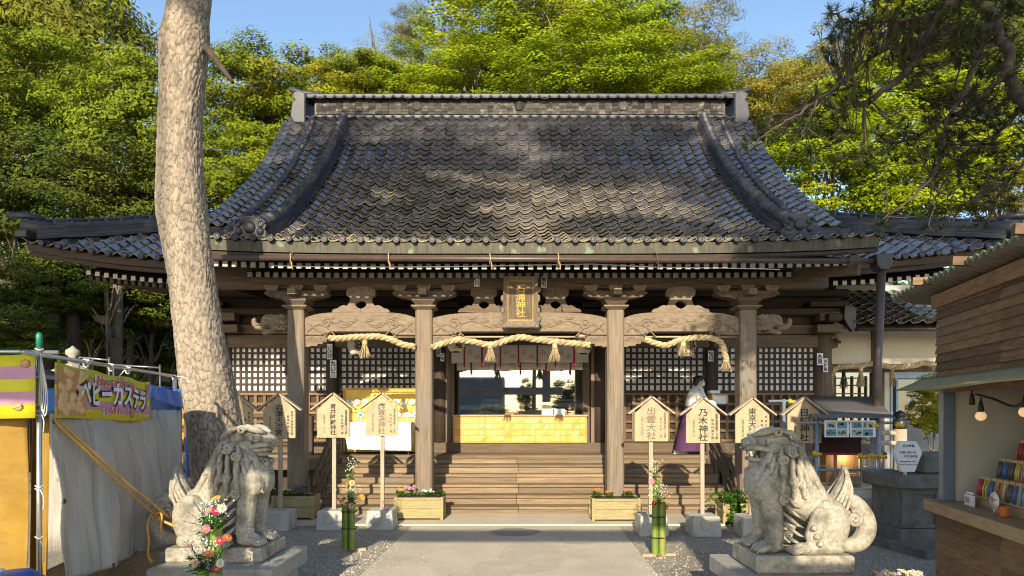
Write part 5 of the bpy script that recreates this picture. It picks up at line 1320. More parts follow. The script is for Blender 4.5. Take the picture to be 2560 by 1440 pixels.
for px, py, d, lab in ((893, 862, 11.6, 'cream paper lantern behind the rope of the left porch bay'), (1140, 854, 11.9, 'cream paper lantern at the left end of the middle bay rope'), (1458, 858, 11.9, 'cream paper lantern at the right end of the middle bay rope'), (1716, 866, 11.6, 'cream paper lantern behind the rope of the right porch bay')):
    c = W(px, py, d); g = thing('paper_lantern', lab, 'lantern', c, 'paper lanterns'); b = MB(); pr = []
    for i in range(25):
        t = i / 24; pr.append((.10 + .075 * math.sin(math.pi * t) ** .7 + .004 * (i % 2), -.19 + .38 * t))
    b.lathe(c, pr, 20); b.build('paper_body', 'washi', g)
    b = MB(); b.lathe(c + Vector((0, 0, -.21)), [(.07, 0), (.075, .025)], 16); b.lathe(c + Vector((0, 0, .19)), [(.08, 0), (.08, .03)], 16); b.build('ring', 'dark_metal', g)
    b = MB(); b.lathe(c, [(.150, .11), (.138, .15), (.112, .186)], 20); b.build('red_band', 'red_cloth', g)
    b = MB(); write(b, '献燈', c + Vector((.07, -.184, .0)), .125, vertical=True, bold=.02, ux=(1, .35, 0)); b.build('lettering', 'ink', g)
    b = MB(); b.tube([c + Vector((0, 0, .21)), c + Vector((0, 0, .6))], .005, 5); b.build('cord', 'black_rubber', g)
# plaque
d = 10.62; g = thing('name_plaque', 'framed wooden plaque with gold characters over the entrance', 'plaque', W(1300, 820, d))
xm = X(1301, d); z1, z0 = Z(697, d), Z(820, d); ty = lambda z: -.0 - (z - z0) * .12
b = MB(); iw, ih0, ih1 = .21, z0 + .13, z1 - .06
b.add([(xm - iw, d + ty(ih0), ih0), (xm + iw, d + ty(ih0), ih0), (xm + iw, d + ty(ih1), ih1), (xm - iw, d + ty(ih1), ih1), (xm - iw, d + .04 + ty(ih0), ih0), (xm + iw, d + .04 + ty(ih0), ih0), (xm + iw, d + .04 + ty(ih1), ih1), (xm - iw, d + .04 + ty(ih1), ih1)],
      [(0, 1, 2, 3), (7, 6, 5, 4), (0, 4, 5, 1), (1, 5, 6, 2), (2, 6, 7, 3), (3, 7, 4, 0)]); b.build('panel', 'old_wood_z', g)
b = MB()
fr = [(xm - iw, ih0), (xm + iw, ih0), (xm + iw, ih1), (xm - iw, ih1)]; fo = [(xm - .31, z0), (xm + .31, z0), (xm + .28, z1), (xm - .28, z1)]
for i in range(4):
    (ax, az), (bx, bz) = fr[i], fr[(i + 1) % 4]; (cx, cz), (ex, ez) = fo[(i + 1) % 4], fo[i]
    b.add([(ax, d + ty(az) - .002, az), (bx, d + ty(bz) - .002, bz), (cx, d + ty(cz) - .09, cz), (ex, d + ty(ez) - .09, ez), (cx, d + ty(cz) + .03, cz), (ex, d + ty(ez) + .03, ez), (ax, d + .05 + ty(az), az), (bx, d + .05 + ty(bz), bz)], [(0, 1, 2, 3), (3, 2, 4, 5), (5, 4, 7, 6)])
for k, (dx, dz, r_) in enumerate([(-.30, .28, .06), (-.30, .48, .06), (.30, .28, .06), (.30, .48, .07), (.31, .62, .05), (-.31, .14, .05), (.31, .14, .05)]): b.ball((xm + dx, d + ty(z0 + dz) - .06, z0 + dz), (.035, .03, r_), 10)
for dx in (-.18, 0, .18): b.ball((xm + dx, d - .075, z0 + .03), (.085, .025, .035), 10)
b.build('carved_frame', 'pillar_wood_z', g)
b = MB()
for i in range(4):
    (ax, az), (bx, bz) = fr[i], fr[(i + 1) % 4]; b.beam((ax, d + ty(az) - .008, az), (bx, d + ty(bz) - .008, bz), .012, .012, up=(0, 1, 0.01))
b.build('gold_line', 'gold_letter', g)
b = MB(); write(b, '石浦神社', (xm, d + ty((ih0 + ih1) / 2) - .006, (ih0 + ih1) / 2), .12, vertical=True, bold=.02, step=1.14, uz=(0, -.12, 1), aspect=1.2); b.build('gold_lettering', 'gold_letter', g)
# curtains
for nm, lab, px0, px1, yt, yb, d, rib, pr in (('entrance_curtain', 'off white curtain with red emblems and red ribbons above the window', 1129, 1471, 862, 909, 13.30, [1163, 1207, 1253, 1298, 1345, 1390, 1437], 'flower'), ('inner_curtain', 'dim inner curtain with dark roundels behind the off white curtain', 1142, 1460, 880, 927, 13.545, [1180, 1240, 1303, 1367, 1428], 'roundel')):
    g = thing(nm, lab, 'curtain', W((px0 + px1) / 2, yb, d)); b = MB()
    fn = lambda u, v: Vector((lerp(X(px0, d), X(px1, d), u), d + .02 * math.sin(u * 44) * v, lerp(Z(yt, d), Z(yb, d) + .025 * abs(math.sin(u * 8.5)) * v, v)))
    b.grid(fn, 60, 6); b.build('cloth', 'curtain_cloth', g, thick=.004)
    for i, px in enumerate(rib):
        q = MB(); xx = X(px, d); q.box(xx - .018, xx + .002, d - .03, d - .024, Z(yb + 10, d), Z(yt, d)); q.build('red_ribbon', 'red_cloth', g)
        q = MB(); q.box(xx - .034, xx - .018, d - .03, d - .024, Z(yb + 7, d), Z(yt, d)); q.build('purple_ribbon', 'purple_cloth', g)
    q = MB()
    for i, px in enumerate(rib[:-1]):
        for k, (o_, yy) in enumerate(((12, 881), (30, 892))):
            c = (X(px + o_, d), d - .026, Z(yy, d)) if pr == 'flower' else (X(px + 42, d), d - .026, Z(914, d))
            if pr == 'flower':
                for a in range(4):
                    e = Vector((math.cos(a * 1.5708), 0, math.sin(a * 1.5708))); t = Vector((-e.z, 0, e.x)); p = Vector(c)
                    q.add([p + e * .012, p + e * .04 + t * .016, p + e * .058, p + e * .04 - t * .016], [(0, 1, 2, 3)]); q.add([p + e * .02 + t * .03, p + e * .03 + t * .038, p + e * .04 + t * .03, p + e * .03 + t * .022], [(0, 1, 2, 3)])
            elif k == 0:
                for a in range(3):
                    pp = [Vector(c) + Vector((r_ * math.cos(a * 2.094 + t), 0, r_ * math.sin(a * 2.094 + t))) for t, r_ in zip(rng(0, 2.2, 7), (.02, .03, .04, .046, .052, .056, .058))]; q.tube(pp, [.02, .018, .015, .012, .009, .006, .003], 5, flat=.1)
    q.build('printed_emblem', 'red_print' if pr == 'flower' else 'ink', g)
# gold panelled counter, boxes and notice on it
d = 13.36; g = thing('gold_counter', 'counter front covered in square gold leaf panels under the window', 'counter', (X(1300, d), d, 1.16)); xa, xb, za, zb = X(1136, d), X(1464, d), Z(1105, d), Z(1043, d)
b = MB(); b.box(xa - .03, xb + .03, d + .005, d + .3, za - .02, zb + .02); b.build('frame', 'gold_frame', g)
b = MB(); b.box(xa - .05, xb + .05, d - .02, d + .34, zb + .022, zb + .05); b.build('counter_top', 'pale_wood_x', g)
b = MB()
for i in range(21):
    for j in range(4):
        w_ = (xb - xa) / 21; h_ = (zb - za) / 4; t = random.gauss(0, .0025)
        b.add([(xa + i * w_ + .007, d + t, za + j * h_ + .009), (xa + (i + 1) * w_ - .007, d - t, za + j * h_ + .009), (xa + (i + 1) * w_ - .007, d + random.gauss(0, .0025), za + (j + 1) * h_ - .009), (xa + i * w_ + .007, d + random.gauss(0, .0025), za + (j + 1) * h_ - .006)], [(0, 1, 2, 3)])
b.build('gold_panel', 'gold_leaf', g)
for px, n, lab in ((1369, 2, 'left stack of flat white boxes on the gold counter'), (1399, 2, 'right stack of flat white boxes on the gold counter')):
    g = thing('box_stack', lab, 'boxes', (X(px, d), d + .1, zb + .05), 'white boxes on the gold counter')
    for k in range(n): b = MB(); b.box(X(px - 14, d), X(px + 14, d), d + .03, d + .2, zb + .052 + k * .066, zb + .115 + k * .066); b.build('carton', 'white_sign', g, bevel=.004)
g = thing('notice_card', 'upright cream notice card behind the white boxes', 'notice', (X(1367, d), d + .22, zb + .05)); b = MB(); b.box(X(1357, d), X(1379, d), d + .21, d + .225, zb + .052, zb + .33); q = b.build('card', 'washi', g)
b = MB(); b.box(X(1360, d), X(1376, d), d + .206, d + .209, zb + .24, zb + .27); b.build('yellow_print', 'petal_yellow', q)
# table, display board
d = 12.62; g = thing('cloth_table', 'folding table under a long white cloth on the left of the deck', 'table', (X(943, d), d, .97)); xa, xb = X(857, d), X(1030, d); zt = Z(1056, d); zb = Z(1127, d); b = MB()
def clo(u, v):
    P = [(xa + .06, d + .55, zb + .1), (xa + .04, d + .55, zt), (xa + .02, d + .03, zt), (xa - .02 + .1 * 0, d - .01, zb)]
    x = lerp(xa, xb - .02, u); k = v * 2
    if k < 1: return Vector((x, lerp(d + .55, d + .02, k), zt + .002 * math.sin(u * 30)))
    k -= 1; f = .018 * math.sin(u * 38 + 2 * math.sin(u * 7)) * k
    return Vector((x + (u - .5) * -.10 * k + (.06 * k), d - .01 - .035 * k + f, lerp(zt, zb + .03 * (1 - u), k)))
b.grid(clo, 70, 18); cl = b.build('table_cloth', 'cloth_white', g, thick=.004)
b = MB(); b.add([(xb - .02, d + .02, zt), (xb - .02, d + .55, zt), (xb - .06, d + .55, zb + .15), (xb - .02, d - .03, zb)], [(0, 1, 2, 3)]); b.build('cloth_side', 'cloth_white', g, thick=.004)
for xx, yy in ((xa + .05, d + .06), (xb - .08, d + .06), (xa + .05, d + .5), (xb - .08, d + .5)): b = MB(); b.cyl((xx, yy, .97), (xx, yy, zt - .01), .014, n=8); b.build('table_leg', 'steel_pipe', g)
d2 = 13.1; g = thing('display_board', 'yellow display board standing behind the cloth covered table', 'display board', (X(950, d2), d2, .97)); b = MB(); b.box(X(861, d2), X(1044, d2), d2, d2 + .03, 1.0, Z(972, d2)); bo = b.build('board', 'yellow_board', g)
b = MB(); xA, xB = X(861, d2), X(1044, d2); zT = Z(972, d2)
for bx in ((xA - .02, xA + .02, 1.0, zT + .02), (xB - .02, xB + .02, 1.0, zT + .02), (xA + .021, xB - .021, zT - .02, zT + .02), (xA + .021, xB - .021, Z(1003, d2) - .008, Z(1003, d2) + .006), (xA + .021, xB - .021, Z(1030, d2) - .01, Z(1030, d2) + .01)): b.box(bx[0], bx[1], d2 - .03, d2 + .035, bx[2], bx[3])
b.build('frame', 'gold_frame', g)
for px, m_, lab in ((874, 'blue_dot', 'first blue dotted disc from the left on the yellow board'), (893, 'blue_dot', 'middle blue dotted disc on the yellow board'), (912, 'blue_dot', 'blue dotted disc beside the 青井阿蘇神社 sign on the yellow board'), (992, 'red_dot', 'red dotted disc half behind the 麻賀多神社 sign'), (1010, 'red_dot', 'red dotted disc fully visible on the yellow board'), (1031, 'red_dot', 'red dotted disc next to the inner left pillar')):
    c = W(px, 1005, d2 - .04); g = thing('dotted_disc', lab, 'votive disc', c, 'dotted discs on the yellow board'); b = MB(); b.lathe(c, [(.001, .012), (.066, .012), (.066, -.004), (.001, -.004)], 20, ax='y'); q = b.build('disc', 'white_sign', g)
    b = MB()
    for i in range(-2, 3):
        for j in range(-2, 3):
            if (i + j) % 2 == 0 and i * i + j * j < 7: b.lathe(c + Vector((i * .021, -.006, j * .021)), [(.009, .0), (.001, -.001)], 8, ax='y')
    b.build('dot', m_, q)
for px, m_ in ((901, 'green_plastic'), (994, 'pink_heart'), (1018, 'pink_heart'), (1037, 'pink_heart')):
    c = W(px, 1037, d2 - .05); g = thing('votive_plaque', {901: 'small white votive plaque with green print on the yellow board', 994: 'pink heart plaque half behind the stained sign', 1018: 'pink heart plaque in the clear on the yellow board', 1037: 'pink heart plaque next to the inner left pillar'}[px], 'votive plaque', c, 'small plaques on the yellow board')
    b = MB(); b.prism([(c.x - .07, c.z - .05), (c.x + .07, c.z - .05), (c.x + .07, c.z + .035), (c.x, c.z + .06), (c.x - .07, c.z + .035)], c.y, c.y + .01); q = b.build('plaque', 'white_sign', g)
    b = MB(); k = 1.0; b.prism([(c.x, c.z - .04), (c.x + .045, c.z + .005), (c.x + .035, c.z + .03), (c.x, c.z + .02), (c.x - .035, c.z + .03), (c.x - .045, c.z + .005)], c.y - .003, c.y - .0005); b.build('printed_heart' if m_ == 'pink_heart' else 'printed_mark', m_, q)
    b = MB(); b.box(c.x - .006, c.x + .006, c.y, c.y + .01, c.z - .14, c.z - .051); b.build('stick', 'white_sign', g)
# paper name slips pasted on the pillars
for txt, px, py, d, h, bg_ in (('いけび', 824, 879, 13.34, .085, 'ink'), ('たい三', 833, 922, 13.33, .10, 'ink'), ('関川', 1192, 702, 10.84, .07, 'paper'), ('東石', 1360, 705, 10.84, .07, 'paper'), ('初瀬', 1097, 880, 13.33, .07, 'ink'), ('若松', 1106, 893, 13.33, .06, 'ink'), ('松川', 1777, 890, 13.33, .085, 'paper'), ('永見', 2050, 898, 13.27, .095, 'ink'), ('市村良', 2064, 913, 13.27, .075, 'paper')):
    n = len(txt); c = W(px, py, d); hh = h * 1.12 * n * .5 + .02
    g = thing('name_slip', f'paper name slip reading {txt} pasted on the timber', 'paper slip', c, 'pasted paper name slips')
    b = MB(); b.box(c.x - h * .68, c.x + h * .68, c.y, c.y + .004, c.z - hh, c.z + hh); q = b.build('slip', 'paper', g)
    b = MB(); write(b, txt, c + Vector((0, -.003, .0)), h, vertical=True, bold=.03); b.build('lettering', 'ink', q)
# ---------------------------------------------------------------- stone lions
def lion(mouth):
    """sitting guardian lion looking towards +X, z = 0 on its slab, -Y is the side seen"""
    b = MB(); e = MB(); V = Vector          # b: rounded mass melted into one skin, e: chiselled detail lying on it
    b.cap((.25, 0, .60), (-.20, 0, .32), .20, .165, 16); b.ball((.33, 0, .60), (.17, .20, .20), 16); b.ball((.20, 0, .76), (.175, .175, .22), 16); b.cap((.10, 0, .72), (-.05, 0, .52), .15, .135, 14)
    b.ball((-.26, 0, .22), (.14, .17, .20), 12)
    for s in (-1, 1):
        b.ball((.335, s * .125, .56), (.13, .115, .15), 14); b.cap((.32, s * .135, .46), (.29, s * .14, .12), .088, .074, 12); b.ball((.30, s * .14, .13), (.085, .082, .07), 10)
        b.ball((.33, s * .14, .06), (.11, .09, .062), 12)
        b.ball((-.17, s * .18, .25), (.165, .095, .22), 14); b.cap((-.08, s * .20, .33), (-.0, s * .21, .15), .08, .065, 10)
        b.cap((-.22, s * .20, .055), (.06, s * .225, .05), .062, .055, 10); b.ball((.09, s * .225, .052), (.09, .075, .052), 10)
        for k in range(4):
            e.cap((.37, s * .14 + (k - 1.5) * .045, .062), (.435, s * .14 + (k - 1.5) * .047, .034), .034, .029, 10); e.cap((.455, s * .14 + (k - 1.5) * .047, .03), (.47, s * .14 + (k - 1.5) * .047, .012), .013, .006, 6)
            e.cap((.12, s * .225 + (k - 1.5) * .038, .052), (.185, s * .225 + (k - 1.5) * .04, .030), .029, .025, 10)
        for cx, cz, r_ in ((-.01, .22, .035), (-.03, .15, .035), (-.06, .085, .032)): e.tube([(cx + .05 - .05 * t, s * (.272 + .01 * math.sin(3 * t)), cz + .03 * t) for t in rng(0, 1, 4)], [.008, .024, .026, .018, .006], 8)
        for k in range(5):              # flame locks behind the foreleg
            z = .50 - .085 * k; e.tube([(.235, s * (.165 + .004 * k), z + .02), (.185, s * .185, z - .03), (.14 - .012 * k, s * .18, z - .085), (.085 - .018 * k, s * .16, z - .115)], [.02, .036, .026, .004], 8, flat=.5)
        # mane: overlapping hooked tongues in four tiers
        for tier, (n, z0, R0, L, rr) in enumerate(((6, .66, .225, .21, .042), (7, .74, .215, .21, .042), (6, .82, .20, .19, .04), (5, .89, .18, .17, .036))):
            for k in range(n):
                a = -.75 + 2.35 * (k + .5 * (tier % 2)) / (n - 1); dx = math.sin(a * .75 - .35); dy = math.cos(a * .75 - .35)
                p0 = V((.20 - dx * R0, s * dy * (R0 - .02), z0)); t = V((-.30 * dx + .06, s * .05 * dy, -1)).normalized(); o_ = V((-dx * .02, s * dy * .022, 0))
                e.tube([p0 - t * .02, p0 + t * L * .3 + o_, p0 + t * L * .62 + o_, p0 + t * L * .86 + V((-.02 * dx, 0, 0)), p0 + t * L + V((-.05 * dx - .01, s * .008, .012))], [rr * .6, rr, rr * .9, rr * .5, rr * .1], 10, flat=.55)
        for cx, cz, r_ in ((.175, .875, .050), (.245, .80, .048), (.31, .745, .048), (.385, .70, .045), (.33, .64, .05), (.42, .63, .04), (.16, .62, .05), (.24, .47, .05)):
            yy = s * (.205 - .75 * max(0, cx - .25)) if cz > .5 else s * .20
            e.ball((cx, yy * .95, cz), (r_ * 1.05, .035, r_ * 1.05), 12); e.tube([V((p[0], yy + s * (.028 - .010 * q / 20), p[2])) for q, p in enumerate(spiral(cx, cz, r_ * .9, .010, 1.5, cx * 20, 0, 20))], .0135, 8)
        for k in range(5):              # back locks
            p0 = V((.12 - .045 * k, s * .06, .95 - .085 * k)); e.tube([p0, p0 + V((-.055, s * .045, -.06)), p0 + V((-.10, s * .06, -.145)), p0 + V((-.135, s * .05, -.22))], [.04, .048, .034, .005], 9, flat=.7)
        # face
        e.tube([(.24, s * .125, 1.045), (.31, s * .125, 1.06), (.39, s * .10, 1.035), (.445, s * .065, 1.01)], [.012, .034, .034, .016], 9); e.tube(spiral(.27, 1.035, .042, .010, 1.3, 0, s * .15, 16), .014, 7)
        e.ball((.392, s * .098, .972), (.036, .030, .031), 12); e.tube([(.345, s * .112, .955), (.39, s * .118, .938), (.435, s * .095, .95)], [.005, .011, .005], 6)
        e.ball((.29, s * .125, .905), (.062, .05, .055), 12); e.tube([(.23, s * .14, 1.05), (.17, s * .17, 1.035), (.115, s * .17, .99), (.08, s * .15, .95)], [.028, .042, .03, .008], 9, flat=.6)
        e.ball((.488, s * .045, .945), (.030, .032, .026), 10); e.ball((.506, s * .034, .937), (.012, .012, .010), 8)
        e.tube([(.27, s * .13, .91), (.34, s * .125, .885), (.42, s * .112, .90), (.475, s * .085, .905), (.505, s * .03, .885)], [.010, .020, .022, .022, .016], 9)
        lz = .86 if not mouth else .80
        e.tube([(.255, s * .13, .90), (.25, s * .135, lz + .01), (.33, s * .118, lz - .008), (.43, s * .095, lz - .005), (.468, s * .045, lz + .002), (.475, 0, lz + .004)], [.012, .022, .021, .019, .018, .017], 9)
        e.cap((.452, s * .075, .885), (.456, s * .072, .838), .014, .004, 7); e.cap((.425, s * .082, lz + .005), (.425, s * .085, lz + .038), .010, .004, 6)
        for k in range(6): e.tube([V(p) for p in spiral(.23 + .043 * k, lz - .055 - .012 * k, .034, .008, 1.2, k, s * (.125 - .013 * k), 14)], .014, 7)
    b.ball((.25, 0, .965), (.15, .15, .10), 14); b.ball((.22, 0, 1.03), (.125, .125, .045), 12); b.cap((.36, 0, .955), (.455, 0, .935), .09, .07, 12); b.ball((.50, 0, .95), (.034, .06, .034), 10)
    b.ball((.33, 0, lz - .04), (.14, .108, .042), 12); b.ball((.22, 0, .86), (.13, .13, .1), 12)
    for k in range(7): e.cap((.32 + .004 * k, (k - 3) * .045, lz - .06), (.35 - .02 * abs(k - 3), (k - 3) * .055, lz - .19), .03, .007, 8)
    # tail: flame up, spiral roll, heavy curl underneath
    b.tube(smoothpath([(-.26, 0, .25), (-.31, 0, .42), (-.36, -.0, .55), (-.39, 0, .66), (-.365, 0, .745)], 4), [.10] + [.10 - .088 * (t ** 1.5) for t in rng(0, 1, 15)], 12, flat=.8)
    b.tube(smoothpath([(-.30, -.03, .42), (-.40, -.05, .44), (-.505, -.05, .34), (-.55, -.045, .20), (-.50, -.04, .08), (-.40, -.04, .04), (-.30, -.03, .07)], 4), [.05 + .035 * math.sin(math.pi * t) for t in rng(0, 1, 24)], 12)
    for s in (-1, 1):
        e.ball((-.41, s * .075, .285), (.075, .045, .075), 14); e.tube([V((p[0], s * (.112 + .012 * q / 22), p[2])) for q, p in enumerate(spiral(-.41, .285, .072, .012, 1.7, 1.2, 0, 22))], .019, 8)
        for k in range(4): e.tube(smoothpath([(-.20 - .035 * k, s * (.11 + .008 * k), .36 - .02 * k), (-.30 - .03 * k, s * .105, .50), (-.37 - .006 * k, s * .06, .63), (-.375, s * .02, .72)], 3), [.016] * 9 + [.005], 7)
        for k in range(2): e.tube(smoothpath([(-.42 - .03 * k, s * .085, .43), (-.50 - .03 * k, s * .07, .33), (-.535 - .03 * k, s * .06, .2), (-.49 - .02 * k, s * .06, .09 - .02 * k), (-.39, s * .07, .05 - .01 * k)], 4), [.014] * 16 + [.006], 7)
    me = remesh(b, .0072, 2, .4)
    bm = bmesh.new(); bm.from_mesh(me); d_ = e.mesh('detail'); bm.from_mesh(d_); bm.to_mesh(me); bm.free()
    bpy.data.meshes.remove(d_)
    return me
LS = 1.0
def place_lion(label, mouth, flip, xc, d, slab, plinth):
    me = lion(mouth)
    if flip:
        for v in me.vertices: v.co.x *= -1
        me.flip_normals()
    x0, x1, y0, y1, z1 = slab; px0, px1, py0, py1, pz = plinth
    pg = thing('lion_plinth', 'stone plinth carrying ' + ('the right' if flip else 'the left') + ' guardian lion', 'plinth', ((px0 + px1) / 2, (py0 + py1) / 2, 0), 'lion plinths')
    b = MB(); b.box(px0, px1, py0, py1, pz - .16, pz); b.build('cap_slab', 'plinth_stone', pg, bevel=.012)
    b = MB(); b.box(px0 + .07, px1 - .07, py0 + .07, py1 - .07, 0, pz - .162); b.build('pedestal', 'plinth_stone', pg, bevel=.012)
    g = thing('guardian_lion', label, 'statue', (xc, d, pz), 'stone guardian lions')
    b = MB(); b.box(x0, x1, y0, y1, pz + .002, pz + z1); b.build('slab', 'stone', g, bevel=.018)
    o = mesh_obj('statue', me, 'stone', g, Vector((0, 0, z1)))
    return g
# left lion faces right, right lion faces left
place_lion('closed mouthed stone lion statue on the left facing the path', False, False, X(548, 5.75), 5.75, (X(413, 5.52), X(656, 5.52), 5.50, 6.10, .135), (X(372, 5.35), X(683, 5.35), 5.30, 6.25, .48))
place_lion('open mouthed stone lion statue on the right facing the path', True, True, X(2003, 5.55), 5.55, (X(1890, 5.28), X(2137, 5.28), 5.26, 5.86, .155), (X(1862, 5.12), X(2170, 5.12), 5.08, 6.05, .445))
# ---------------------------------------------------------------- walking priest on the deck
d = 12.8; fz = .97; H = 1.60; c0 = Vector((X(1738, d), d, fz))
g = thing('person', 'person in white robe and purple trousers carrying a box across the deck', 'person', c0)
P = lambda x, y, z: c0 + Vector((x, y, z))
b = MB()                                   # one continuous body: legs, torso, arms, neck, head
b.cap(P(-.04, -.0, .82), P(.0, 0, 1.02), .135, .13, 14); b.cap(P(.0, 0, 1.02), P(.03, 0, 1.27), .13, .125, 14); b.cap(P(.03, -.11, 1.28), P(.03, .11, 1.28), .06, .06, 12)
b.cap(P(.04, 0, 1.31), P(.065, 0, 1.40), .055, .05, 10)
b.ball(P(.085, 0, 1.485), (.095, .075, .115), 14); b.ball(P(.115, 0, 1.44), (.06, .055, .06), 10)
b.cap(P(.165, 0, 1.487), P(.19, 0, 1.465), .014, .016, 8); b.ball(P(.16, 0, 1.43), (.03, .03, .022), 8)
for s in (-1, 1):
    b.ball(P(.075, s * .076, 1.475), (.022, .012, .03), 8); b.ball(P(.158, s * .03, 1.495), (.014, .016, .010), 8)
    b.cap(P(.03, s * .17, 1.28), P(.08, s * .19, 1.03), .052, .044, 10); b.cap(P(.08, s * .19, 1.03), P(.32, s * .15, 1.04), .043, .032, 10)
    h = P(.37, s * .14, 1.035); b.ball(h, (.045, .042, .018), 10)
    for k in range(4): b.tube([h + Vector((.03, (k - 1.5) * .020, 0)), h + Vector((.075 + .006 * (1 if k in (1, 2) else 0), (k - 1.5) * .021, .006)), h + Vector((.095, (k - 1.5) * .021, .03))], [.0095, .009, .008], 6)
    b.tube([h + Vector((.0, -s * .04, 0)), h + Vector((.03, -s * .06, .012)), h + Vector((.055, -s * .06, .03))], [.011, .010, .009], 6)
b.cap(P(-.05, -.08, .80), P(.10, -.09, .43), .085, .062, 10); b.cap(P(.10, -.09, .43), P(.17, -.09, .09), .06, .042, 10)
b.cap(P(-.05, .08, .80), P(-.13, .09, .43), .085, .062, 10); b.cap(P(-.13, .09, .43), P(-.32, .09, .12), .06, .042, 10)
for x, y, z in ((.17, -.09, .0), (-.33, .09, .0)): b.cap(P(x - .02, y, z + .05), P(x + .13, y, z + .035), .04, .032, 10)
me = remesh(b, .011, 2, .5)
for v in me.vertices: v.co -= c0
mesh_obj('body', me, 'skin', g)
b = MB()                                   # robe
def ring(cx, cy, z, rx, ry, n=24, wob=.0, ph=0): return [P(cx + rx * math.cos(2 * math.pi * j / n) * (1 + wob * math.sin(7 * j + ph)), cy + ry * math.sin(2 * math.pi * j / n) * (1 + wob * math.sin(7 * j + ph)), z) for j in range(n)]
def loft(b, rings):
    n = len(rings[0]); vs = [p for r_ in rings for p in r_]
    b.add(vs, [(i * n + j, i * n + (j + 1) % n, (i + 1) * n + (j + 1) % n, (i + 1) * n + j) for i in range(len(rings) - 1) for j in range(n)], True)
loft(b, [ring(-.035, 0, .80, .17, .19, wob=.03), ring(-.03, 0, .92, .175, .195, wob=.03, ph=1), ring(-.01, 0, 1.08, .175, .20, wob=.02, ph=2), ring(.015, 0, 1.22, .165, .205), ring(.03, 0, 1.32, .135, .195), ring(.045, 0, 1.365, .095, .12), ring(.055, 0, 1.385, .076, .08), ring(.06, 0, 1.40, .066, .068)])
for s in (-1, 1):
    A = [P(.03, s * .17, 1.28), P(.06, s * .21, 1.14), P(.13, s * .22, 1.02), P(.24, s * .20, .98), P(.31, s * .17, .99)]
    b.tube(smoothpath(A, 3), [.085, .09, .10, .105, .11, .115, .115, .12, .125, .13, .13, .125, .12], 14, True, True, None, 1.0)
b.build('white_robe', 'cloth_white', g)
b = MB()
loft(b, [ring(-.04, 0, .98, .165, .185), ring(-.045, 0, .84, .19, .20, wob=.03), ring(-.05, 0, .6, .24, .22, wob=.05, ph=1), ring(-.07, 0, .35, .30, .235, wob=.06, ph=2), ring(-.085, 0, .07, .355, .24, wob=.07, ph=3)])
b.build('purple_trousers', 'purple_cloth', g)
b = MB()
for x, y, z in ((.18, -.09, 0), (-.32, .09, 0)): b.cap(P(x - .05, y, z + .045), P(x + .15, y, z + .03), .048, .036, 10); b.box(c0.x + x - .1, c0.x + x + .2, d + y - .05, d + y + .05, fz + z, fz + z + .018)
b.build('white_sock', 'cloth_white', g)
b = MB(); b.ball(P(.062, 0, 1.515), (.105, .086, .100), 16); b.ball(P(.01, 0, 1.46), (.055, .074, .08), 12); b.ball(P(.12, 0, 1.565), (.06, .065, .04), 12); b.build('hair', 'hair', g)
b = MB(); b.ball(P(.150, 0, 1.437), (.048, .058, .056), 14); b.build('face_mask', 'white_sign', g)
b = MB()
for s in (-1, 1): b.tube([P(.14, s * .055, 1.455), P(.10, s * .078, 1.475), P(.08, s * .082, 1.48)], .003, 5)
b.build('mask_strap', 'white_sign', g)
g = thing('cardboard_tray', 'tan cardboard tray with white papers held by the walking person', 'box', P(.42, 0, 1.0))
b = MB(); x0, x1 = c0.x + .30, c0.x + .62; 
for bx in ((x0, x1, d - .16, d - .15, 1.06, 1.24), (x0, x1, d + .15, d + .16, 1.06, 1.24), (x0, x0 + .01, d - .149, d + .149, 1.06, 1.24), (x1 - .01, x1, d - .149, d + .149, 1.06, 1.24), (x0, x1, d - .16, d + .16, 1.05, 1.059)): b.box(bx[0], bx[1], bx[2], bx[3], fz + bx[4] - .02, fz + bx[5] - .02)
b.build('tray', 'cardboard', g)
b = MB(); b.box(x0 + .03, x1 - .05, d - .175, d - .165, fz + 1.03, fz + 1.19); b.box(x0 - .02, x1 - .14, d - .1, d + .1, fz + 1.24, fz + 1.30); b.build('paper_stack', 'white_sign', g)
# ---------------------------------------------------------------- food stall on the left
random.seed(51)
def S(d, z, off=0.): return Vector((-3.25 - .2 * (d - 4.3) + off, d, z))
UX = Vector((-.2, 1, 0)).normalized(); UN = Vector((1, .2, 0)).normalized()
st = thing('food_stall', 'festival food stall hung with silver mesh and yellow tarps', 'stall', S(5.6, 0, -1))
b = MB(); b.cyl(S(4.3, 0), S(4.3, Z(850, 4.3)), .017, n=12); p = b.build('frame_pole', 'steel_pipe', st)
b = MB(); b.lathe(S(4.3, Z(856, 4.3)), [(.019, -.03), (.019, .05), (.012, .065), (.001, .07)], 12); b.build('green_cap', 'green_plastic', p)
b = MB()
for k in range(9):
    zz = (2.24, 2.2, 1.82, 1.79, 1.3, 1.28, .95, 2.05, 1.86)[k]
    b.tube([S(4.3, zz + .006 * math.sin(t * 2)) + Vector((.022 * math.cos(t), .022 * math.sin(t), 0)) for t in rng(0, 6.283, 12)], .005, 5)
for k in range(5):
    b.tube(smoothpath([S(4.28, 2.21, .02), S(4.26, 2.05 - .03 * k, .03 + .012 * k), S(4.26, 1.86 - .02 * k, .02 + .01 * k), S(4.27, 1.98, .015)], 4), .004, 5)
for zz in (1.81, 1.28, .93): b.tube(smoothpath([S(4.28, zz, .02), S(4.25, zz - .06, .06), S(4.26, zz - .14, .05)], 4), .004, 5)
b.build_each('tie_string', 'string_white', p)
b = MB(); b.cyl(S(7.05, 0), S(7.05, Z(938, 7.05)), .022, n=12); b.build('frame_pole', 'steel_pipe', st)
b = MB(); b.cyl(S(4.1, 2.205), S(7.2, 2.22), .016, n=10); q = b.build('side_rail', 'steel_pipe', st)
b = MB()
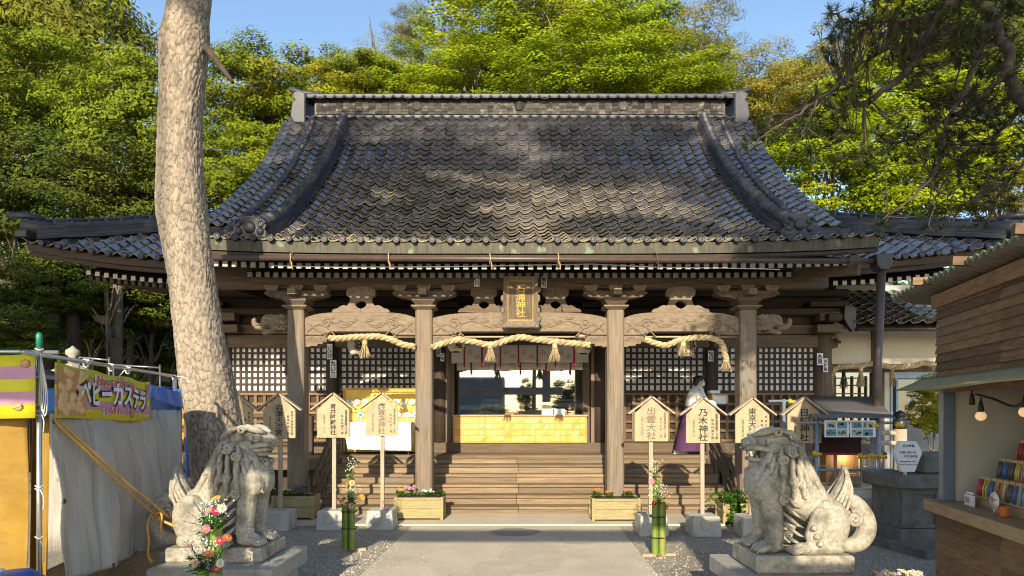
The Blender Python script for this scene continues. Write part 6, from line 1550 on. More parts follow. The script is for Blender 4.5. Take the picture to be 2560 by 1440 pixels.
for dd in (4.95, 5.4, 5.75, 7.02):
    for k in range(3): b.tube([S(dd + .02 * k, 2.21) + Vector((.021 * math.cos(t), 0, .021 * math.sin(t) - (.02 if k == 1 else 0))) for t in rng(0, 6.283, 10)], .006, 5)
b.tube(smoothpath([S(7.05, 2.22, .02), S(7.1, 2.2, .12), S(7.1, 2.14, .15)], 3), .007, 5)
b.build_each('tie_string', 'string_white', q)
b = MB(); b.cyl((-5.6, 4.25, 2.225), (-3.14, 4.33, 2.225), .015, n=10); b.build('front_rail', 'steel_pipe', st)
b = MB()
def rf(u, v):
    d = lerp(4.25, 7.2, v); e = S(d, 2.10 - .02 * v, -.04)
    return Vector((lerp(e.x, -5.6, u), d, lerp(e.z, 2.34, u) - .05 * math.sin(u * 3.1) + .012 * math.sin(v * 22)))
b.grid(rf, 10, 24); b.grid(lambda u, v: S(lerp(6.2, 7.25, u), lerp(2.09 - .05 * u, 1.95 - .10 * u, v), .02 + .03 * v + .015 * math.sin(u * 17)), 14, 5)
b.grid(lambda u, v: Vector((lerp(-3.82, -5.4, u), 7.22, lerp(2.08, 1.8, v) + .02 * math.sin(9 * u))), 8, 8); b.build('roof_tarp', 'blue_tarp', st, thick=.006)
b = MB()
def sil(u, v):
    d = lerp(4.40, 6.95, u); z = lerp(1.76, lerp(.60, .44, u), v); sag = .07 * v + .09 * math.sin(v * 2.6) * math.sin(u * 3.1)
    fold = .05 * mnoise.noise(Vector((u * 9, v * 2.2, 7))) * v ** .5 + .03 * v ** .6 * math.sin(u * 19 + 1.8 * v + 1.3 * math.sin(u * 5)) + .022 * v * math.sin(u * 43 + 3 * v) + .03 * mnoise.noise(Vector((u * 5, v * 3, 2)))
    return S(d, z + .02 * math.sin(u * 8) * (1 - v), .03 + sag + fold)
b.grid(sil, 130, 40); tp = b.build('silver_mesh_tarp', 'silver_mesh', st, thick=.004)
for u in (.2, .47, .74, .985):
    b = MB(); b.tube([sil(u, v) + Vector((.004, 0, 0)) for v in rng(0, 1, 30)], .0045, 5); b.build('tarp_seam', 'silver_mesh', tp)
for u, v in ((.012, .015), (.012, .5), (.012, .98), (.25, .985), (.5, .985), (.75, .985), (.98, .98)):
    b = MB(); c = sil(u, v); b.tube([c + UX * .014 * math.cos(t) + Vector((.006, 0, .014 * math.sin(t))) for t in rng(0, 6.283, 12)], .005, 6); b.build('eyelet', 'dark_metal', tp)
b = MB(); b.tube([sil(u, .988) + Vector((.004, 0, 0)) for u in rng(0, 1, 60)], .006, 5); b.build('tarp_hem', 'silver_mesh', tp)
b = MB(); b.grid(lambda u, v: Vector((lerp(-3.82, -5.4, u), 7.24 + .03 * math.sin(u * 22), lerp(1.86, .2, v))), 24, 6); b.grid(lambda u, v: S(lerp(6.3, 7.25, u), lerp(1.84, .5, v), .01 + (.05 + .16 * v) * (1 - abs(2 * u - .9)) + .02 * math.sin(u * 30)), 30, 12); b.build('grey_side_curtain', 'silver_mesh', st, thick=.004)
b = MB(); b.grid(lambda u, v: Vector((lerp(-5.2, X(62, 4.36), u), 4.36 + .015 * math.sin(u * 26 + v * 4) + .03 * math.sin(v * 3), lerp(1.79, .25, v))), 60, 24); b.build('yellow_curtain', 'yellow_tarp', st, thick=.004)
b = MB(); b.grid(lambda u, v: Vector((lerp(X(60, 4.6), X(118, 4.46), u), lerp(4.65, 4.46, u) + .02 * math.sin(u * 14 + v * 3), lerp(1.8, .25, v))), 24, 16); b.build('yellow_curtain', 'yellow_tarp', st, thick=.004)
b = MB(); b.add([S(4.6, .02, -.12), S(6.9, .02, -.12), S(6.9, .62, -.12), S(4.6, .62, -.12), S(4.6, .02, -.18), S(6.9, .02, -.18), S(6.9, .62, -.18), S(4.6, .62, -.18)], [(0, 1, 2, 3), (7, 6, 5, 4), (0, 4, 5, 1), (3, 2, 6, 7), (1, 5, 6, 2), (0, 3, 7, 4)]); b.build('base_board', 'plain_plank_y', st)
# banners
def BN(d, z, off=0.): return S(d, z, .05 + .014 * math.sin(d * 7) + off)
bn = thing('striped_banner', 'pink and yellow striped pancake banner with big white lettering along the stall side', 'banner', BN(5.3, 1.7))
D0, D1 = 4.42, 6.2; bt = lambda d: 2.165 - .015 * math.sin((d - D0) * 5.2) ** 2 - .03 * (d - D0); bb_ = lambda d: 1.775 - .035 * (d - D0)
def band(b, v0, v1, off, da=D0, db=D1, n=40): b.grid(lambda u, v: BN(lerp(da, db, u), lerp(bb_(lerp(da, db, u)), bt(lerp(da, db, u)), lerp(v0, v1, v)), off), n, 3)
b = MB(); band(b, 0, 1, 0); b.build('banner_cloth', 'stripe_yellow', bn, thick=.003)
b = MB(); band(b, .20, .40, .005); band(b, .60, .80, .005); b.build('pink_stripe', 'stripe_pink', bn)
b = MB(); band(b, .04, .96, .007, D0 + .02, D0 + .40, 10); q = b.build('cake_photo', 'bun', bn)
b = MB(); random.seed(4)
for k in range(30):
    d = random.uniform(D0 + .05, D0 + .36); z = random.uniform(1.80, 2.11); b.ball(BN(d, z, .004), (.012, .05, .032), 8, Matrix.Rotation(random.uniform(-.8, .8), 3, 'X'))
b.build('round_cake', 'bun_light', q)
xc = BN(5.42, 0).x
def wr(txt, d, z, h, off, m_, name, bold=0., asp=1.0):
    b = MB(); write(b, txt, (0, 0, 0), h, ux=(1, 0, 0), bold=bold, aspect=asp)
    for i, v in enumerate(b.v):
        dd = d + v.x * UX.y; b.v[i] = BN(dd, z + v.z - .034 * (dd - D0) + .012 * math.sin(dd * 6), off)
    b.build(name, m_, bn)
wr('Ishiura Shrine', 5.40, 2.10, .10, .012, 'letter_white', 'title_outline', .05, 1.05); wr('Ishiura Shrine', 5.40, 2.10, .098, .019, 'title_red', 'title_lettering', .014, 1.07)
wr('ベビーカステラ', 5.40, 1.985, .185, .011, 'letter_black', 'main_outline', .085, .9); wr('ベビーカステラ', 5.40, 1.985, .178, .017, 'letter_white', 'main_lettering', .035, .93)
wr('Small Pancake', 5.43, 1.85, .068, .012, 'letter_white', 'subtitle_outline', .05, 1.0); wr('Small Pancake', 5.43, 1.85, .066, .019, 'title_red', 'subtitle_lettering', .016, 1.03)
b = MB()
for dd, zz in ((4.92, 2.06), (5.98, 2.0), (6.08, 1.93), (5.70, 1.80), (6.12, 2.06)):
    c = BN(dd, zz, .008); b.tube([c + UX * .028 * math.cos(t) + Vector((0, 0, .03 * math.sin(t))) for t in rng(0, 6.283, 14)], .012, 5); b.ball(c, (.005, .03, .028), 8)
b.build('printed_bun', 'bun', bn)
bn2 = thing('stall_front_banner', 'yellow and pink banner hung across the front of the stall left of the steel pole', 'banner', (-3.9, 4.22, 1.8))
f2 = lambda x, z, o=0.: Vector((x, 4.22 - .01 * math.sin(x * 9) - o, z)); X0, X1 = -4.9, X(90, 4.22)
def band2(b, v0, v1, off): b.grid(lambda u, v: f2(lerp(X0, X1, u), lerp(lerp(1.74, 1.77, u), lerp(2.14, 2.20, u), lerp(v0, v1, v)), off), 24, 3)
b = MB(); band2(b, 0, 1, 0); b.build('banner_cloth', 'stripe_yellow', bn2, thick=.003)
b = MB(); band2(b, .22, .42, .005); band2(b, .62, .82, .005); b.build('pink_stripe', 'stripe_pink', bn2)
b = MB()
for px, py in ((62, 908), (44, 1017)): c = W(px, py, 4.2); b.ball(c, (.035, .006, .028), 10); 
b.build('printed_bun', 'bun', bn2)
b = MB()
for px, py in ((62, 908), (44, 1017)): c = W(px, py, 4.2); b.tube([c + Vector((x, -.006, x * .3)) for x in (-.03, 0, .03)], .006, 5)
b.build('printed_cream', 'bun_light', bn2)
# guy rope tied to the lion's tail
g = thing('guy_rope', 'yellow rope tying the stall to the tail of the left stone lion', 'rope', W(260, 1180, 5))
tail = W(398, 1298, 5.55); b = MB()
b.tube([S(4.42, 1.76, .03), S(4.42, 1.76, .03).lerp(tail, .5) + Vector((0, 0, -.015)), tail], .011, 8); b.tube([S(4.47, 1.76, .03), S(4.47, 1.76, .03).lerp(tail, .5) + Vector((.02, 0, .012)), tail + Vector((.09, .05, -.02))], .011, 8)
b.tube(smoothpath([tail, W(380, 1288, 5.5), W(368, 1310, 5.5), W(372, 1350, 5.5), W(370, 1385, 5.5), W(378, 1405, 5.5)], 4), .010, 8); b.ball(W(378, 1404, 5.5), .018, 8)
b.tube(smoothpath([tail, W(388, 1284, 5.48), W(404, 1286, 5.48), W(402, 1312, 5.48), W(402, 1330, 5.48)], 4), .010, 8); b.ball(W(402, 1328, 5.48), .014, 8)
b.tube(smoothpath([tail, W(420, 1308, 5.5), W(440, 1316, 5.52), W(455, 1314, 5.6)], 4), .012, 8); b.ball(tail, (.035, .025, .025), 10)
b.build('cord', 'rope_yellow', g)
g = thing('plastic_drum', 'blue plastic drum at the bottom left corner below the stall pole', 'drum', (X(35, 3.95), 3.95, 0)); b = MB(); c = Vector((X(35, 3.95), 3.95, 0))
b.lathe(c, [(.17, 0), (.185, .03), (.185, .3), (.195, .32), (.185, .34), (.185, .66), (.17, .74), (.10, .80), (.05, .81), (.001, .81)], 24); q = b.build('drum_body', 'blue_tarp', g); b = MB(); b.lathe(c + Vector((-.09, -.02, .79)), [(.04, 0), (.04, .03), (.001, .032)], 12); b.build('screw_cap', 'white_sign', q)
# stone lantern and thin metal frames behind the stall
g = thing('stone_lantern', 'stone lantern whose onion finial rises behind the stall banner', 'stone lantern', (X(182, 9.5), 9.5, 0)); c = Vector((X(182, 9.5), 9.5, 0)); zt = Z(865, 9.5)
for nm, pr in (('finial', [(.06, -.26), (.075, -.22), (.06, -.19), (.05, -.17), (.10, -.12), (.095, -.07), (.04, -.03), (.012, 0), (.001, .005)]), ('lantern_roof', [(.40, -.50), (.41, -.46), (.25, -.36), (.12, -.29), (.07, -.265), (.001, -.26)]), ('light_chamber', [(.2, -.85), (.2, -.505)]), ('column', [(.30, -1.0), (.24, -.86), (.001, -.855)]), ('base', [(.30, -zt), (.14, -zt + .25), (.14, -1.0), (.001, -1.0)])):
    b = MB(); b.lathe(c + Vector((0, 0, zt)), [(.001, pr[0][1])] + pr, 16 if nm == 'finial' else 6, nm == 'finial'); b.build(nm, 'plinth_stone', g)
for k, (pa, ya, pb, yb) in enumerate(((285, 906, 405, 920), (290, 892, 272, 900))):
    pass
for k, (pa, pb, yt, lab) in enumerate(((198, 273, 893, 'thin steel frame beside the stone lantern behind the stall'), (284, 400, 912, 'thin steel frame at the right behind the stall rail'))):
    d = 8.6; g = thing('steel_frame', lab, 'frame', (X((pa + pb) / 2, d), d, 0), 'thin steel frames'); b = MB(); xa, xb, zz = X(pa, d), X(pb, d), Z(yt, d)
    for xx in (xa, xb): b.cyl((xx, d, 0), (xx, d, zz), .012, n=8)
    b.cyl((xa, d, zz), (xb, d, zz - .04), .012, n=8); b.cyl((xa, d, zz - .25), (xa + .2, d, zz - .02), .008, n=6); b.build('tube', 'steel_pipe', g)
g = thing('orange_screen', 'orange net screen behind the rail between stall and pine trunk', 'screen', (X(455, 13.2), 13.2, 0)); b = MB(); b.grid(lambda u, v: Vector((X(lerp(400, 500, u), 13.2), 13.2 + .02 * math.sin(u * 20 + v * 9), Z(lerp(1112, 1015, v), 13.2))), 20, 10); b.build('net', 'orange_net', g, thick=.004)
b = MB(); b.cyl((X(402, 13.2), 13.23, 0), (X(402, 13.2), 13.23, 2.0), .02, n=8); b.cyl((X(498, 13.2), 13.23, 0), (X(498, 13.2), 13.23, 2.0), .02, n=8); b.build_each('support', 'steel_pipe', g)
g = thing('blue_pole', 'thin blue pole leaning upright beside the pine trunk', 'pole', (X(466, 9), 9, 0)); b = MB(); b.cyl((X(465, 9), 9, 0), (X(470, 9), 9, Z(1050, 9)), .022, n=10); q = b.build('shaft', 'blue_tarp', g)
b = MB(); b.lathe((X(465, 9), 9, 0), [(.10, 0), (.10, .03), (.03, .06), (.001, .06)], 14); b.build('foot', 'dark_metal', q)
# ---------------------------------------------------------------- wooden stall on the right
HN = Vector((-.2214, -.9752, 0)); HO = Vector((-.9752, .2214, 0)); HC = Vector((4.09, 6.0, 0))
def Hp(t, z, out=0.): return HC + HN * t + HO * out + Vector((0, 0, z))
hut = thing('wooden_stall', 'dark clapboard stall with a green edged corrugated roof on the right', 'stall', Hp(1.2, 0, -.8))
HL = 2.9
def hbox(b, t0, t1, z0, z1, o0, o1, r=None):
    vs = [Hp(t, z, o) for t in (t0, t1) for o in (o0, o1) for z in (z0, z1)]
    return b.add(vs, [(0, 1, 3, 2), (4, 6, 7, 5), (0, 4, 5, 1), (2, 3, 7, 6), (0, 2, 6, 4), (1, 5, 7, 3)], False, r)
def siding(nm, z0, z1, pitch):
    b = MB(); z = z0
    while z < z1 - .01:
        e = min(z + pitch + .015, z1 + .01); t = 0
        for t0, t1 in ((-.0, .95 + .4 * random.random()), (1.3, HL)) if False else ((0, 1.15), (1.153, HL)):
            vs = [Hp(tt, zz, oo) for tt in (t0, t1) for zz, oo in ((z, .030 + random.gauss(0, .002)), (e, .010), (e, -.01), (z, -.01))]
            b.add(vs, [(0, 1, 5, 4), (0, 4, 7, 3), (0, 3, 2, 1), (4, 5, 6, 7), (1, 2, 6, 5)])
        z += pitch
    return b.build(nm, 'hut_wood_y', hut)
siding('lower_siding', .02, .86, .118); siding('upper_siding', 2.12, 2.80, .082)
b = MB(); hbox(b, -.03, HL, 2.805, 2.93, -.01, .05); b.build('fascia_board', 'hut_wood_y', hut)
b = MB(); hbox(b, -.06, HL, .87, .975, -.42, .11); b.build('counter', 'plain_plank_y', hut, bevel=.006)
b = MB(); hbox(b, .0, .10, .976, 2.12, -.10, .0); b.build('corner_post', 'blue_pipe', hut, bevel=.004)
b = MB(); hbox(b, .02, HL, 2.0, 2.119, -.06, -.0); b.build('lintel', 'hut_wood_y', hut)
b = MB(); hbox(b, .03, .06, .0, 2.95, -1.9, -.101); b.build('end_wall', 'hut_wall', hut)
b = MB(); hbox(b, .061, HL, .0, 2.95, -1.9, -1.85); b.build('back_wall', 'hut_wall', hut)
b = MB(); hbox(b, HL, HL + .04, .0, 2.95, -1.9, .0); b.build('end_wall', 'hut_wood_x', hut)  # near end, out of view, added so the stall interior stays shaded
b = MB(); hbox(b, .061, .09, .976, 2.0, -1.02, -.96); b.build('wall_batten', 'hut_wood_x', hut)
def corr(t, o):
    return Hp(t, 2.96 + .32 * max(-.2, o) + .018 * math.sin(t * 2 * math.pi / .105), o)
b = MB(); nT = 220; ts = rng(-.62, HL, nT); os_ = [-2.0, -1.0, 0, .1, .20]
vs = [corr(t, o) for t in ts for o in os_]; m_ = len(os_)
b.add(vs, [(i * m_ + j, i * m_ + j + 1, (i + 1) * m_ + j + 1, (i + 1) * m_ + j) for i in range(nT) for j in range(m_ - 1)], True); b.build('corrugated_roof', 'corrugated', hut, thick=.005)
b = MB(); vs = [corr(t, o) + Vector((0, 0, dz)) for t in ts for o, dz in ((.201, -.008), (.212, .012), (.12, .006))]
b.add(vs, [(i * 3 + j, i * 3 + j + 1, (i + 1) * 3 + j + 1, (i + 1) * 3 + j) for i in range(nT) for j in range(2)], True); b.build('roof_edge', 'green_edge', hut)
b = MB()
for t in (0.2, 1.0, 1.9): b.beam(Hp(t, 2.93, -1.8), Hp(t, 3.04, .3), .05, .07)
b.build_each('roof_rafter', 'hut_wood_x', hut)
b = MB(); b.grid(lambda u, v: Hp(lerp(-.22, HL, u), lerp(2.15, 2.03 - .02 * math.sin(u * 5), v), lerp(.03, .30, v)), 20, 4); b.build('awning', 'awning', hut, thick=.006)
b = MB(); b.cyl(Hp(-.2, 2.03, .29), Hp(HL, 2.03, .29), .008, n=6); b.build('awning_edge', 'awning', hut)
cb = thing('light_cable', 'black cable with hanging lamp sockets inside the right stall', 'cable', Hp(.6, 1.95, -.2)); b = MB()
b.tube(smoothpath([Hp(.15, 1.98, -.25), Hp(.45, 1.93, -.25), Hp(.8, 1.86, -.25), Hp(1.1, 1.95, -.25), Hp(1.5, 1.85, -.25)], 5), .010, 6); b.build('cord', 'black_rubber', cb)
for px, py, lit, lab in ((2452, 1040, True, 'round lit bulb hanging in the right stall'), (2430, 1022, False, 'empty black lamp socket beside the lit bulb'), (2562, 1030, True, 'lit bulb cut by the right picture edge')):
    d = 5.35 if px < 2500 else 4.9; c = W(px, py, d); g = thing('hanging_bulb' if lit else 'lamp_socket', lab, 'lamp', c)
    b = MB(); b.lathe(c + Vector((0, 0, .03)), [(.012, 0), (.022, .005), (.022, .04), (.016, .07), (.01, .1)], 12); b.tube([c + Vector((0, 0, .12)), c + Vector((0, 0, .16))], .006, 5); b.build('socket', 'black_rubber', g)
    if lit: b = MB(); b.ball(c, .042, 14); b.build('glass_globe', 'bulb_glow', g)
# goods on the counter
rk = thing('display_rack', 'stepped rack of accessory packs on the stall counter', 'rack', Hp(.9, .98, -.3))
PKC = [(.55, .05, .05), (.05, .15, .35), (.6, .45, .1), (.12, .1, .1), (.2, .35, .5), (.55, .25, .3), (.7, .6, .4), (.15, .08, .05)]
for i, c_ in enumerate(PKC): flat(f'pack_{i}', c_, .35)
random.seed(9); b = MB()
for k in range(4): hbox(b, .36 + .07 * k, 1.9, .977, 1.05 + .165 * k, -.24 - .12 * k, -.15 - .12 * k)
b.build('tier', 'plain_plank_y', rk)
adjs = ['red', 'navy', 'mustard', 'black', 'pale blue', 'dusty pink', 'cream', 'brown']; n = 0
for k in range(4):
    for i in range(9):
        t = .36 + .07 * k + .045 + i * .094; ci = random.randrange(8); z0 = 1.052 + .165 * k; o = -.17 - .12 * k; n += 1
        g = thing('accessory_pack', f'{adjs[ci]} strap pack on the {("bottom", "second", "third", "top")[k]} tier of the rack, {("first", "second", "third", "fourth", "fifth", "sixth", "seventh", "eighth", "ninth")[i]} from the post', 'pack', Hp(t, z0, o), 'strap packs on the stepped rack')
        b = MB(); tl = .02; vs = [Hp(t + a, z0 + c_, o - tl * c_ / .15 + e) for a in (-.040, .040) for e in (-.003, .003) for c_ in (0, .19)]
        b.add(vs, [(0, 1, 3, 2), (4, 6, 7, 5), (0, 4, 5, 1), (2, 3, 7, 6), (0, 2, 6, 4), (1, 5, 7, 3)]); b.build('card', 'cardboard', g)
        b = MB()
        for q in (-.022, 0., .022):
            if random.random() < .85: b.tube([Hp(t + q, z0 + .02, o + .007), Hp(t + q + random.gauss(0, .003), z0 + .09, o + .008), Hp(t + q, z0 + .165, o - .014)], .0085, 6)
        if not b.v: b.tube([Hp(t, z0 + .02, o + .007), Hp(t, z0 + .12, o - .008)], .012, 6)
        b.build('strap', f'pack_{ci}', g)
g = thing('pink_price_card', 'small white card with a pink mark at the front of the stall counter', 'card', Hp(.40, .977, -.08)); b = MB(); hbox(b, .33, .50, .978, 1.075, -.09, -.08); q = b.build('card', 'white_sign', g)
b = MB(); hbox(b, .345, .42, 1.005, 1.055, -.0795, -.0785); b.build('pink_print', 'stripe_pink', q); b = MB(); b.tube([Hp(.415, 1.08, -.085), Hp(.415, 1.10, -.085)], .05, 8, flat=.1); b.build('card_top', 'white_sign', q)
g = thing('round_price_tag', 'round white tag with orange lettering in front of the strap packs', 'tag', Hp(.80, .98, -.1)); b = MB(); b.tube([Hp(.80, 1.075, -.10), Hp(.80, 1.075, -.095)], .075, 20); q = b.build('disc', 'white_sign', g)
b = MB(); write(b, 'キー', Hp(.80, 1.085, -.092), .045, ux=-HN * -1 if False else HN, bold=.05); b.build('orange_lettering', 'petal_orange', q)
b = MB(); b.cyl(Hp(.80, .976, -.098), Hp(.80, 1.01, -.098), .008, n=6); b.build('tag_stick', 'white_sign', q)
g = thing('orange_mug', 'small orange patterned mug at the right picture edge on the counter', 'mug', Hp(1.02, .977, -.06)); b = MB(); c = Hp(1.02, .977, -.06); b.lathe(c, [(.03, 0), (.036, .01), (.038, .08), (.033, .08), (.03, .01), (.001, .01)], 16); q = b.build('cup', 'petal_orange', g)
b = MB(); b.tube([c + Vector((-.036 - .02 * math.sin(t), 0, .045 - .025 * math.cos(t))) for t in rng(0, 3.14, 8)], .006, 6); b.build('mug_handle', 'petal_orange', q)
# ---------------------------------------------------------------- granite basin block and hexagonal sign
g = thing('granite_block', 'dark granite block with a recessed panel beside the wooden stall', 'stone block', (5.6, 8.4, 0)); d = 8.3; x0 = X(2255, d)
b = MB(); b.box(x0 - .04, x0 + 1.3, d - .04, d + .75, 0, .27); b.build('base', 'grey_stone', g, bevel=.015)
b = MB(); b.box(x0, x0 + 1.3, d + .03, d + .7, .272, .80); q = b.build('body', 'grey_stone', g)
b = MB(); xa, xb = X(2280, d), X(2340, d)
for bx in ((x0 + .001, xa, .273, .799), (xb, x0 + .62, .273, .799), (xa, xb, .273, .33), (xa, xb, .72, .799)): b.box(bx[0], bx[1], d, d + .031, bx[2], bx[3])
b.build('panel_border', 'grey_stone', q, bevel=.01)
b = MB(); b.box(x0 - .1, x0 + 1.4, d - .08, d + .8, .802, .985); b.build('top_slab', 'grey_stone', g, bevel=.02)
b = MB(); b.box(x0 + .34, x0 + 1.3, d + .1, d + .7, .987, 1.26); b.build('upper_stone', 'grey_stone', g, bevel=.03)
d = 8.28; zc = Z(1141, d); xc = X(2270, d); sx = 1 / F * d
g = thing('hexagonal_sign', 'white hexagonal reception time sign standing on the granite block', 'sign', (xc, d, .987))
o6 = [(-16, -39), (16, -39), (35, 10), (20, 38), (-20, 38), (-34, 10)]
b = MB(); b.prism([(xc + a * sx, zc + c * sx) for a, c in o6], d - .01, d + .06); q = b.build('panel', 'white_sign', g, bevel=.004)
b = MB(); b.cyl((xc - .02, d + .03, .986), (xc - .02, d + .03, zc - 38 * sx), .02, n=8); b.build('foot', 'white_sign', g)
b = MB(); y = d - .013
for t, dx, dy, h in (('受付時間', 0, 26, .032), ('午前九時から', -2, 10, .030), ('午後五時迄', 6, 0, .030), ('Reception time', 0, -12, .026), ('From 9 am to 5 pm', 0, -20, .024)): write(b, t, (xc + dx * sx, y, zc + dy * sx), h, bold=.02)
b.build('lettering', 'ink', q)
b = MB(); g = thing('kerb_stones', 'dark kerb stones edging the gravel before the granite block', 'kerb', (5.2, 8.0, 0))
for a, c in (((X(2150, 8.9), 8.9), (X(2235, 8.3), 8.3)), ((X(2235, 8.3), 8.3), (X(2330, 7.7), 7.7)), ((X(2060, 9.1), 9.1), (X(2150, 8.9), 8.9))):
    b = MB(); b.beam((*a, .05), (*c, .05), .16, .13); b.build('kerb_block', 'grey_stone', g, bevel=.012)
# ---------------------------------------------------------------- small shelter with a miniature shrine
sh = thing('pipe_shelter', 'little pipe framed shelter with a grey corrugated roof and clear sides', 'shelter', (X(2115, 9.4), 9.4, 0)); dF, dB = 9.1, 10.2
xL, xR = X(2042, dF), X(2196, dF); yf, yb = Z(1052, dF), Z(998, dB)
for xx, yy, zz in ((xL, dF, yf), (xR, dF, yf), (xL, dB, yb), (xR - .05, dB, yb)):
    b = MB(); b.cyl((xx, yy, 0), (xx, yy, zz), .028, n=10); b.build('pipe_post', 'blue_pipe', sh)
b = MB()
for z in (yf - .03, .98): b.cyl((xL - .25, dF, z), (xR + .2, dF, z), .022, n=10); 
b.cyl((xL - .25, dB, yb - .03), (xR + .2, dB, yb - .03), .022, n=10); b.cyl((xL, dF, 1.0), (xL, dB, 1.0), .022, n=10); b.cyl((xR, dF, 1.0), (xR, dB, 1.0), .022, n=10); b.build_each('cross_pipe', 'blue_pipe', sh)
b = MB(); rx0, rx1 = X(2035, 9.0), X(2240, 9.0); bx0, bx1 = X(1988, 10.3), X(2182, 10.3); zf_, zb_ = Z(1050, 9.0), Z(996, 10.3)
b.grid(lambda u, v: Vector((lerp(lerp(rx0, rx1, u), lerp(bx0, bx1, u), v), lerp(9.0, 10.3, v), lerp(zf_, zb_, v) + .03 + .009 * math.sin(u * 2 * math.pi * 34))), 272, 3); b.build('corrugated_roof', 'poly_roof', sh, thick=.004)
b = MB()
for px, py, d in ((2180, 1062, dF), (2243, 1062, dF), (2178, 1138, dF), (2200, 1140, dF), (2150, 1140, dF), (2037, 1133, dF), (2158, 1105, 9.6), (2193, 1315, dF), (1975, 1003, dB), (2180, 1312, dF)):
    b = MB(); c = W(px, py, d - .03); b.ball(c, (.035, .035, .045), 10); b.cyl(c + Vector((.0, -.01, -.01)), c + Vector((.085, -.01, -.015)), .026, n=10); b.build('yellow_clamp', 'yellow_clamp', sh)
b = MB(); b.grid(lambda u, v: Vector((xR + .05 + .02 * math.sin(v * 9), lerp(dF - .02, dB, u), lerp(.12, yf - .02, v))), 6, 6); b.grid(lambda u, v: Vector((lerp(X(2150, dF), xR + .1, u), dF - .03 - .02 * math.sin(u * 12), lerp(.12, yf - .04, v))), 12, 6); b.grid(lambda u, v: Vector((xL - .06, lerp(dF, dB, u), lerp(.3, yf - .02, v))), 6, 6)
b.build_each('clear_sheet', 'clear_sheet', sh)
for i, (pa, pb) in enumerate(((2061, 2122), (2125, 2189))):
    d = dF - .05; g = thing('photo_sheet', ('left' if i == 0 else 'right') + ' white sheet with four landscape photographs under the shelter roof', 'photo sheet', W((pa + pb) / 2, 1093, d), 'photo sheets under the shelter roof'); b = MB(); b.box(X(pa, d), X(pb, d), d - .003, d, Z(1093, d), Z(1051, d)); q = b.build('sheet', 'white_sign', g)
    for a in range(2):
        for c in range(2):
            x0 = X(pa + 4 + a * 27.5, d); x1 = X(pa + 29 + a * 27.5, d); z0 = Z(1090 - c * 19, d); z1 = Z(1073 - c * 19, d)
            b = MB(); b.box(x0, x1, d - .006, d - .0035, z0, z1); ph = b.build('photo', 'photo_pale' if (a + c + i) % 2 else 'photo_blue', q)
            b = MB()
            for k in range(5): xx = random.uniform(x0 + .02, x1 - .02); zz = random.uniform(z0 + .015, z1 - .04); b.prism([(xx - .02, zz), (xx + .02, zz - .004), (xx + .012, zz + .03), (xx - .01, zz + .025)], d - .0075, d - .0062)
            b.build('photo_detail', 'photo_green', ph)
ms = thing('miniature_shrine', 'miniature wooden shrine with a brown roof inside the shelter', 'miniature shrine', (X(2112, 9.7), 9.7, .92)); d = 9.55; xm = X(2114, d); zb = Z(1212, d)
b = MB(); b.box(xm - .26, xm + .26, d + .08, d + .45, zb + .03, Z(1130, d)); b.build('body', 'plain_plank_z', ms)
b = MB(); b.box(xm - .17, xm + .17, d - .1, d + .079, zb + .02, zb + .12); b.box(xm - .42, xm + .42, d + .05, d + .5, zb - .02, zb + .029)
for k in range(4): b.box(xm - .12, xm + .12, d - .16 + k * .06, d - .1 + k * .06, zb + .121 + k * .03, zb + .15 + k * .03)
b.build('stair_base', 'pale_wood_x', ms)
b = MB()
for xx in (-.19, .19, -.36, .36): b.box(xm + xx - .018, xm + xx + .018, d - .08 if abs(xx) < .3 else d + .1, d - .045 if abs(xx) < .3 else d + .135, zb + .03, Z(1128, d))
b.box(xm - .24, xm + .24, d - .085, d - .04, Z(1137, d), Z(1128, d)); b.build('porch_frame', 'pale_wood_z', ms)
b = MB()
for z in (zb + .22, zb + .28): b.box(xm - .44, xm - .23, d + .0, d + .03, z, z + .018); b.box(xm + .23, xm + .44, d + .0, d + .03, z, z + .018)
b.build('railing', 'pale_wood_x', ms)
b = MB(); zr, zt = Z(1130, d), Z(1100, d)
b.add([(xm - .50, d - .22, zr), (xm + .50, d - .22, zr), (xm + .38, d + .2, zt + .06), (xm - .38, d + .2, zt + .06), (xm - .50, d + .6, zr), (xm + .50, d + .6, zr), (xm - .50, d - .22, zr - .03), (xm + .50, d - .22, zr - .03)], [(0, 1, 2, 3), (3, 2, 5, 4), (6, 7, 1, 0), (0, 3, 4), (1, 5, 2), (6, 4, 5, 7)]); b.box(xm - .42, xm + .42, d + .17, d + .23, zt + .05, zt + .09); b.build('roof', 'brown_roof', ms)
b = MB(); b.box(xm - .5, xm + .5, d - .226, d - .218, zr - .032, zr - .006); b.build('red_eave', 'red_cloth', ms)
lp = bpy.data.lights.new('shrine_lamp', 'POINT'); lp.energy = 2.2; lp.color = (1, .68, .32); lp.shadow_soft_size = .04
lo = bpy.data.objects.new('shrine_lamp', lp); col.objects.link(lo); lo.parent = ms; lo.location = Vector((xm, d - .03, zb + .42)) - base(ms)
pd = thing('stone_pedestal', 'pale stepped stone pedestal under the miniature shrine', 'pedestal', (xm, d, 0)); b = MB(); b.box(xm - .5, xm + .52, d - .24, d + .6, .605, .69); b.build('top_slab', 'pale_concrete', pd, bevel=.01)
b = MB(); z = 0
for k in range(3): w0 = .46 - .06 * k; b.box(xm - w0, xm + w0, d - .22 + .03 * k, d + .55 - .03 * k, z, z + .197); z += .2
b.build('stone_course', 'pale_concrete', pd, bevel=.008)
g = thing('white_leaflet', 'white leaflet with fine print pasted on the pedestal front', 'paper', (xm + .12, d - .26, .45)); b = MB(); b.box(xm - .02, xm + .27, d - .262, d - .255, .22, .66); q = b.build('sheet', 'white_sign', g); b = MB()
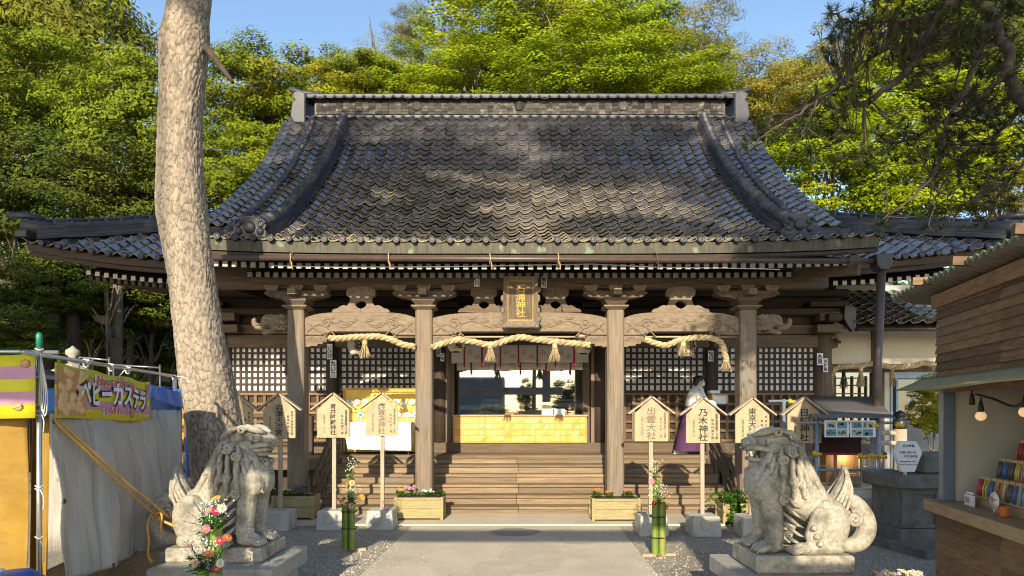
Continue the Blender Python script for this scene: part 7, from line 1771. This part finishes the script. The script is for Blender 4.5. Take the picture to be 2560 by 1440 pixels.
for k in range(10): write(b, '祈願奉納御祭神', (xm + .25 - k * .026, d - .265, .46), .022, vertical=True)
b.build('fine_print', 'faded_ink', q)
# ---------------------------------------------------------------- shrine office behind, on the right
of = thing('shrine_office', 'white plastered shrine office with dark glass door on the right', 'building', (9, 14.3, 0)); d = 14.2
b = MB(); b.box(X(2076, d), 12.5, d, d + .15, Z(910, d), Z(822, d)); b.box(X(2076, d), X(2082, d), d, d + .15, 0, Z(912, d)); b.build('plaster_wall', 'plaster', of)
b = MB(); b.box(X(2082, d), 12.5, d - .04, d + .12, Z(930, d), Z(911, d))
for px, w_ in ((2184, 6), (2196, 12), (2080, 6)): b.box(X(px - w_, d), X(px + w_, d), d - .05, d + .1, 0 if px != 2184 else Z(911, d), Z(931, d) if px != 2184 else Z(822, d))
b.build_each('timber_frame', 'old_wood_z', of)
b = MB(); b.box(X(2088, d), X(2184, d), d + .06, d + .08, Z(1120, d), Z(931, d)); wn = b.build('window', 'window_glass', of); b = MB()
for px in (2090, 2112, 2133, 2152, 2168): b.box(X(px, d) - .012, X(px, d) + .012, d + .01, d + .058, Z(1120, d), Z(940, d))
for py in (945, 963, 984, 1004): b.box(X(2089, d), X(2168, d), d + .013, d + .055, Z(py, d) - .012, Z(py, d) + .012)
b.build('muntin', 'old_wood_x', wn)
b = MB(); b.box(X(2200, d), X(2226, d), d + .02, d + .06, 0, Z(930, d)); b.build('white_panel', 'plaster', of)
b = MB(); b.box(X(2244, d), 12.5, d + .05, d + .07, .1, Z(948, d)); dr = b.build('glass_door', 'door_glass', of)
b = MB()
for px in (2226, 2240, 2420): b.box(X(px, d), X(px, d) + .05, d - .01, d + .09, .0, Z(945, d))
b.box(X(2226, d), 12.5, d - .01, d + .09, Z(946, d), Z(930, d)); b.build_each('door_frame', 'blue_pipe', dr)
b = MB(); y = d + .045
for t, py, h in (('社 務 所', 1002, .105), ('ShrineOffice', 1011, .075), ('9:00-17:00', 1042, .05)): write(b, t, (X(2297, d), y, Z(py, d)), h, bold=.03)
b.build('door_lettering', 'white_sign', dr)
tiles = MB(); edges = MB(); PO = dense([(13.1, Z(812, 13.1) + .02), (13.8, Z(812, 13.1) + .28), (14.6, Z(812, 13.1) + .68), (15.6, Z(812, 13.1) + 1.2)]); AO = arc(PO)
field(PO, AO, X(2128, 13.2), 12.6, lambda x, d: True, lambda x, d: 0)
r_ = tiles.build('roof', 'tile_glaze', of); edges.build('tile_edge', 'tile_edge', r_)
b = MB(); zz = Z(814, 13.1)
b.add([(X(2128, 13.2), 13.15, zz - .04), (12.6, 13.15, zz - .04), (12.6, 15.6, zz + 1.1), (X(2128, 13.2), 15.6, zz + 1.1), (X(2128, 13.2), 13.15, zz - .10), (12.6, 13.15, zz - .10), (12.6, 15.6, zz + 1.0), (X(2128, 13.2), 15.6, zz + 1.0)], [(0, 1, 2, 3), (7, 6, 5, 4), (0, 4, 5, 1), (0, 3, 7, 4)]); b.build('roof_underside', 'dark_wood_x', of)
b = MB(); xg = X(2128, 13.2); b.prism([(xg - .18, zz + .42), (xg + .05, zz + .38), (xg + .05, zz - .02), (xg - .02, zz - .12), (xg - .1, zz - .02), (xg - .2, zz + .15)], 13.1, 13.22); b.build('gable_end_tile', 'ridge_tile', of)
b = MB(); b.tube([(X(2140, 13.1), 13.05, Z(823, 13.05)), (12.6, 13.05, Z(823, 13.05))], .042, 10); b.build('gutter', 'gutter_brown', of)
b = MB(); b.box(X(2076, d), X(2082, d) , d + .16, 20, 0, 3.7); b.box(X(2076, d), 12.5, d + 1.4, d + 1.5, 0, 5); b.build('rear_wall', 'plaster', of)
g = thing('security_camera', 'small black camera pointing right under the corner bracket', 'camera', W(2092, 850, 13.3)); b = MB(); c = W(2092, 853, 13.3); b.cyl(c + Vector((-.06, 0, .035)), c + Vector((.07, -.03, -.03)), .034, n=12); b.build('camera_body', 'dark_metal', g); b = MB(); b.tube([c + Vector((-.03, 0, .03)), c + Vector((-.09, .05, .06)), c + Vector((-.12, .12, .06))], .01, 6); b.build('mount_arm', 'dark_metal', g)
d = 11.2; g = thing('railing_post', 'pale railing post with a dark onion cap in front of the office door', 'post', (X(2250, d), d, 0)); b = MB(); c = Vector((X(2250, d), d, 0)); b.cyl(c, c + Vector((0, 0, Z(1072, d))), .11, n=16); b.build('post', 'pale_wood_z', g)
b = MB(); b.lathe(c + Vector((0, 0, Z(1072, d))), [(.115, 0), (.115, .14), (.095, .16), (.06, .18), (.085, .215), (.10, .25), (.08, .29), (.03, .32), (.001, .335)], 18); b.build('onion_cap', 'dark_metal', g)
b = MB()
for py in (1085, 1110): b.tube(smoothpath([c + Vector((0, 0, Z(py, d))), c + Vector((-.2, .0, Z(py, d) + .02)), c + Vector((-.45, .1, Z(py, d) + .01))], 4), .045, 10)
b.build_each('rail', 'pale_wood_x', g)
tree('broad', 'little dark pine standing before the office door beside the wooden stall', 0, 0, 0, .42, .62, None, xyz=(X(2335, 11.6), 11.6, 1.9), name='small_pine_tree', ry=.4)
